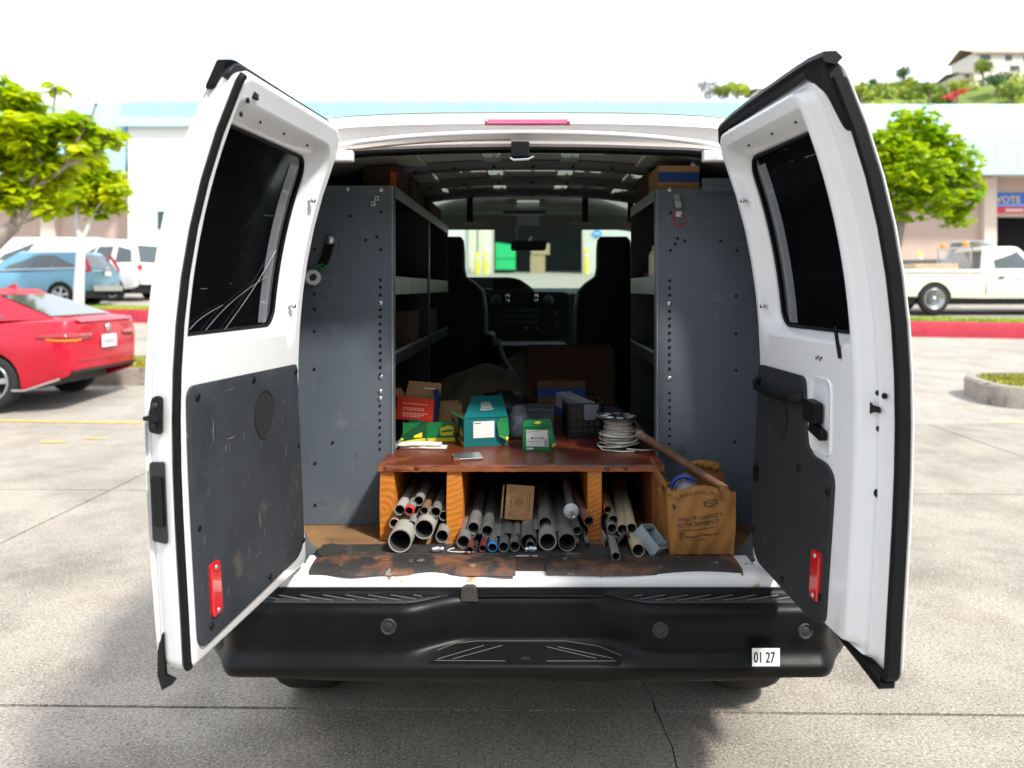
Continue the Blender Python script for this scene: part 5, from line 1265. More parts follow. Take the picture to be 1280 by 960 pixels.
# grey bin, plastic bag, dark crate with pale carton
R = fr(672,538,2.98,2,0,0,BT); t, body = open_carton('parts_bin', 'dark grey plastic bin behind the small green carton', 'bin', R, .115,.12,.10,'bin_grey' if 'bin_grey' in MATS else M('bin_grey', (.055,.062,.072), .5).name,'bin_grey',th=.004)
mb = MB(); mb.box((-.061,-.064,.088),(.061,-.060,.1),.001,R); mb.box((-.061,.060,.088),(.061,.064,.1),.001,R); objs('rim', mb, MATS['bin_grey'], t)
def blob(c, rx, ry, rz, amp, seed, nu=26, nv=16, freq=3.0, flat=True):
    r = random.Random(seed); ph = [(r.uniform(0,6.3), r.uniform(0,6.3), r.uniform(.6,1.6)*freq, r.uniform(.6,1.6)*freq) for _ in range(9)]
    lo = []
    for j in range(nv+1):
        th_ = math.pi*j/nv; row = []
        for i in range(nu):
            a = 2*math.pi*i/nu; n = sum(math.sin(p[2]*a*1.0//1*1+p[0]) *0+abs(math.sin(round(p[2])*a+p[0]+p[3]*th_)) for p in ph)/9-.6
            k = 1+amp*n; z = math.cos(th_)*rz*k
            if flat: z = max(z, -rz*.55)
            row.append(Vector((c[0]+math.sin(th_)*math.cos(a)*rx*k, c[1]+math.sin(th_)*math.sin(a)*ry*k, c[2]+z)))
        lo.append(row)
    return MB().loft(lo)
M('clear_plastic', (.28,.32,.37), .18, var=.4, vscale=25, trans=.35, bump=.5, bscale=40)
c = P(648,540,2.90); c.z = BT+.045*.55*1.6; tag(obj('plastic_bag', blob((c.x,c.y,BT+.040),.045,.06,.070,.75,4,freq=4), MATS['clear_plastic']), 'crumpled clear plastic bag between the teal and small green cartons', 'bag')
t = thing('plastic_crate', 'black open-lattice crate holding a pale carton', 'crate', tuple(P(728,545,2.92))); R = fr(728,545,2.95,4,0,0,BT); w,d,h = .14,.16,.13
mb = MB(); Q = lambda l, z: [R @ Vector((a,b_,z)) for a,b_ in l]; ou = rrect(-w/2,w/2,-d/2,d/2,.012,3,1); ii = rrect(-w/2+.004,w/2-.004,-d/2+.004,d/2-.004,.01,3,1); mb.loft([Q(ou,0),Q(ou,h),Q(ii,h),Q(ii,.004)], False, cap0=True, cap1=True); cr = obj('crate_shell', mb, MATS['spool_black'], t)
mb = MB()
for i in range(5):
    for j in range(4): mb.box((-.05+i*.022,-d/2-.0015,.02+j*.024),(-.036+i*.022,-d/2-.0005,.036+j*.024),0,R)
stuff('lattice_hole', mb, M('lattice_dim', (.03,.03,.033), .6), cr)
R = fr(729,515,2.93,28,0,-8,BT+.075); mb = MB(); mb.box((-.030,-.07,0),(.030,.16,.055),.002,R @ Matrix.Rotation(math.radians(14),4,'X')); tag(obj('long_carton', mb, M('carton_pale', (.26,.26,.33), .7, var=.08, vscale=30)), 'pale lavender long carton lying across the black crate', 'box')
# heap of canvas, dark cartons and odds further in
def cloth_heap(c, rx, ry, h, seed):
    r = random.Random(seed); waves = [(r.uniform(2.5,6.5), r.uniform(0,6.3), r.uniform(0,3.14), r.uniform(.010,.022)) for _ in range(9)]
    lo = []; n = 60
    for j in range(n+1):
        row = []
        for i in range(n+1):
            u, v = -1+2*i/n, -1+2*j/n; rr_ = math.hypot(u, v); base = max(0, 1-rr_**2.0)**.6
            wp = .35*math.sin(2.3*u+1.7*v+seed)+.3*math.sin(3.1*v-u*1.3)
            w_ = sum(a*(math.exp(-6*math.sin(.5*f*(u*math.cos(g)+v*math.sin(g)+wp)+p)**2)-.3) for f,p,g,a in waves)
            row.append(Vector((c[0]+u*rx, c[1]+v*ry, c[2]+h*base*(.8+.2*math.sin(2*u+1)*math.cos(1.9*v))+w_*min(1,base*1.6))))
        lo.append(row)
    return MB().loft(lo, closed=False)
M('canvas', (.075,.062,.042), .9, var=.2, vscale=6, bump=.08, bscale=250)
tag(obj('canvas_tarp', cloth_heap((-.22,1.35,BT),.30,.36,.21,3), MATS['canvas']), 'crumpled khaki canvas tarp heaped behind the driver seat', 'tarp')
tag(obj('canvas_tarp', cloth_heap((-.02,1.62,BT),.24,.24,.27,8), MATS['canvas']), 'second khaki canvas bundle beside the blue bar', 'tarp')
mb = MB(); mb.tube([P(622,425,3.75),P(630,448,3.65),P(652,485,3.45),P(662,500,3.4)], .011, 12); tag(obj('blue_bar', mb, M('bar_blue', (.10,.16,.22), .5, var=.15, vscale=14)), 'thin blue-grey bar leaning over the canvas tarp', 'bar')
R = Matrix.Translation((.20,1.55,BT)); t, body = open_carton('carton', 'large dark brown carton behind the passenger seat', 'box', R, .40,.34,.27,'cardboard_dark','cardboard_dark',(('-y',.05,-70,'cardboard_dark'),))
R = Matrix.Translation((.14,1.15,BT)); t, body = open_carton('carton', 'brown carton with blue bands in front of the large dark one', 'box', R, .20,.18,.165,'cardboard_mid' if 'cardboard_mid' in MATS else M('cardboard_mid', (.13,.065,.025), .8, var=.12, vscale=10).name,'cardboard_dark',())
M('tape_blue', (.006,.05,.22), .5)
for z0, z1 in ((.095,.135),(.02,.055)): decal(R,-.09,-.10,.10,z0,z1,'tape_blue',body,'blue_band')
tag(obj('rubbish_bag', blob((-.10,1.02,BT+.045),.13,.11,.08,.7,21,freq=4), M('bag_black', (.012,.012,.015), .3, bump=.3, bscale=30)), 'black crumpled bag in front of the canvas tarp', 'bag')
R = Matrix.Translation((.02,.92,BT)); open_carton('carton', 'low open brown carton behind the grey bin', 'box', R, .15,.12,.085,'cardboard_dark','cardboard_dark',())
tag(obj('rag', blob((.30,.85,BT+.03),.10,.09,.055,.7,33,freq=3), M('rag_purple', (.05,.035,.09), .9)), 'dark purple rag behind the cable spool', 'rag')
# cartons on top of the shelving, inside shelves
ZL, ZR = 1.8465, 1.8355
def plain_carton(label, x0,x1,y0,y1,z0,h,mat='cardboard_dark', band=None, group=None, sub=None):
    R = Matrix.Translation(((x0+x1)/2,(y0+y1)/2,z0)); w,d = abs(x1-x0),abs(y1-y0)
    t, body = open_carton('carton', label, 'box', R, w, d, h, mat, 'box_inner', (), group=group)
    mb = MB(); mb.box((-w/2+.003,-d/2+.003,h-.006),(-.0008,d/2-.003,h-.001),0,R); mb.box((.0008,-d/2+.003,h-.006),(w/2-.003,d/2-.003,h-.001),0,R); objs('top_flap', mb, MATS[mat], t)
    if band: decal(R,-d/2,-w/2,w/2,h*.32,h*.75,band,body,'tape_band')
    return t
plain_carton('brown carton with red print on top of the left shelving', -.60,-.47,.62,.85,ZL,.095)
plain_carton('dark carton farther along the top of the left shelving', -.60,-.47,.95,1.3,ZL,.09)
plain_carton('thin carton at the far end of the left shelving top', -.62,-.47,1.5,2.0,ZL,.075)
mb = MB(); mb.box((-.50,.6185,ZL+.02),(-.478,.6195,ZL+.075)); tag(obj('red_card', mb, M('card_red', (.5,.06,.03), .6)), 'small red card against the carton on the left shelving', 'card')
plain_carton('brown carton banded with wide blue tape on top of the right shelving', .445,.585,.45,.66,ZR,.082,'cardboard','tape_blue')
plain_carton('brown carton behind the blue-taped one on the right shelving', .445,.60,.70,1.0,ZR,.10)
# items on shelves
for y0,y1,z0,h,x,lab in ((.9,1.15,1.30,.13,-.75,'brown carton on the lower left shelf near the panel'),(1.45,1.8,1.30,.12,-.72,'dark carton on the lower left shelf near the cab')):
    plain_carton(lab, x, -.47, y0, y1, z0-.0235, h)
t = thing('glue_bottle', 'cream plastic bottle on the right shelf', 'bottle', (.462,.62,1.5312)); mb = MB(); mb.lathe([(0,.0),(.022,0),(.023,.004),(.023,.085),(.018,.10),(.012,.104)], 20, (.462,.62,1.5315)); obj('bottle', mb, M('bottle_cream', (.62,.58,.46), .4), t); mb = MB(); mb.lathe([(.0125,.104),(.0125,.122),(0,.123)], 14, (.462,.62,1.5315)); obj('cap', mb, MATS['pipe_cream'], t)
t = thing('rag', 'grey cloth bundle beside the bottle on the right shelf', 'rag', (.47,.75,1.531)); obj('cloth', blob((.50,.80,1.545),.05,.09,.028,.6,5), MATS['canvas'], t)

# ================================================================== TORN CARDBOARD BOX WITH LETTERING
t = thing('torn_carton', 'torn brown cardboard box printed Wall of Orange, standing at the sill', 'box', (.50,.14,FZ-.003))
M('kraft', (.30,.135,.030), .72, var=.2, vscale=9, bump=.06, bscale=70, spots=[((.26,.12,.04), .62, 8, .15)])
bx0, bx1, by0, by1, zb = .408, .606, .085, .30, .716
def zt(x): return .908+.008*math.sin(x*40)+.012*(x < .41)
nf = 44; mb = MB(); lo = []
front = lambda x, k: Vector((x+.006*math.sin(k*2.2)*(1 if x > .5 else -.4)+.012*(1-k)*(0 if x > .5 else 1)*(1-(x-bx0)/.21), by0-.014*math.sin(math.pi*(x-bx0)/(bx1-bx0))*math.sin(math.pi*min(1,k))+.0028*math.sin(x*55+k*7)*math.sin(k*5+x*20)+.0016*math.sin(x*120-k*11), zb+(zt(x)-zb)*k))
for i in range(nf+1):
    x = lerp(bx0,bx1,i/nf); lo.append([front(x, k) for k in np.linspace(0,1,22)])
mb.loft(lo, closed=False); fp = obj('front_panel', mb, MATS['kraft'], t)
rr = random.Random(5)
def wall(name, fa, fb, top, n=16, back=False):
    mb = MB(); lo = []
    for i in range(n+1):
        q = i/n; a = lerp(fa, fb, q); h = top(q); lo.append([a+Vector((rr.uniform(-.002,.002) if 0 < k < 1 else 0, rr.uniform(-.002,.002), k*h)) for k in np.linspace(0,1,7)])
    mb.loft(lo, closed=False); return obj(name, mb, MATS['kraft'], t)
wall('back_panel', Vector((bx0-.005,by1,zb)), Vector((bx1+.012,by1,zb)), lambda q: lerp(.165,.225,sstep(q,.42,.6))+.006*math.sin(q*17))
wall('side_panel', Vector((bx0+.012,by0,zb)), Vector((bx0-.005,by1,zb)), lambda q: .195+.025*q+.004*math.sin(q*11))
wall('side_panel', Vector((bx1,by0,zb)), Vector((bx1+.012,by1,zb)), lambda q: .165+.035*q+.004*math.sin(q*9))
mb = MB(); mb.box((bx0+.013,by0+.004,zb-.001),(bx1-.003,by1-.004,zb+.002)); obj('bottom', mb, MATS['kraft'], t)
def torn_rim(pts, outw, wd, seed, n=64):
    """crumpled torn strip folded over the top edge: smooth folds with a ragged lower edge"""
    r = random.Random(seed); mb = MB(); lo = []; o = Vector(outw).normalized(); ph = [(r.uniform(0,6.3), r.uniform(5,22), r.uniform(.3,1)) for _ in range(6)]
    def wob(q, k): return sum(a*math.sin(f*q*2+p+k*1.7) for p, f, a in ph)/3.2
    for i in range(n+1):
        q = i/n*(len(pts)-1); k = min(int(q), len(pts)-2); p = lerp(Vector(pts[k]), Vector(pts[k+1]), q-k); t_ = i/n
        wq = wd*(.75+.45*wob(t_,0))+r.gauss(0,.0012); side = (Vector(pts[-1])-Vector(pts[0])).normalized()*.004
        lo.append([p-o*.001, p+Vector((0,0,.004+.002*wob(t_,1)))+o*.003, p+o*(.007+.003*wob(t_,2))+Vector((0,0,.005+.002*wob(t_,3))), p+o*(.012+.004*wob(t_,4))+Vector((0,0,-wq*.4))+side*wob(t_,5), p+o*(.009+.004*wob(t_,6))+Vector((0,0,-wq))+side*wob(t_,7)])
    mb.loft(lo, closed=False); return mb
fe = [front(x,1) for x in np.linspace(bx0,bx1,12)]
obj('torn_rim', torn_rim(fe[:9], (0,-1,0), .020, 2), MATS['kraft'], t)
obj('torn_rim', torn_rim([(bx0+.006,by0,zb+.20),(bx0,.18,zb+.215),(bx0-.005,by1,zb+.23)], (-1,-.2,0), .034, 3), MATS['kraft'], t)
obj('torn_rim', torn_rim([(.515,by1-.002,zb+.222),(.56,by1-.002,zb+.228),(.61,by1-.002,zb+.216)], (0,-1,0), .02, 4), MATS['kraft'], t)
obj('torn_rim', torn_rim([tuple(fe[8]+Vector((0,-.004,.006))),tuple(fe[9]+Vector((0,0,.012))),tuple(fe[10]+Vector((0,0,.0)))], (.2,-1,.2), .036, 6, 20), MATS['kraft'], t)
obj('torn_rim', torn_rim([(bx0-.008,by0-.005,zb+.20),(bx0-.010,by0+.03,zb+.19)], (-1,-.5,0), .03, 9, 20), MATS['kraft'], t)
# print on the front, in the panel's own surface
def on_front(x, z):                                       # x,z metres from lower-left of the panel
    xx = bx0+x; k = min(1,max(0,(z)/(zt(xx)-zb))); p = front(xx,k); p.y -= .0022; return p
INK = M('ink_black', (.02,.018,.025), .8); INK2 = M('ink_brown', (.14,.06,.03), .8)
sl = .13
def ink(txt, size, x0, z0, sx=.9, slope=sl, m=INK):
    tm = text_mb(txt, size, lambda x,y,z: on_front(x0+x, z0+y+x*slope), 0, sx=sx); stuff('lettering', tm, m, fp, normals=False)
ink('WALL OF ORANGE\u2122', .0168, .030, .098, .78); ink('SEE THE DIFFERENCE', .0168, .026, .080, .76)
ink('Bridgeport Fittings, Inc.', .0112, .050, .0495, .92); ink('Bridgeport Fittings, Inc.', .0112, .0503, .0495, .92); ink('www.bptfittings.com', .0068, .064, .0405, .95)
mb = MB(); N_ = 16
mb.loft([[on_front(.026+.118*i/N_, .072-.004*math.sin(i/N_*3.1)+.014*i/N_), on_front(.026+.118*i/N_, .0738-.004*math.sin(i/N_*3.1)+.014*i/N_)] for i in range(N_+1)], closed=False); obj('printed_rule', mb, INK, fp, normals=False)
def ring_ink(cx, cz_, rx, rz, wd, tilt=0):
    mb = MB(); lo = []
    for k in range(33):
        a = 2*math.pi*k/32; q = []
        for e in (1, 1-wd):
            x, z = rx*e*math.copysign(abs(math.cos(a))**.6, math.cos(a)), rz*e*math.copysign(abs(math.sin(a))**.8, math.sin(a)); q.append(on_front(cx+x, cz_+z+x*tilt))
        lo.append(q)
    mb.loft(lo, closed=False); obj('printed_ring', mb, INK, fp, normals=False)
ring_ink(.036,.058,.0098,.0100,.16); ink('B', .0145, .0313, .0535, .95, 0)
ring_ink(.121,.154,.0205,.0095,.2,.2); ink('METALS', .0095, .106, .148, .75, .2); ink('METALS', .0095, .1063, .148, .75, .2); ink('FITTINGS', .004, .115, .140, .9, .2)
mb = MB()
for dx, dz in ((0,0),(.004,-.004),(.002,-.009)): mb.add([on_front(.0165+dx+a,.142+dz+b_) for a,b_ in ((0,0),(.006,.002),(.004,.007),(-.002,.004))], [(0,1,2,3)])
stuff('printed_emblem', mb, INK, fp, normals=False)
tag(obj('plastic_bag', blob((.485,.20,.86),.040,.06,.062,.5,14,freq=4,flat=False), M('bag_haze', (.35,.36,.40), .25, var=.5, vscale=18, bump=.5, bscale=40)), 'clear plastic bag inside the torn cardboard box', 'bag')
mb = MB(); mb.tube([Vector((.478-.048*math.cos(a),.16+.03*math.sin(a*2)*.2,.865+.062*math.sin(a))) for a in np.linspace(.1,2.2,14)], .007, 8); tag(obj('blue_hose', mb, M('hose_blue', (.02,.05,.28), .4)), 'blue hose curled in the torn cardboard box', 'hose')
# small carton tucked on the conduits
R = Matrix.Translation(P(648,650,2.47)) @ Matrix.Rotation(math.radians(3),4,'Z') @ Matrix.Rotation(math.radians(5),4,'Y') @ Matrix.Rotation(math.radians(-14),4,'X')
t = thing('carton', 'small brown carton with flower print resting on the conduits', 'box', tuple(R.translation)); w,h = .089,.108
mb = MB(); mb.box((-w/2,-.0,0),(w/2,.06,h),.0015,R); body = obj('carton_body', mb, MATS['cardboard'], t)
mb = MB(); mb.box((-w/2-.012,.008,0),(-w/2-.008,.05,h-.004),0,R); obj('flap', mb, MATS['cardboard'], t)
K = lambda x,z: R @ Vector((x,-.0008,z))
def circ(mb, cx, cz_, r, wd=.0012, n=14):
    mb.loft([[K(cx+r*math.cos(a),cz_+r*math.sin(a)),K(cx+(r-wd)*math.cos(a),cz_+(r-wd)*math.sin(a))] for a in np.linspace(0,2*math.pi,n)], closed=False)
mb = MB()
for k in range(6): circ(mb, -.002+.009*math.cos(k*1.047), .055+.009*math.sin(k*1.047), .006)
circ(mb, -.002,.055,.005); circ(mb,-.026,.091,.007); circ(mb,-.027,.018,.006)
for z0, z1, x in ((.035,.045,-.030),(.048,.062,-.030),(.066,.070,-.028),(.01,.09,.024)): mb.add([K(x,z0),K(x+(.0035 if x < 0 else .0008),z0),K(x+(.0035 if x < 0 else .0008),z1),K(x,z1)], [(0,1,2,3)])
for k in range(9): mb.add([K(.030,.030+k*.0062),K(.0325,.030+k*.0062),K(.0325,.0345+k*.0062),K(.030,.0345+k*.0062)], [(0,1,2,3)])
stuff('printed_flower', mb, M('print_brown', (.12,.06,.03), .8), body, normals=False)
mb = MB(); mb.add([K(.022+.006*math.cos(a),.012+.006*math.sin(a)) for a in np.linspace(0,6.283,17)[:-1]], [tuple(range(16))]); obj('orange_dot', mb, MATS['print_orange'], body)
# ================================================================== WAREHOUSE ACROSS THE LOT
M('wall_white', (.74,.73,.70), .8, var=.05, vscale=.6); M('wall_beige', (.50,.38,.32), .85, var=.06, vscale=.8); M('wall_pier', (.66,.55,.47), .85, var=.06, vscale=.8)
M('roof_blue', (.30,.49,.58), .45, var=.06, vscale=.5, stretch=(.6,1,1)); M('roof_trim', (.40,.58,.66), .5); M('interior_dark', (.012,.014,.016), .9)
M('siding_white', (.66,.66,.62), .6, var=.05, vscale=2)
BD = 50.0; BYF = BD-DC; GB = upz(0, BYF)
wh = thing('warehouse', 'long white warehouse with pale blue metal roof across the lot', 'building', (0, BYF+6, GB))
def bx(px): return PX(px, BD)
def bz(py): return PZ(py, BD)
xl, xr = bx(160), bx(1062); ztop_, zband = bz(118), bz(157)
bay0, bay1, bayz = bx(617), bx(728), GB+5.2
# central block: wall with a bay opening
mb = MB()
for a, b_, z0, z1 in ((xl, bay0, GB-1, zband), (bay1, xr, GB-1, zband), (bay0, bay1, bayz, zband)): mb.box((a, BYF, z0), (b_, BYF+.4, z1))
for a, b_, z0, z1 in ((xl, bay0, GB-1, zband), (bay1, xr, GB-1, zband), (bay0, bay1, bayz, zband)):
    pass
objs('wall', mb, MATS['wall_white'], wh)
mb = MB(); mb.box((xl,BYF+.4,GB-1),(xl+.4,BYF+24,zband)); mb.box((xr-.4,BYF+.4,GB-1),(xr,BYF+24,zband)); objs('side_wall', mb, MATS['wall_white'], wh)
n = 34; W_ = (xr+.6-(xl-.6))/n
for i in range(n):                                        # standing-seam roof panels
    a = xl-.6+W_*i
    mb = MB(); mb.add([Vector((a,BYF-.35,zband)),Vector((a+W_-.03,BYF-.35,zband)),Vector((a+W_-.03,BYF+1.2,ztop_)),Vector((a,BYF+1.2,ztop_)),Vector((a,BYF+.2,zband)),Vector((a+W_-.03,BYF+.2,zband)),Vector((a+W_-.03,BYF+1.5,ztop_)),Vector((a,BYF+1.5,ztop_))], [(0,1,2,3),(4,5,1,0),(3,2,6,7),(0,3,7,4),(1,5,6,2)])
    obj('roof_panel', mb, MATS['roof_blue'], wh)
mb = MB(); mb.box((xl-.5,BYF+.1,zband+.05),(xr+.5,BYF+24,ztop_-.5)); obj('roof_deck', mb, MATS['roof_blue'], wh)
mb = MB(); mb.box((xl-.65,BYF-.45,zband-.12),(xr+.65,BYF-.33,zband+.06)); obj('eave_trim', mb, MATS['roof_trim'], wh)
# small window left
mb = MB(); mb.box((bx(197),BYF-.03,bz(287)),(bx(209),BYF+.02,bz(264))); wn_ = obj('window', mb, M('window_teal', (.03,.07,.09), .1), wh); mb = MB(); mb.box((bx(196),BYF-.06,bz(288.5)),(bx(210),BYF-.001,bz(287))); obj('sill', mb, MATS['wall_pier'], wn_)
# bay interior
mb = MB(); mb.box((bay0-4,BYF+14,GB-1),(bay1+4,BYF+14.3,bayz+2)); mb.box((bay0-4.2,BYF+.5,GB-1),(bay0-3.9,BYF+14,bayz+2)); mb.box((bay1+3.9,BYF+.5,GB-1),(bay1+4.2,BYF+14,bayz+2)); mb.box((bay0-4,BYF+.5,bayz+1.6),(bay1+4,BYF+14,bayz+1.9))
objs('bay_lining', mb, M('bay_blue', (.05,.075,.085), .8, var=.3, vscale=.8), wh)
mb = MB(); mb.box((bay0-.12,BYF-.06,GB-.3),(bay0,BYF+.02,bayz+.12)); mb.box((bay1,BYF-.06,GB-.3),(bay1+.12,BYF+.02,bayz+.12)); mb.box((bay0-.12,BYF-.06,bayz),(bay1+.12,BYF+.02,bayz+.12)); objs('bay_frame', mb, MATS['wall_pier'], wh)
for a in (bx(593), bx(605)): 
    mb = MB(); mb.box((a-.35,BYF-.25,GB-.5),(a+.15,BYF-.001,zband-.1)); obj('pier', mb, M('wall_cream', (.70,.66,.52), .8, var=.05, vscale=1), wh)
# ribbed siding right of the bay
mb = MB(); lo = []
for i, x in enumerate(np.arange(bx(730), bx(800), .06)): lo.append([Vector((x,BYF-.02-.04*(i % 2),GB-.5)),Vector((x,BYF-.02-.04*(i % 2),GB+7))])
mb.loft(lo, False, closed=False); obj('ribbed_siding', mb, MATS['siding_white'], wh)
# wings with mansard
def wing(xa, xb, sgn_, openings):
    ze, zs_, zt_ = bz(217), bz(175), bz(123); YB = BYF+1.8
    mb = MB(); xs_ = [xa]+[o for op in openings for o in op[:2]]+[xb]
    for a, b_ in zip(xs_[0::2], xs_[1::2]): mb.box((a,YB,GB-1.5),(b_,YB+.3,ze+.6))
    for a, b_, z1 in openings: mb.box((a,YB,z1),(b_,YB+.3,ze+.6))
    objs('wing_wall', mb, MATS['wall_beige'], wh)
    m = 14; w_ = (xb-xa)/m
    for i in range(m):
        a = xa+w_*i
        for z0, z1, y0, y1 in ((ze,zs_-.02,BYF-.6,BYF-.1),(zs_+.02,zt_,BYF+.0,BYF+1.6)):
            mb = MB(); mb.add([Vector((a,y0,z0)),Vector((a+w_-.02,y0,z0)),Vector((a+w_-.02,y1,z1)),Vector((a,y1,z1)),Vector((a,y0+.5,z0)),Vector((a+w_-.02,y0+.5,z0)),Vector((a+w_-.02,y1+.5,z1)),Vector((a,y1+.5,z1))], [(0,1,2,3),(4,5,1,0),(3,2,6,7),(0,3,7,4),(1,5,6,2)])
            obj('roof_panel', mb, MATS['roof_blue'], wh)
    mb = MB(); mb.box((xa-.2,BYF-.68,ze-.14),(xb+.2,BYF-.56,ze+.05)); obj('eave_trim', mb, MATS['roof_trim'], wh)
    mb = MB(); mb.box((xa,BYF-.55,ze+.02),(xb,YB+.3,ze+.12)); obj('soffit', mb, M('soffit_pale', (.6,.58,.55), .8), wh)
    mb = MB(); mb.box((xa,BYF+2.2,ze+.7),(xb,BYF+24,zt_-.3)); obj('roof_deck', mb, MATS['roof_blue'], wh)
    return YB
YB = wing(xr+.1, bx(1420), 1, [(bx(1264), bx(1380), bz(268))])
wing(bx(-180), xl-.1, -1, [])
for px0, px1 in ((1246,1262),(1128,1140),(1390,1404)):
    mb = MB(); mb.box((bx(px0),YB-.45,GB-1),(bx(px1),YB-.002,bz(217)-.05)); obj('pier', mb, MATS['wall_pier'], wh)
for px0, px1 in ((34,52),(-60,-44)):
    mb = MB(); mb.box((bx(px0),YB-.45,GB-1),(bx(px1),YB-.002,bz(217)-.05)); obj('pier', mb, MATS['wall_pier'], wh)
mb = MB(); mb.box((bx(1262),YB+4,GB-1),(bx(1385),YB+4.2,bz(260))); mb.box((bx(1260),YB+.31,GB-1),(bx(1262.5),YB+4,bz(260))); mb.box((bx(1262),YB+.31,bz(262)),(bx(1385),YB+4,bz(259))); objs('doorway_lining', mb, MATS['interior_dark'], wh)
mb = MB(); lo = []
for i, x in enumerate(np.arange(bx(1100), bx(1128), .12)): lo.append([Vector((x,YB-.06-.06*(i % 2),GB-.5)),Vector((x,YB-.06-.06*(i % 2),bz(285)))])
mb.loft(lo, False, closed=False); obj('ribbed_gate', mb, MATS['siding_white'], wh)
# roof skylight stub and vents
mb = MB(); mb.box((bx(1219),BYF+2,bz(128)),(bx(1223),BYF+2.3,bz(140)),.02); obj('roof_vent', mb, MATS['roof_trim'], wh)
mb = MB(); mb.box((bx(941),BYF+2.2,bz(121)),(bx(947),BYF+2.8,bz(112)),.05); obj('roof_vent', mb, MATS['wall_pier'], wh)
# roof signboard
sg_ = thing('shop_sign', 'blue and red banner with yellow letters above the dark doorway', 'sign', (bx(1290), YB-.1, bz(250)))
x0, x1 = bx(1263), bx(1320); zt_, zb_, zm_ = bz(237), bz(263), bz(255.5)
mb = MB(); mb.box((x0,YB-.10,zm_+.01),(x1,YB-.04,zt_)); obj('banner', mb, M('sign_blue', (.01,.13,.55), .5), sg_)
mb = MB(); mb.box((x0-.1,YB-.10,zb_),(x1,YB-.04,zm_)); obj('lower_strip', mb, M('sign_red', (.62,.03,.04), .5), sg_)
tm = text_mb('VOTE', .66, lambda x,y,z: Vector((x0+.08+x,YB-.112-z,zm_+.28+y)), .003, sx=1.0); obj('lettering', tm, M('sign_yellow', (.85,.62,.03), .5), sg_, normals=False)
mb = MB()
for k in range(14): mb.box((x0+.1+k*.15,YB-.108,zm_+.10),(x0+.2+k*.15,YB-.102,zm_+.17))
for k in range(6): mb.box((x0+.75+k*.2,YB-.108,zb_+.10),(x0+.90+k*.2,YB-.102,zb_+.27))
stuff('small_print', mb, MATS['paper_white'], sg_)
M('sign_diamond', (.02,.30,.70), .4)
def diamond(label, c, r):
    t = thing('diamond_sign', label, 'sign', tuple(c)); mb = MB(); mb.prism([(-r,0),(0,-r*.82),(r,0),(0,r*.82)], lambda a,b,t_: Vector((c[0]+a,c[1]+t_,c[2]+b)), -.03, 0); pl = obj('plate', mb, MATS['sign_diamond'], t)
    mb = MB(); mb.box((c[0]-r*.5,c[1]-.034,c[2]-.05),(c[0]+r*.5,c[1]-.031,c[2]+.05)); obj('bar', mb, M('sign_pale', (.5,.7,.85), .5), pl)
diamond('blue diamond sign on the ribbed siding beside the bay', (bx(746),BYF-.08,bz(292)), .36)
diamond('blue diamond sign beside the ribbed gate', (bx(1124),YB-.16,bz(297)), .36)
# bollards, bin, cartons in the bay
M('bollard_yellow', (.8,.68,.05), .5, var=.1, vscale=2)
def bollard(px, label, h=1.35):
    x = bx(px); y = BYF-.9; z = upz(x, y)-.05; t = thing('bollard', label, 'bollard', (x,y,z), group='yellow bollards at the warehouse')
    mb = MB(); mb.lathe([(0,h+.05),(.10,h+.03),(.15,h-.05),(.155,0)], 18, (x,y,z)); obj('post', mb, MATS['bollard_yellow'], t)
    mb = MB(); mb.lathe([(.157,h*.7),(.157,h*.82)], 18, (x,y,z)); obj('band', mb, MATS['paper_white'], t)
bollard(608,'yellow bollard beside the green bin side of the bay'); bollard(598,'yellow bollard farther from the bay, by the cream pier'); bollard(731.5,'yellow bollard beside the ribbed siding',1.6); bollard(1141,'yellow bollard beside the ribbed gate')
t = thing('dumpster', 'bright green dumpster just inside the bay', 'dumpster', (bx(631),BYF+1.5,GB)); a, b_ = bx(618.5), bx(644)
M('bin_green', (.01,.52,.16), .5, emit=None)
mb = MB(); mb.add([Vector(q) for q in ((a,BYF+.6,GB+.25),(b_,BYF+.6,GB+.25),(b_,BYF+.6,GB+1.75),(a,BYF+.6,GB+1.95),(a,BYF+2.2,GB+.25),(b_,BYF+2.2,GB+.25),(b_,BYF+2.2,GB+1.95),(a,BYF+2.2,GB+2.15))], [(0,1,2,3),(4,7,6,5),(0,3,7,4),(1,5,6,2),(3,2,6,7),(0,4,5,1)]); bn = obj('bin_body', mb, MATS['bin_green'], t)
mb = MB(); mb.box((a,BYF+.54,GB+1.0),(b_,BYF+.598,GB+1.08)); obj('rib', mb, MATS['bin_green'], bn)
mb = MB()
for x in (a+.15, b_-.15): mb.lathe([(0,-.04),(.12,-.04),(.12,.04),(0,.04)], 14, (x,BYF+.7,GB+.13), (1,0,0))
objs('castor', mb, MATS['tyre'], t)
mb = MB(); mb.box((bx(663),BYF+1.5,GB),(bx(682),BYF+2.4,GB+1.25),.01); tag(obj('stacked_carton', mb, M('bay_cardboard', (.42,.31,.18), .8, var=.1, vscale=2)), 'tall brown carton on the bay floor', 'box')
mb = MB(); mb.box((bx(664),BYF+1.45,GB+1.252),(bx(688),BYF+2.5,GB+2.0),.01); tag(obj('stacked_carton', mb, MATS['bay_cardboard']), 'brown carton on top of the tall one in the bay', 'box')

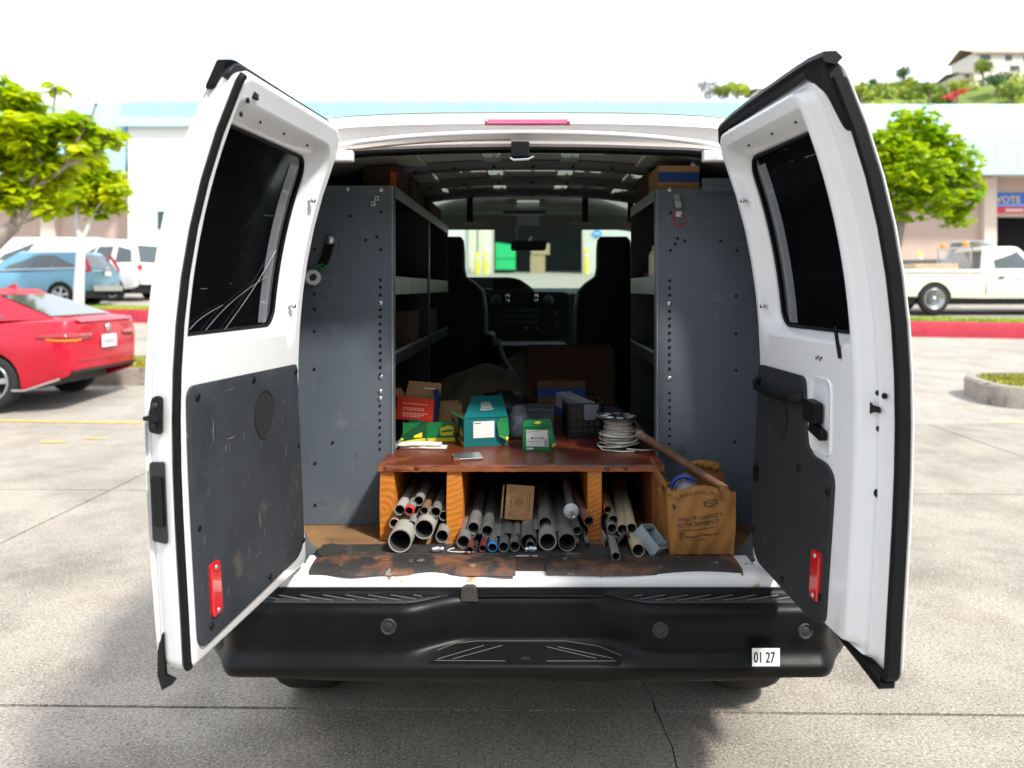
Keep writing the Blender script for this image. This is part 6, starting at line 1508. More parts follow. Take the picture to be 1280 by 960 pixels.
# ================================================================== HILL WITH HOUSES
M('hill_green', (.18,.25,.04), .9, var=.4, vscale=.06, bump=.3, bscale=.5)
M('leaf_far', (.22,.31,.04), .7, var=.45, vscale=.12); M('leaf_far_yellow', (.36,.42,.03), .7, var=.35, vscale=.2); M('leaf_far_dark', (.08,.17,.05), .7, var=.35, vscale=.2)
HD = 165.0
def ridge(x): return interp(x, [-60,20,36,48,70,85,100,112,135,200,300], [6,26,40,43,45,46,48.5,52,56,58,52])
def hz(x, y):
    k = sstep(y, 95, HD-DC); return lerp(3.0, ridge(x)-3.5, k)-max(0,(y-190))*.12+1.2*math.sin(x*.21)*math.cos(y*.13)
mb = MB(); mb.loft([[Vector((x,y,hz(x,y))) for x in np.linspace(-40,300,60)] for y in np.linspace(90,330,34)], closed=False)
tag(obj('hill', mb, MATS['hill_green']), 'green hillside behind the warehouse', None, None, 'structure')
def leaf_quads(pts, size, seed, droop=.2, cup=False):
    """pts Nx3 leaf centres -> mesh of diamond leaves"""
    r = np.random.default_rng(seed); n = len(pts)
    d = r.normal(0,1,(n,3)); d[:,2] -= droop*2; d /= np.linalg.norm(d,axis=1)[:,None]
    q = r.normal(0,1,(n,3)); q[:,2] *= .4; sd = np.cross(d, q); sd /= np.linalg.norm(sd,axis=1)[:,None]; nn = np.cross(sd, d)
    s = size*r.uniform(.6,1.25,n)[:,None]
    a = pts; b_ = pts+d*s*.45+sd*s*.30+nn*s*.06; c = pts+d*s; e = pts+d*s*.45-sd*s*.30+nn*s*.06
    v = np.stack([a,b_,c,e],1).reshape(-1,3); f = np.arange(4*n).reshape(-1,4)
    f2 = np.concatenate([f[:,[0,1,2]], f[:,[0,2,3]]])
    me = bpy.data.meshes.new('leaves'); me.from_pydata(v.tolist(), [], f2.tolist()); me.update(); return me
def crown_points(blobs, n, seed, shell=.55):
    r = np.random.default_rng(seed); vol = np.array([b[3]*b[4]*b[5] for b in blobs])**.75; vol /= vol.sum(); out = []
    for b, k in zip(blobs, r.multinomial(n, vol)):
        d = r.normal(0,1,(k,3)); d /= np.linalg.norm(d,axis=1)[:,None]; rad = (shell+(1-shell)*r.random(k)**.7)[:,None]
        out.append(np.array(b[:3])+d*rad*np.array(b[3:6]))
    return np.concatenate(out)
# bushes covering the slope: an uncountable mass
r = np.random.default_rng(12); bl = []
for i in range(520):
    x = r.uniform(50,150); y = r.uniform(125,172); s_ = r.uniform(1.2,3.0)
    if x > 84 and y > 146: y = r.uniform(122,146)
    elif y > 150: s_ *= .7; bl.append((x,y,hz(x,y)+s_*.4,s_*1.2,s_*1.2,s_))
tag(obj('hillside_bushes', leaf_quads(crown_points(bl,34000,3,.7), .75, 4), MATS['leaf_far'], normals=False), 'dense bushes covering the hillside', 'bushes', None, 'stuff')
bl = [(r.uniform(40,120),r.uniform(128,165),0,1.8,1.8,1.3) for _ in range(60)]; bl = [(x,y,hz(x,y)+.9,a,b_,c) for x,y,_,a,b_,c in bl]
tag(obj('hillside_shrubs', leaf_quads(crown_points(bl,6000,5,.7), .7, 6), MATS['leaf_far_yellow'], normals=False), 'yellow-green low shrubs patched over the hillside', 'shrubs', None, 'stuff')
def hill_tree(px, py, wpx, hpx, d, mat, label, seed, n=900, airy=1.0, bare=False):
    c = P(px, py, d); rx, rz = wpx*d/F/2, hpx*d/F/2; base = Vector((c.x, c.y, min(hz(c.x,c.y), c.z-rz)-.5))
    t = thing('tree', label, 'tree', tuple(base)); rr_ = random.Random(seed)
    mb = MB(); mb.tube([base, lerp(base,c,.5)+Vector((.2,0,0)), c], [.3,.22,.1], 8)
    for k in range(5): mb.tube([lerp(base,c,.6), c+Vector((rr_.uniform(-.6,.6)*rx, rr_.uniform(-.5,.5)*rx, rr_.uniform(0,.7)*rz))], [.12,.05], 5)
    obj('trunk', mb, M('bark_far', (.16,.12,.09), .9), t)
    blobs = [(c.x+rr_.uniform(-.5,.5)*rx, c.y+rr_.uniform(-.5,.5)*rx, c.z+rr_.uniform(-.45,.45)*rz, rx*rr_.uniform(.4,.62), rx*.5, rz*rr_.uniform(.4,.6)) for _ in range(9)]
    obj('crown', leaf_quads(crown_points(blobs, n, seed, .5), .55*airy, seed), MATS[mat], t, normals=False)
M('leaf_far_grey', (.20,.20,.17), .8, var=.3, vscale=.2)
hill_tree(886,108,44,36,150,'leaf_far_grey','sparse greyish tree on the skyline beside a rounded green tree',1,420,.8)
hill_tree(921,110,40,24,150,'leaf_far_yellow','rounded yellow-green tree on the skyline next to the greyish one',2)
hill_tree(903,114,24,16,148,'leaf_far','low dark green bushy tree between two skyline trees',3,600)
hill_tree(1130,91,22,18,168,'leaf_far_dark','dark round-headed tree standing alone on the ridge',4,700,.8)
hill_tree(1091,104,13,13,168,'leaf_far_dark','small round dark tree on the ridge below the lone one',5,500,.7)
hill_tree(1136,104,14,18,160,'leaf_far_yellow','pale tree under the lone ridge tree',6,500)
hill_tree(1228,85,22,28,160,'leaf_far','bushy tree in front of the big hillside house',7,800)
hill_tree(1245,100,34,20,150,'leaf_far_dark','dark spreading tree below the big hillside house',8,900)
hill_tree(1265,112,40,24,145,'leaf_far','broad green tree at the foot of the hillside house',9,900)
hill_tree(1195,108,30,16,150,'leaf_far_yellow','low light green tree beside red blossoms',10,700)
hill_tree(1160,110,34,14,150,'leaf_far','wide low green tree on the lower slope',11,700)
hill_tree(1075,112,16,12,150,'leaf_far_yellow','small yellow-green tree at the end of the slope',12,400)
c = P(1200,115,146); tag(obj('blossom_shrub', leaf_quads(crown_points([(c.x,c.y,c.z,1.6,1,.5),(c.x-2,c.y,c.z-.9,1.3,1,.4)],350,9,.4), .5, 9), M('blossom_red', (.55,.05,.06), .7), normals=False), 'red flowering shrub on the hillside', 'shrub')
M('house_wall', (.66,.60,.55), .8, var=.06, vscale=.4); M('house_pink', (.62,.48,.44), .8); M('house_roof', (.36,.27,.20), .8, var=.15, vscale=.6)
def house(name, label, px0, px1, py_eave, py_base, py_ridge, d, wins, roofcol='house_roof'):
    a, b_ = PX(px0,d), PX(px1,d); y0 = d-DC; z0, z1, z2 = PZ(py_base,d), PZ(py_eave,d), PZ(py_ridge,d)
    t = thing(name, label, 'house', ((a+b_)/2, y0+4, z0-1)); mb = MB(); mb.box((a,y0,z0-4),(b_,y0+9,z1)); wl = obj('wall', mb, MATS['house_wall'], t)
    mb = MB(); o = .7; yc = y0+4.5
    mb.add([Vector(q) for q in ((a-o,y0-o,z1-.05),(b_+o,y0-o,z1-.05),(b_+o,yc,z2),(a-o,yc,z2),(a-o,y0+9+o,z1-.05),(b_+o,y0+9+o,z1-.05),(a-o,y0-o,z1-.3),(b_+o,y0-o,z1-.3))], [(0,1,2,3),(3,2,5,4),(6,7,1,0)]); obj('roof', mb, MATS[roofcol], t)
    for (u, v, w_, h_) in wins:
        mb = MB(); x = lerp(a,b_,u); z = lerp(z0,z1,v); mb.box((x-w_/2,y0-.06,z-h_/2),(x+w_/2,y0+.02,z+h_/2)); f = obj('window', mb, M('house_glass', (.06,.07,.09), .15), t)
        mb = MB(); mb.box((x-w_/2-.1,y0-.09,z-h_/2-.12),(x+w_/2+.1,y0-.001,z-h_/2)); obj('sill', mb, MATS['house_pink'], f)
    return t
house('house', 'large two-storey pale house with brown roof high on the hill', 1218,1330,66,92,54,165,((.12,.75,2.2,1.3),(.38,.75,1.4,1.2),(.6,.75,2,1.2),(.14,.3,1.5,1.1),(.45,.25,2.0,1.2),(.8,.7,2,1.2)))
house('house', 'small white house below the large hillside house', 1201,1217,91,103,86,158,((.5,.6,.9,.9),))
house('house', 'low tan house with flat brown roof on the skyline', 948,1010,111,125,106,155,((.2,.6,1.5,.9),(.5,.6,1.5,.9)))

# ================================================================== UNSEEN BUILDING ADDED BEHIND THE CAMERA to cut fill on bumper and interior
M('blocker_wall', (.16,.15,.14), .85, var=.1, vscale=.5)
nb = thing('fill_blocker', 'unseen grey block added behind the camera to cut fill light', 'building', (0,-18,0)); y0 = -15.0
mb = MB(); mb.box((-9,y0-12,0),(40,y0,7.0)); obj('wall', mb, MATS['blocker_wall'], nb)
mb = MB(); mb.box((-9.4,y0-12.4,7.0),(40.4,y0+.9,7.4)); obj('roof', mb, M('blocker_roof', (.12,.12,.12), .8), nb)
for k in range(-1,6):
    mb = MB(); mb.box((k*6-2,y0+.002,.02),(k*6+2,y0+.06,3.6)); dr = obj('blocker_roller_door', mb, M('blocker_door', (.10,.11,.12), .6), nb)
# ================================================================== VEHICLES (local frame: nose towards +X, left side +Y)
M('car_glass', (.05,.07,.075), .06, spec=.7, coat=.5); M('chrome_trim', (.6,.6,.6), .2, metal=.9); M('black_trim', (.015,.015,.016), .5)
M('lens_red', (.55,.01,.015), .15, coat=.6); M('lens_clear', (.6,.6,.6), .15, coat=.5); M('lens_amber', (.75,.25,.02), .2); M('plate_white', (.7,.7,.68), .5)
def car(name, label, loc, rotz, paint, S, group=None):
    """S: dict of profile lists. stations over x: lower edge, belt height, roof height, half widths"""
    t = thing(name, label, S.get('cat','car'), loc, rotz, group); L0, L1 = S['x'][0], S['x'][-1]; r = S['wr']
    def low(x):
        z = interp(x, S['x'], S['low'])
        for wx in S['wx']:
            dx = abs(x-wx); R_ = r*1.13
            if dx < R_: z = max(z, r+math.sqrt(R_*R_-dx*dx))
        return z
    xs = sorted(set(list(np.linspace(L0,L1,70))+[wx+s_*r*1.13*k for wx in S['wx'] for s_ in (-1,1) for k in (1,.999,.97,.88,.7,.4,0)]))
    def belt(x): return interp(x, S['x'], S['belt'])
    def hw(x): return interp(x, S['x'], S['hw'])
    def sec(x):
        lo_, b, w_ = low(x), belt(x), hw(x); z0 = interp(x, S['x'], S['low']); mid = z0+(b-z0)*.62
        zz = [lo_, max(lo_+.002, lerp(z0, mid, .3)), max(lo_+.004, mid), max(lo_+.006, lerp(mid, b, .6)), max(lo_+.008, b)]
        ww = [w_*.955, w_*.99, w_, w_*.975, w_*.92]
        half = [(a, c) for a, c in zip(ww, zz)]+[(w_*.86, zz[-1]+.022), (w_*.5, zz[-1]+.045), (0, zz[-1]+.05)]
        return half
    lo = []
    for x in xs:
        h = sec(x); lo.append([Vector((x,y,z)) for y,z in h]+[Vector((x,-y,z)) for y,z in reversed(h[:-1])])
    mb = MB().loft(lo, closed=False); n = len(lo[0])
    mb.add(lo[0], [tuple(range(n))]); mb.add(lo[-1], [tuple(range(n))])
    body = obj('body', mb, MATS[paint], t, local=True, weld=True, autosmooth=35)
    mb = MB(); mb.box((L0+.4,-hw(0)*.8,.24),(L1-.4,hw(0)*.8,min(S['belt'])-.1),.02); obj('underbody', mb, MATS['black_trim'], t, local=True)
    for wx in S['wx']:
        for s_ in (-1,1): wheel_parts(t, Vector((wx, s_*(hw(wx)-.115), r)), (0,s_,0), r=r, w_=.21, rim=r*.68, spokes=S.get('spokes',5), local=True)
    # greenhouse: loft of rings from belt to roof
    g = S['green']                                        # x of base rear, roof rear, roof front, base front ; roof z; half widths base, roof
    if g:
        xb0, xr0, xr1, xb1, zr, wb, wr_ = g; rings = []
        for k in np.linspace(0,1,7):
            xa, xc = lerp(xb0,xr0,k), lerp(xb1,xr1,k); w_ = lerp(wb,wr_,k**.9); za = lerp(belt(xb0)+.03, zr-.06, k); zc = lerp(belt(xb1)+.03, zr-.06, k)
            rings.append([Vector((lerp(xa,xc,q), s_*w_*(1-.12*abs(2*q-1)**3), lerp(za,zc,q))) for s_, qs in ((1,np.linspace(0,1,9)),(-1,np.linspace(1,0,9))) for q in qs])
        mb = MB().loft(rings)
        top = rings[-1]; cap = [Vector((lerp((xr0+xr1)/2,v.x,.93), v.y*.86, zr-.012)) for v in top]; cap2 = [Vector((lerp((xr0+xr1)/2,v.x,.6), v.y*.5, zr)) for v in top]
        mb.loft([top, cap, cap2], cap1=True); cabin = obj('cabin', mb, MATS[paint], t, local=True, autosmooth=40)
        def gp(q, k, s_, o=.006):                         # point on side glass: q along, k up
            xa, xc = lerp(xb0,xr0,k), lerp(xb1,xr1,k); w_ = lerp(wb,wr_,k**.9); za = lerp(belt(xb0)+.03, zr-.06, k); zc = lerp(belt(xb1)+.03, zr-.06, k)
            return Vector((lerp(xa,xc,q), s_*(w_*(1-.12*abs(2*q-1)**3)+o), lerp(za,zc,q)))
        for s_ in (-1,1):
            for q0, q1, *cut in S['side']:
                k0, k1 = .10, .86; mb = MB(); grid = [[gp(lerp(q0,q1,i/6), lerp(k0, k1*(1 if not cut else lerp(cut[0],1,i/6) if q0 < .3 else lerp(1,cut[0],i/6)), j/3), s_) for j in range(4)] for i in range(7)]
                mb.loft(grid, closed=False); obj('side_window', mb, MATS['car_glass'], t, local=True)
        for e, nm in ((0,'rear_window'),(1,'windshield')):
            mb = MB(); grid = []
            for j in range(5):
                k = lerp(.08,.90,j/4); xa, xc = lerp(xb0,xr0,k), lerp(xb1,xr1,k); w_ = lerp(wb,wr_,k**.9)*.86; zc = lerp(belt(xb0 if e == 0 else xb1)+.03, zr-.06, k)
                xx = xa-.012 if e == 0 else xc+.012; grid.append([Vector((xx, lerp(-w_,w_,i/6), zc+.008)) for i in range(7)])
            mb.loft(grid, closed=False); obj(nm, mb, MATS['car_glass'], t, local=True)
    return t, dict(low=low, belt=belt, hw=hw)
def patch(t, name, pts, mat, th=.012, axis=(0,0,0)):
    """thin plate through four or more local points, thickened along axis"""
    mb = MB(); a = [Vector(p) for p in pts]; o = Vector(axis)*th; n = len(a); mb.add(a+[p+o for p in a], [tuple(range(n)), tuple(range(2*n-1,n-1,-1))]+[(i,(i+1)%n,n+(i+1)%n,n+i) for i in range(n)]); return obj(name, mb, MATS[mat], t, local=True)
M('paint_red', (.42,.0003,.018), .28, coat=.35); M('paint_blue', (.10,.28,.40), .25, coat=.9, metal=.15); M('paint_white', (.76,.76,.75), .25, coat=.8); M('paint_cream', (.74,.70,.60), .4, coat=.3, var=.06, vscale=2, spots=[((.5,.42,.28), .66, 2.2, .1)]); M('paint_grey', (.21,.205,.19), .35, coat=.6, var=.08, vscale=2)
PI = math.pi
# --- red sedan, nose away to the left (heading -X)
X0 = -5.50
S = dict(x=[-1.05,-1.0,-.9,-.5,0,1.0,2.65,3.3,3.55,3.62], low=[.46,.40,.36,.22,.19,.17,.17,.22,.3,.4], belt=[.98,1.04,1.06,1.04,1.00,.95,.93,.82,.7,.62], hw=[.70,.80,.85,.90,.91,.91,.91,.86,.75,.66], wx=[-.12,2.56], wr=.325, green=(-.78,.10,1.25,2.25,1.46,.80,.60), side=((.17,.40,.45),(.42,.62),(.64,.86,.35)), spokes=5)
sed, Q_ = car('red_sedan', 'bright red sedan parked with its rear towards the van', (X0-1.05, 7.95, .045*.9), PI, 'paint_red', S)
for s_ in (-1,1):
    mb = MB(); st_ = [(-1.05,.36,.905,.83),(-1.05,.60,.91,.81),(-1.04,.70,.915,.80),(-1.0,.785,.915,.80),(-.9,.836,.91,.805),(-.76,.855,.895,.83),(-.65,.868,.875,.85)]
    mb.loft([[Vector((x-.004,s_*(y+.004),zt_)),Vector((x-.010,s_*(y+.010),lerp(zb_,zt_,.5))),Vector((x-.004,s_*(y+.004),zb_)),Vector((x+.06,s_*(y-.06),lerp(zb_,zt_,.5)))] for x,y,zt_,zb_ in st_], cap0=True, cap1=True); o = obj('tail_light', mb, M('lens_dark_red', (.28,.004,.008), .12, coat=1.0), sed, local=True)
    mb = MB(); mb.loft([[Vector((x-.0125,s_*(y+.0125),lerp(zb_,zt_,.30))),Vector((x-.0125,s_*(y+.0125),lerp(zb_,zt_,.12)))] for x,y,zt_,zb_ in st_[1:6]], closed=False); obj('amber_strip', mb, MATS['lens_amber'], o, local=True)
    patch(sed, 'sill_trim', [(-.95,s_*.868,.355),(-.55,s_*.905,.225),(-.40,s_*.905,.225),(-.40,s_*.905,.25),(-.55,s_*.908,.25),(-.95,s_*.872,.385)], 'chrome_trim', .008, (0,s_,0))
    patch(sed, 'door_handle', [(.95,s_*.905,.80),(1.15,s_*.905,.80),(1.15,s_*.905,.83),(.95,s_*.905,.83)], 'paint_red', .03, (0,s_,0))
    mb = MB(); mb.lathe([(0,.0),(.07,0),(.09,.05),(.06,.12)], 12, (1.95,s_*.98,.98), (1,0,0)); obj('wing_mirror', mb, MATS['paint_red'], sed, local=True)
pl = patch(sed, 'number_plate', [(-1.07,-.17,.70),(-1.07,.17,.70),(-1.065,.17,.86),(-1.065,-.17,.86)], 'plate_white', .012, (-1,0,0)); patch(pl, 'plate_band', [(-1.084,-.12,.75),(-1.084,.12,.75),(-1.083,.12,.80),(-1.083,-.12,.80)], 'print_grey', .002, (-1,0,0))
patch(sed, 'boot_lip', [(-1.055,-.62,1.035),(-1.055,.62,1.035),(-1.0,.66,1.07),(-1.0,-.66,1.07)], 'paint_red', .012, (-.5,0,.8)); mb = MB(); mb.lathe([(0,.012),(.05,.012),(.055,0)], 20, (-1.06,0,.95), (-1,0,0)); obj('emblem', mb, MATS['chrome_trim'], sed, local=True)
patch(sed, 'lower_bumper', [(-1.00,-.74,.415),(-1.00,.74,.415),(-1.03,.76,.455),(-1.03,-.76,.455)], 'black_trim', .02, (-1,0,0)); patch(sed, 'bumper_crease', [(-1.05,-.66,.56),(-1.05,.66,.56),(-1.05,.66,.585),(-1.05,-.66,.585)], 'paint_red', .010, (-1,0,0))
mb = MB(); mb.prism([(.0,1.46),(.16,1.46),(.04,1.52)], lambda a,b,t_: Vector((a+.12,t_,b)), -.015,.015); obj('roof_fin', mb, MATS['paint_red'], sed, local=True)
# --- blue compact SUV behind the grass strip
def lotz(x, y): return upz(x, y)-.01
sx_, sy_ = -12.95, 22.9-DC+.95
S = dict(x=[-.90,-.85,-.7,0,1.2,2.6,3.3,3.55,3.62], low=[.5,.42,.36,.24,.22,.22,.26,.36,.45], belt=[1.02,1.06,1.08,1.06,1.02,1.0,.92,.78,.7], hw=[.78,.86,.89,.91,.91,.91,.86,.76,.7], wx=[0,2.62], wr=.345, green=(-.86,-.45,1.45,2.35,1.66,.84,.66), side=((.13,.36,.35),(.37,.62),(.635,.84,.4)), cat='suv')
suv, Q_ = car('blue_suv', 'light blue compact SUV parked behind the slender tree', (sx_-.9, sy_, lotz(sx_-.9, sy_)), PI, 'paint_blue', S, 'cars parked across the lot')
for s_ in (-1,1):
    patch(suv, 'tail_light', [(-.86,s_*.80,1.02),(-.60,s_*.84,1.00),(-.78,s_*.86,1.12),(-.60,s_*.78,1.45),(-.52,s_*.76,1.58),(-.62,s_*.76,1.58),(-.74,s_*.77,1.42),(-.88,s_*.80,1.15)], 'lens_red', .012, (-.4,s_*.9,0))
    patch(suv, 'wheel_trim', [(-.9,s_*.87,.36),(-.45,s_*.92,.30),(-.45,s_*.92,.40),(-.9,s_*.875,.48)], 'black_trim', .01, (0,s_,0))
    patch(suv, 'window_trim', [(-.55,s_*.825,1.13),(2.2,s_*.85,1.06),(2.2,s_*.85,1.09),(-.55,s_*.825,1.16)], 'chrome_trim', .012, (0,s_,0))
patch(suv, 'number_plate', [(-.93,-.17,.92),(-.93,.17,.92),(-.93,.17,1.06),(-.93,-.17,1.06)], 'plate_white', .012, (-1,0,0)); patch(suv, 'rear_bumper', [(-.93,-.78,.46),(-.93,.78,.46),(-.93,.80,.62),(-.93,-.80,.62)], 'chrome_trim', .05, (-1,0,0)); mb = MB(); mb.lathe([(0,.012),(.06,.012),(.065,0)], 16, (-.925,0,1.13), (-1,0,0)); obj('emblem', mb, MATS['chrome_trim'], suv, local=True)
# --- white SUV behind it
d = 26.0; wx_ = PX(178,d); S = dict(x=[-1.0,-.95,-.8,0,1.2,2.8,3.5,3.75], low=[.55,.48,.42,.36,.34,.34,.42,.55], belt=[1.16,1.20,1.22,1.20,1.18,1.16,1.08,.95], hw=[.84,.90,.93,.95,.95,.95,.92,.85], wx=[0,2.8], wr=.40, green=(-.97,-.72,1.6,2.5,1.98,.88,.74), side=((.08,.27,.8),(.34,.58),(.61,.84,.4)), cat='suv')
ws, Q_ = car('white_suv', 'white off-road SUV parked beyond the light blue one', (wx_-.6, d-DC+.6, lotz(wx_-.6, d-DC)), PI-.28, 'paint_white', S, 'cars parked across the lot')
for s_ in (-1,1): patch(ws, 'tail_light', [(-1.02,s_*.70,1.02),(-1.0,s_*.86,1.02),(-.95,s_*.88,1.20),(-1.0,s_*.72,1.20)], 'lens_red', .03, (-.7,s_*.6,0))
patch(ws, 'rear_bumper', [(-1.03,-.86,.55),(-1.03,.86,.55),(-1.03,.88,.78),(-1.03,-.88,.78)], 'paint_white', .10, (-1,0,0))
mb = MB(); mb.box((-.7,-.62,2.0),(1.5,-.58,2.05),.01); mb.box((-.7,.58,2.0),(1.5,.62,2.05),.01)
for x in (-.6,.1,.8,1.4): mb.box((x,-.62,2.03),(x+.05,.62,2.06),.01)
for o in objs('roof_rack', mb, MATS['paint_white'], ws, local=True): pass
# --- white van further left behind
d = 28.5; vx = PX(150,d); S = dict(x=[-1.1,-1.0,0,1.5,3.2,4.0,4.2], low=[.5,.42,.34,.32,.32,.4,.5], belt=[1.2,1.25,1.25,1.25,1.22,1.1,1.0], hw=[.9,.95,.97,.97,.96,.88,.8], wx=[0,3.2], wr=.36, green=(-1.05,-.95,2.5,3.55,2.15,.93,.80), side=((.62,.82,.4),), cat='van', spokes=0)
wv_, Q_ = car('parked_van', 'white panel van parked behind the light blue SUV', (vx-1.6, d-DC+.5, lotz(vx-1.6, d-DC)), PI, 'paint_white', S, 'cars parked across the lot')
# --- pickups
def pickup(name, label, loc, rotz, paint, extra):
    S = dict(x=[-1.15,-1.1,-.9,0,1.2,1.25,3.6,4.75,4.9], low=[.55,.52,.46,.42,.40,.40,.40,.48,.6], belt=[1.06,1.08,1.08,1.08,1.08,1.08,1.08,1.0,.9], hw=[.90,.94,.95,.96,.96,.96,.96,.92,.86], wx=[0,3.85], wr=.385, green=(1.28,1.40,2.35,2.95,1.76,.88,.72), side=((.10,.45,.9),(.48,.86,.45)) if extra else ((.20,.82,.55),), cat='pickup', spokes=0)
    t, Q = car(name, label, loc, rotz, paint, S, 'pickups across the lot')
    mb = MB(); lo = [(-1.08,-.80),(1.18,-.80),(1.18,.80),(-1.08,.80)]
    mb.box((-1.10,-.95,1.06),(1.2,-.86,1.145),.01); mb.box((-1.10,.86,1.06),(1.2,.95,1.145),.01); mb.box((-1.12,-.94,1.06),(-1.04,.94,1.14),.01); mb.box((1.16,-.94,1.06),(1.24,.94,1.15),.01); objs('bed_rail', mb, MATS[paint], t, local=True)
    for s_ in (-1,1):
        patch(t, 'tail_light', [(-1.16,s_*.86,.82),(-1.10,s_*.95,.82),(-1.10,s_*.95,1.04),(-1.16,s_*.86,1.04)], 'lens_red', .02, (-.7,s_*.7,0)); patch(t, 'door_handle', [(1.62,s_*.965,.93),(1.80,s_*.965,.93),(1.80,s_*.965,.97),(1.62,s_*.965,.97)], 'black_trim', .03, (0,s_,0))
        patch(t, 'door_seam', [(1.30,s_*.958,.50),(1.315,s_*.958,.50),(1.315,s_*.958,1.08),(1.30,s_*.958,1.08)], 'black_trim', .006, (0,s_,0))
        mb = MB(); mb.box((2.55,s_*.98,1.06),(2.70,s_*1.16,1.26),.03); obj('wing_mirror', mb, MATS['black_trim'], t, local=True)
        patch(t, 'headlight', [(4.80,s_*.60,.86),(4.76,s_*.88,.86),(4.74,s_*.88,1.0),(4.78,s_*.60,1.0)], 'lens_clear', .04, (1,0,0))
    patch(t, 'grille', [(4.9,-.55,.70),(4.9,.55,.70),(4.85,.55,.95),(4.85,-.55,.95)], 'black_trim', .03, (1,0,0)); patch(t, 'front_bumper', [(4.9,-.90,.50),(4.9,.90,.50),(4.9,.90,.68),(4.9,-.90,.68)], 'chrome_trim', .08, (1,0,0)); patch(t, 'rear_bumper', [(-1.17,-.88,.50),(-1.17,.88,.50),(-1.17,.88,.66),(-1.17,-.88,.66)], 'chrome_trim', .08, (-1,0,0))
    return t
d = 20.0; px_ = PX(1166,d); py_ = d-DC+.85
pk = pickup('white_pickup', 'cream-white work pickup with amber beacons and cab rack behind the red kerb', (px_, py_, lotz(px_, py_)), 0.0, 'paint_cream', False)
mb = MB(); mb.box((1.0,-.82,1.15),(1.03,.82,1.19)); mb.box((1.0,-.82,1.72),(1.03,.82,1.76)); mb.box((1.0,-.84,1.1),(1.03,-.80,1.76)); mb.box((1.0,.80,1.1),(1.03,.84,1.76))
for k in range(24):
    y = -.8+k*.07
    mb.tube([(1.015,y,1.18),(1.015,min(.82,y+.5),1.74)] if y+.5 <= .82 else [(1.015,y,1.18),(1.015,.82,1.18+.56*(.82-y)/.5)], .006, 4); mb.tube([(1.015,-y,1.18),(1.015,max(-.82,-y-.5),1.74)] if y+.5 <= .82 else [(1.015,-y,1.18),(1.015,-.82,1.18+.56*(.82-y)/.5)], .006, 4)
o = stuff('cab_guard', mb, MATS['chrome_trim'], pk, local=True)
for y in (-.55,.55):
    mb = MB(); mb.lathe([(0,.13),(.06,.12),(.085,.05),(.085,0)], 14, (1.02,y,1.77)); obj('beacon', mb, MATS['lens_amber'], pk, local=True)
mb = MB(); mb.box((-.4,-.7,1.08),(.75,.35,1.30),.02); tag(obj('tool_box', mb, M('toolbox_tan', (.45,.33,.22), .7, var=.2, vscale=4), pk, local=True), 'tan tool box in the truck bed')
for k, (w_, z) in enumerate(((.34,.98),(.30,.93),(.26,.88))): patch(pk, 'door_lettering', [(2.0,-.972,z),(2.0+w_,-.972,z),(2.0+w_,-.972,z+.025),(2.0,-.972,z+.025)], 'print_grey', .002, (0,-1,0))
d = 28.0; gx = PX(1142,d); gy = d-DC
gp_ = pickup('grey_pickup', 'grey pickup parked behind the white one, nose turned towards the lot', (gx, gy, upz(gx,gy)+.10), -.75, 'paint_grey', True)
S = dict(x=[-.9,-.8,0,1.2,2.6,3.3,3.5], low=[.5,.4,.25,.2,.2,.28,.4], belt=[.95,1.0,1.0,.95,.92,.8,.66], hw=[.75,.85,.88,.88,.88,.82,.7], wx=[0,2.6], wr=.31, green=(-.6,.2,1.2,2.15,1.42,.78,.6), side=((.2,.5),(.53,.85,.4)))
d = 26.5; cx_ = PX(1128,d); car('white_car', 'white hatchback parked beyond the bed of the work pickup', (cx_-2.4, d-DC, upz(cx_,d-DC)+.1), .1, 'paint_white', S, 'cars parked across the lot')
# ================================================================== NEAR TREES
def leaf_mat(name, col, tr):
    m = bpy.data.materials.new(name); m.use_nodes = True; N = m.node_tree.nodes; L = m.node_tree.links; b = N['Principled BSDF']
    tc = N.new('ShaderNodeTexCoord'); ns = N.new('ShaderNodeTexNoise'); ns.inputs['Scale'].default_value = 1.6; ns.inputs['Detail'].default_value = 4; L.new(tc.outputs['Object'], ns.inputs['Vector'])
    rp = N.new('ShaderNodeValToRGB'); rp.color_ramp.elements[0].position = .3; rp.color_ramp.elements[1].position = .72
    rp.color_ramp.elements[0].color = (col[0]*.6,col[1]*.75,col[2]*.8,1); rp.color_ramp.elements[1].color = (min(1,col[0]*1.7),min(1,col[1]*1.25),col[2]*.9,1)
    L.new(ns.outputs['Fac'], rp.inputs['Fac']); L.new(rp.outputs['Color'], b.inputs['Base Color']); b.inputs['Roughness'].default_value = .38
    t = N.new('ShaderNodeBsdfTranslucent'); L.new(rp.outputs['Color'], t.inputs['Color']); mx = N.new('ShaderNodeMixShader'); mx.inputs['Fac'].default_value = tr
    L.new(b.outputs[0], mx.inputs[1]); L.new(t.outputs[0], mx.inputs[2]); L.new(mx.outputs[0], N['Material Output'].inputs['Surface']); MATS[name] = m
leaf_mat('leaf_lime', (.40,.57,.006), .55); leaf_mat('leaf_mid', (.32,.52,.008), .5)
M('bark_grey', (.30,.26,.22), .85, var=.25, vscale=6, bump=.3, bscale=30); M('bark_white', (.62,.60,.57), .8, var=.1, vscale=5, bump=.2, bscale=30)
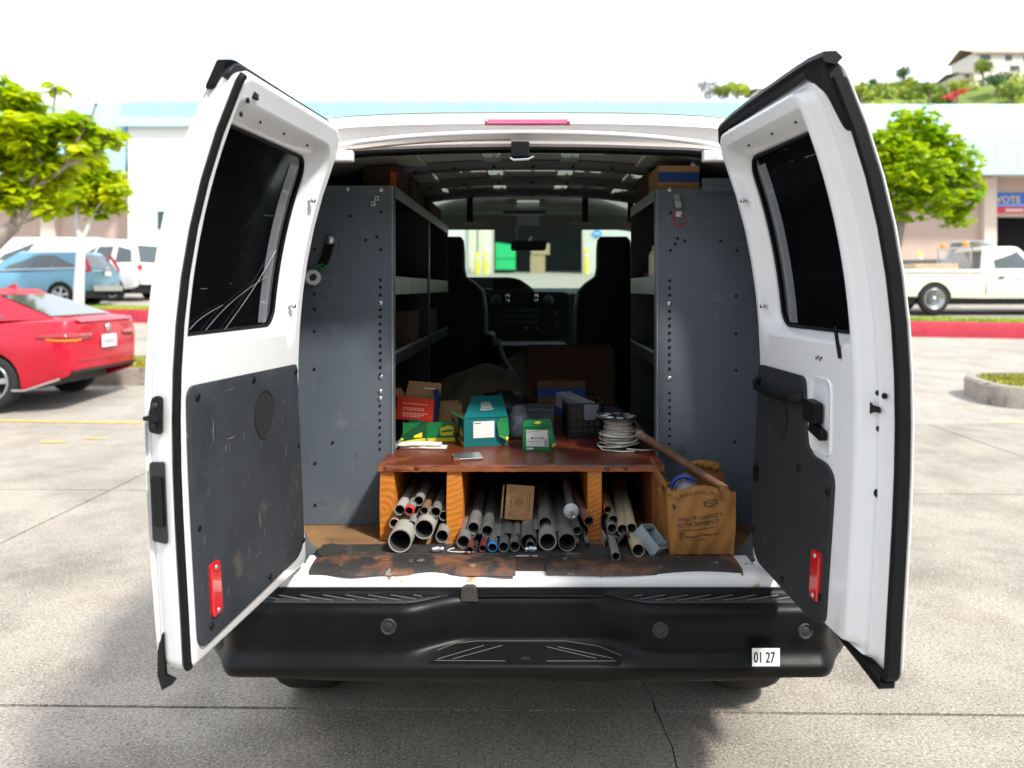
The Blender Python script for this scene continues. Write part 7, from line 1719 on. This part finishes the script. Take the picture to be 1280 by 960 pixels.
def big_leaves(pts, size, seed, droop=.6):
    """folded six-vertex leaves hanging in whorls"""
    r = np.random.default_rng(seed); n = len(pts); a = r.uniform(0,6.283,n); dz = -droop*r.uniform(.1,1.4,n)+.15
    d = np.stack([np.cos(a),np.sin(a),dz],1); d /= np.linalg.norm(d,axis=1)[:,None]
    up = np.array([0,0,1.0])+r.normal(0,.35,(n,3)); sd = np.cross(d,up); sd /= np.linalg.norm(sd,axis=1)[:,None]; nn = np.cross(sd,d)
    s = size*r.uniform(.55,1.2,n)[:,None]; w_ = .27
    V = np.stack([pts, pts+d*s*.35+sd*s*w_+nn*s*.07, pts+d*s*.75+sd*s*w_*.9+nn*s*.03, pts+d*s-nn*s*.08, pts+d*s*.75-sd*s*w_*.9+nn*s*.03, pts+d*s*.35-sd*s*w_+nn*s*.07],1)
    base = np.arange(n)[:,None]*6; F_ = np.concatenate([base+np.array([[0,1,2,3]]), base+np.array([[0,3,4,5]])])
    me = bpy.data.meshes.new('leaves'); me.from_pydata(V.reshape(-1,3).tolist(), [], F_.tolist()); me.polygons.foreach_set('use_smooth',[True]*len(F_)); me.update(); return me
def tree(label, base, limbs, blobs, nl, size, leaf, bark, seed, r0, per=7, dead=None):
    """limbs: lists of points (first on trunk); blobs: crown clumps (centre, radii)"""
    t = thing('tree', label, 'tree', tuple(base)); rr_ = random.Random(seed)
    mb = MB()
    for k, (pts, ra, rb) in enumerate(limbs):
        n = len(pts); mb.tube(pts, [lerp(ra, rb, i/(n-1)) for i in range(n)], 10)
    ends = [Vector(l[0][-1]) for l in limbs]; rn = np.random.default_rng(seed)
    tips = crown_points(blobs, nl//per, seed, .35)
    bm_ = MB()
    for b in blobs:
        c = Vector(b[:3]); e = min(ends, key=lambda q: (q-c).length); bm_.tube([e, lerp(e,c,.5)+Vector((rr_.uniform(-.1,.1),rr_.uniform(-.1,.1),-.05)), c], [r0*.35,r0*.25,r0*.14], 6)
        for k in range(5):
            q = c+Vector((rr_.uniform(-.8,.8)*b[3], rr_.uniform(-.8,.8)*b[4], rr_.uniform(-.5,.8)*b[5])); bm_.tube([c, lerp(c,q,.5)+Vector((0,0,-.04)), q], [r0*.14,r0*.09,r0*.05], 5)
    obj('trunk', mb, MATS[bark], t, weld=False); obj('branches', bm_, MATS[bark], t)
    L_ = np.repeat(tips, per, 0)+rn.normal(0,size*.10,(len(tips)*per,3))
    obj('crown', big_leaves(L_, size, seed), MATS[leaf], t, normals=False)
# right tree behind the white pickup
d = 25.0; b = P(1117,0,d); gzz = upz(b.x, d-DC); base = Vector((b.x,d-DC,gzz-.1))
Pt = lambda px,py,dd=0: P(px,py,d+dd)
tree('round leafy green tree behind the white pickup', base, [([base,Pt(1118,345),Pt(1118,310),Pt(1123,285),Pt(1127,262)],.26,.15),([Pt(1123,285),Pt(1112,262),Pt(1100,240)],.13,.08),([Pt(1127,262),Pt(1150,235),Pt(1170,205)],.13,.07),([Pt(1127,262),Pt(1128,225),Pt(1135,180)],.12,.06)],
     [(*Pt(x,y,z),rx*d/F,rx*d/F,ry*d/F) for x,y,z,rx,ry in ((1140,160,0,34,30),(1112,190,-.4,36,34),(1168,185,.3,36,30),(1095,225,.3,30,34),(1140,215,-.8,44,36),(1192,205,0,34,30),(1198,240,-.3,30,26),(1160,250,-.6,36,22),(1192,268,.2,24,16),(1108,255,-.3,28,26),(1120,270,.5,20,14),(1150,190,.9,44,38),(1085,185,.2,26,26))],
     14000,.225,'leaf_mid','bark_grey',31,.20)
# left slender tree with white trunk in the grass strip
d = 21.8; xb = PX(98,d); base = Vector((xb,d-DC,upz(xb,d-DC)-.05)); Pt = lambda px,py,dd=0: P(px,py,d+dd)
tree('slender white-trunked tree in the grass strip in front of the blue SUV', base, [([base,Pt(99,350),Pt(101,315),Pt(101,300)],.15,.10),([Pt(101,302),Pt(97,285),Pt(96,262)],.07,.05),([Pt(101,302),Pt(109,287),Pt(116,268)],.07,.05)],
     [(*Pt(x,y,z),rx*d/F,rx*d/F,ry*d/F) for x,y,z,rx,ry in ((100,240,0,26,20),(128,225,.2,26,24),(143,240,-.2,14,20),(122,264,.2,9,12),(75,250,.2,22,20),(110,205,.1,22,18),(145,258,0,8,8))], 3600,.27,'leaf_lime','bark_white',41,.10)
# left big tree, trunk rising outside the frame
d = 16.5; base = Vector((PX(-38,d),d-DC,lowz(d-DC)-.1)); Pt = lambda px,py,dd=0: P(px,py,d+dd)
tree('large lime-leaved tree with leaning trunk behind the red sedan', base, [([base,Pt(-36,350),Pt(-18,315),Pt(6,293),Pt(20,280)],.22,.13),([Pt(20,280),Pt(34,262),Pt(37,240),Pt(52,205)],.09,.05),([Pt(20,280),Pt(10,255),Pt(0,235)],.08,.05),([Pt(37,240),Pt(60,225),Pt(85,205)],.06,.04),([Pt(-18,315),Pt(-40,260),Pt(-45,200)],.10,.05)],
     [(*Pt(x,y,z),rx*d/F,rx*d/F,ry*d/F) for x,y,z,rx,ry in ((20,125,0,30,18),(35,165,-.3,34,26),(5,190,.3,30,30),(60,205,.2,32,26),(95,160,0,26,16),(115,170,.2,22,14),(135,165,.1,10,8),(70,110,.2,10,6),(68,150,.3,10,8),(120,130,0,5,5),(15,240,0,28,22),(60,240,.3,26,16),(-25,160,.2,36,40),(-20,230,0,26,24),(5,105,0,16,10),(85,145,0,16,10),(100,185,0,20,12),(110,152,-.1,12,8),(62,262,.1,12,8),(142,178,.1,8,6))], 3600,.31,'leaf_lime','bark_grey',51,.16, per=6)
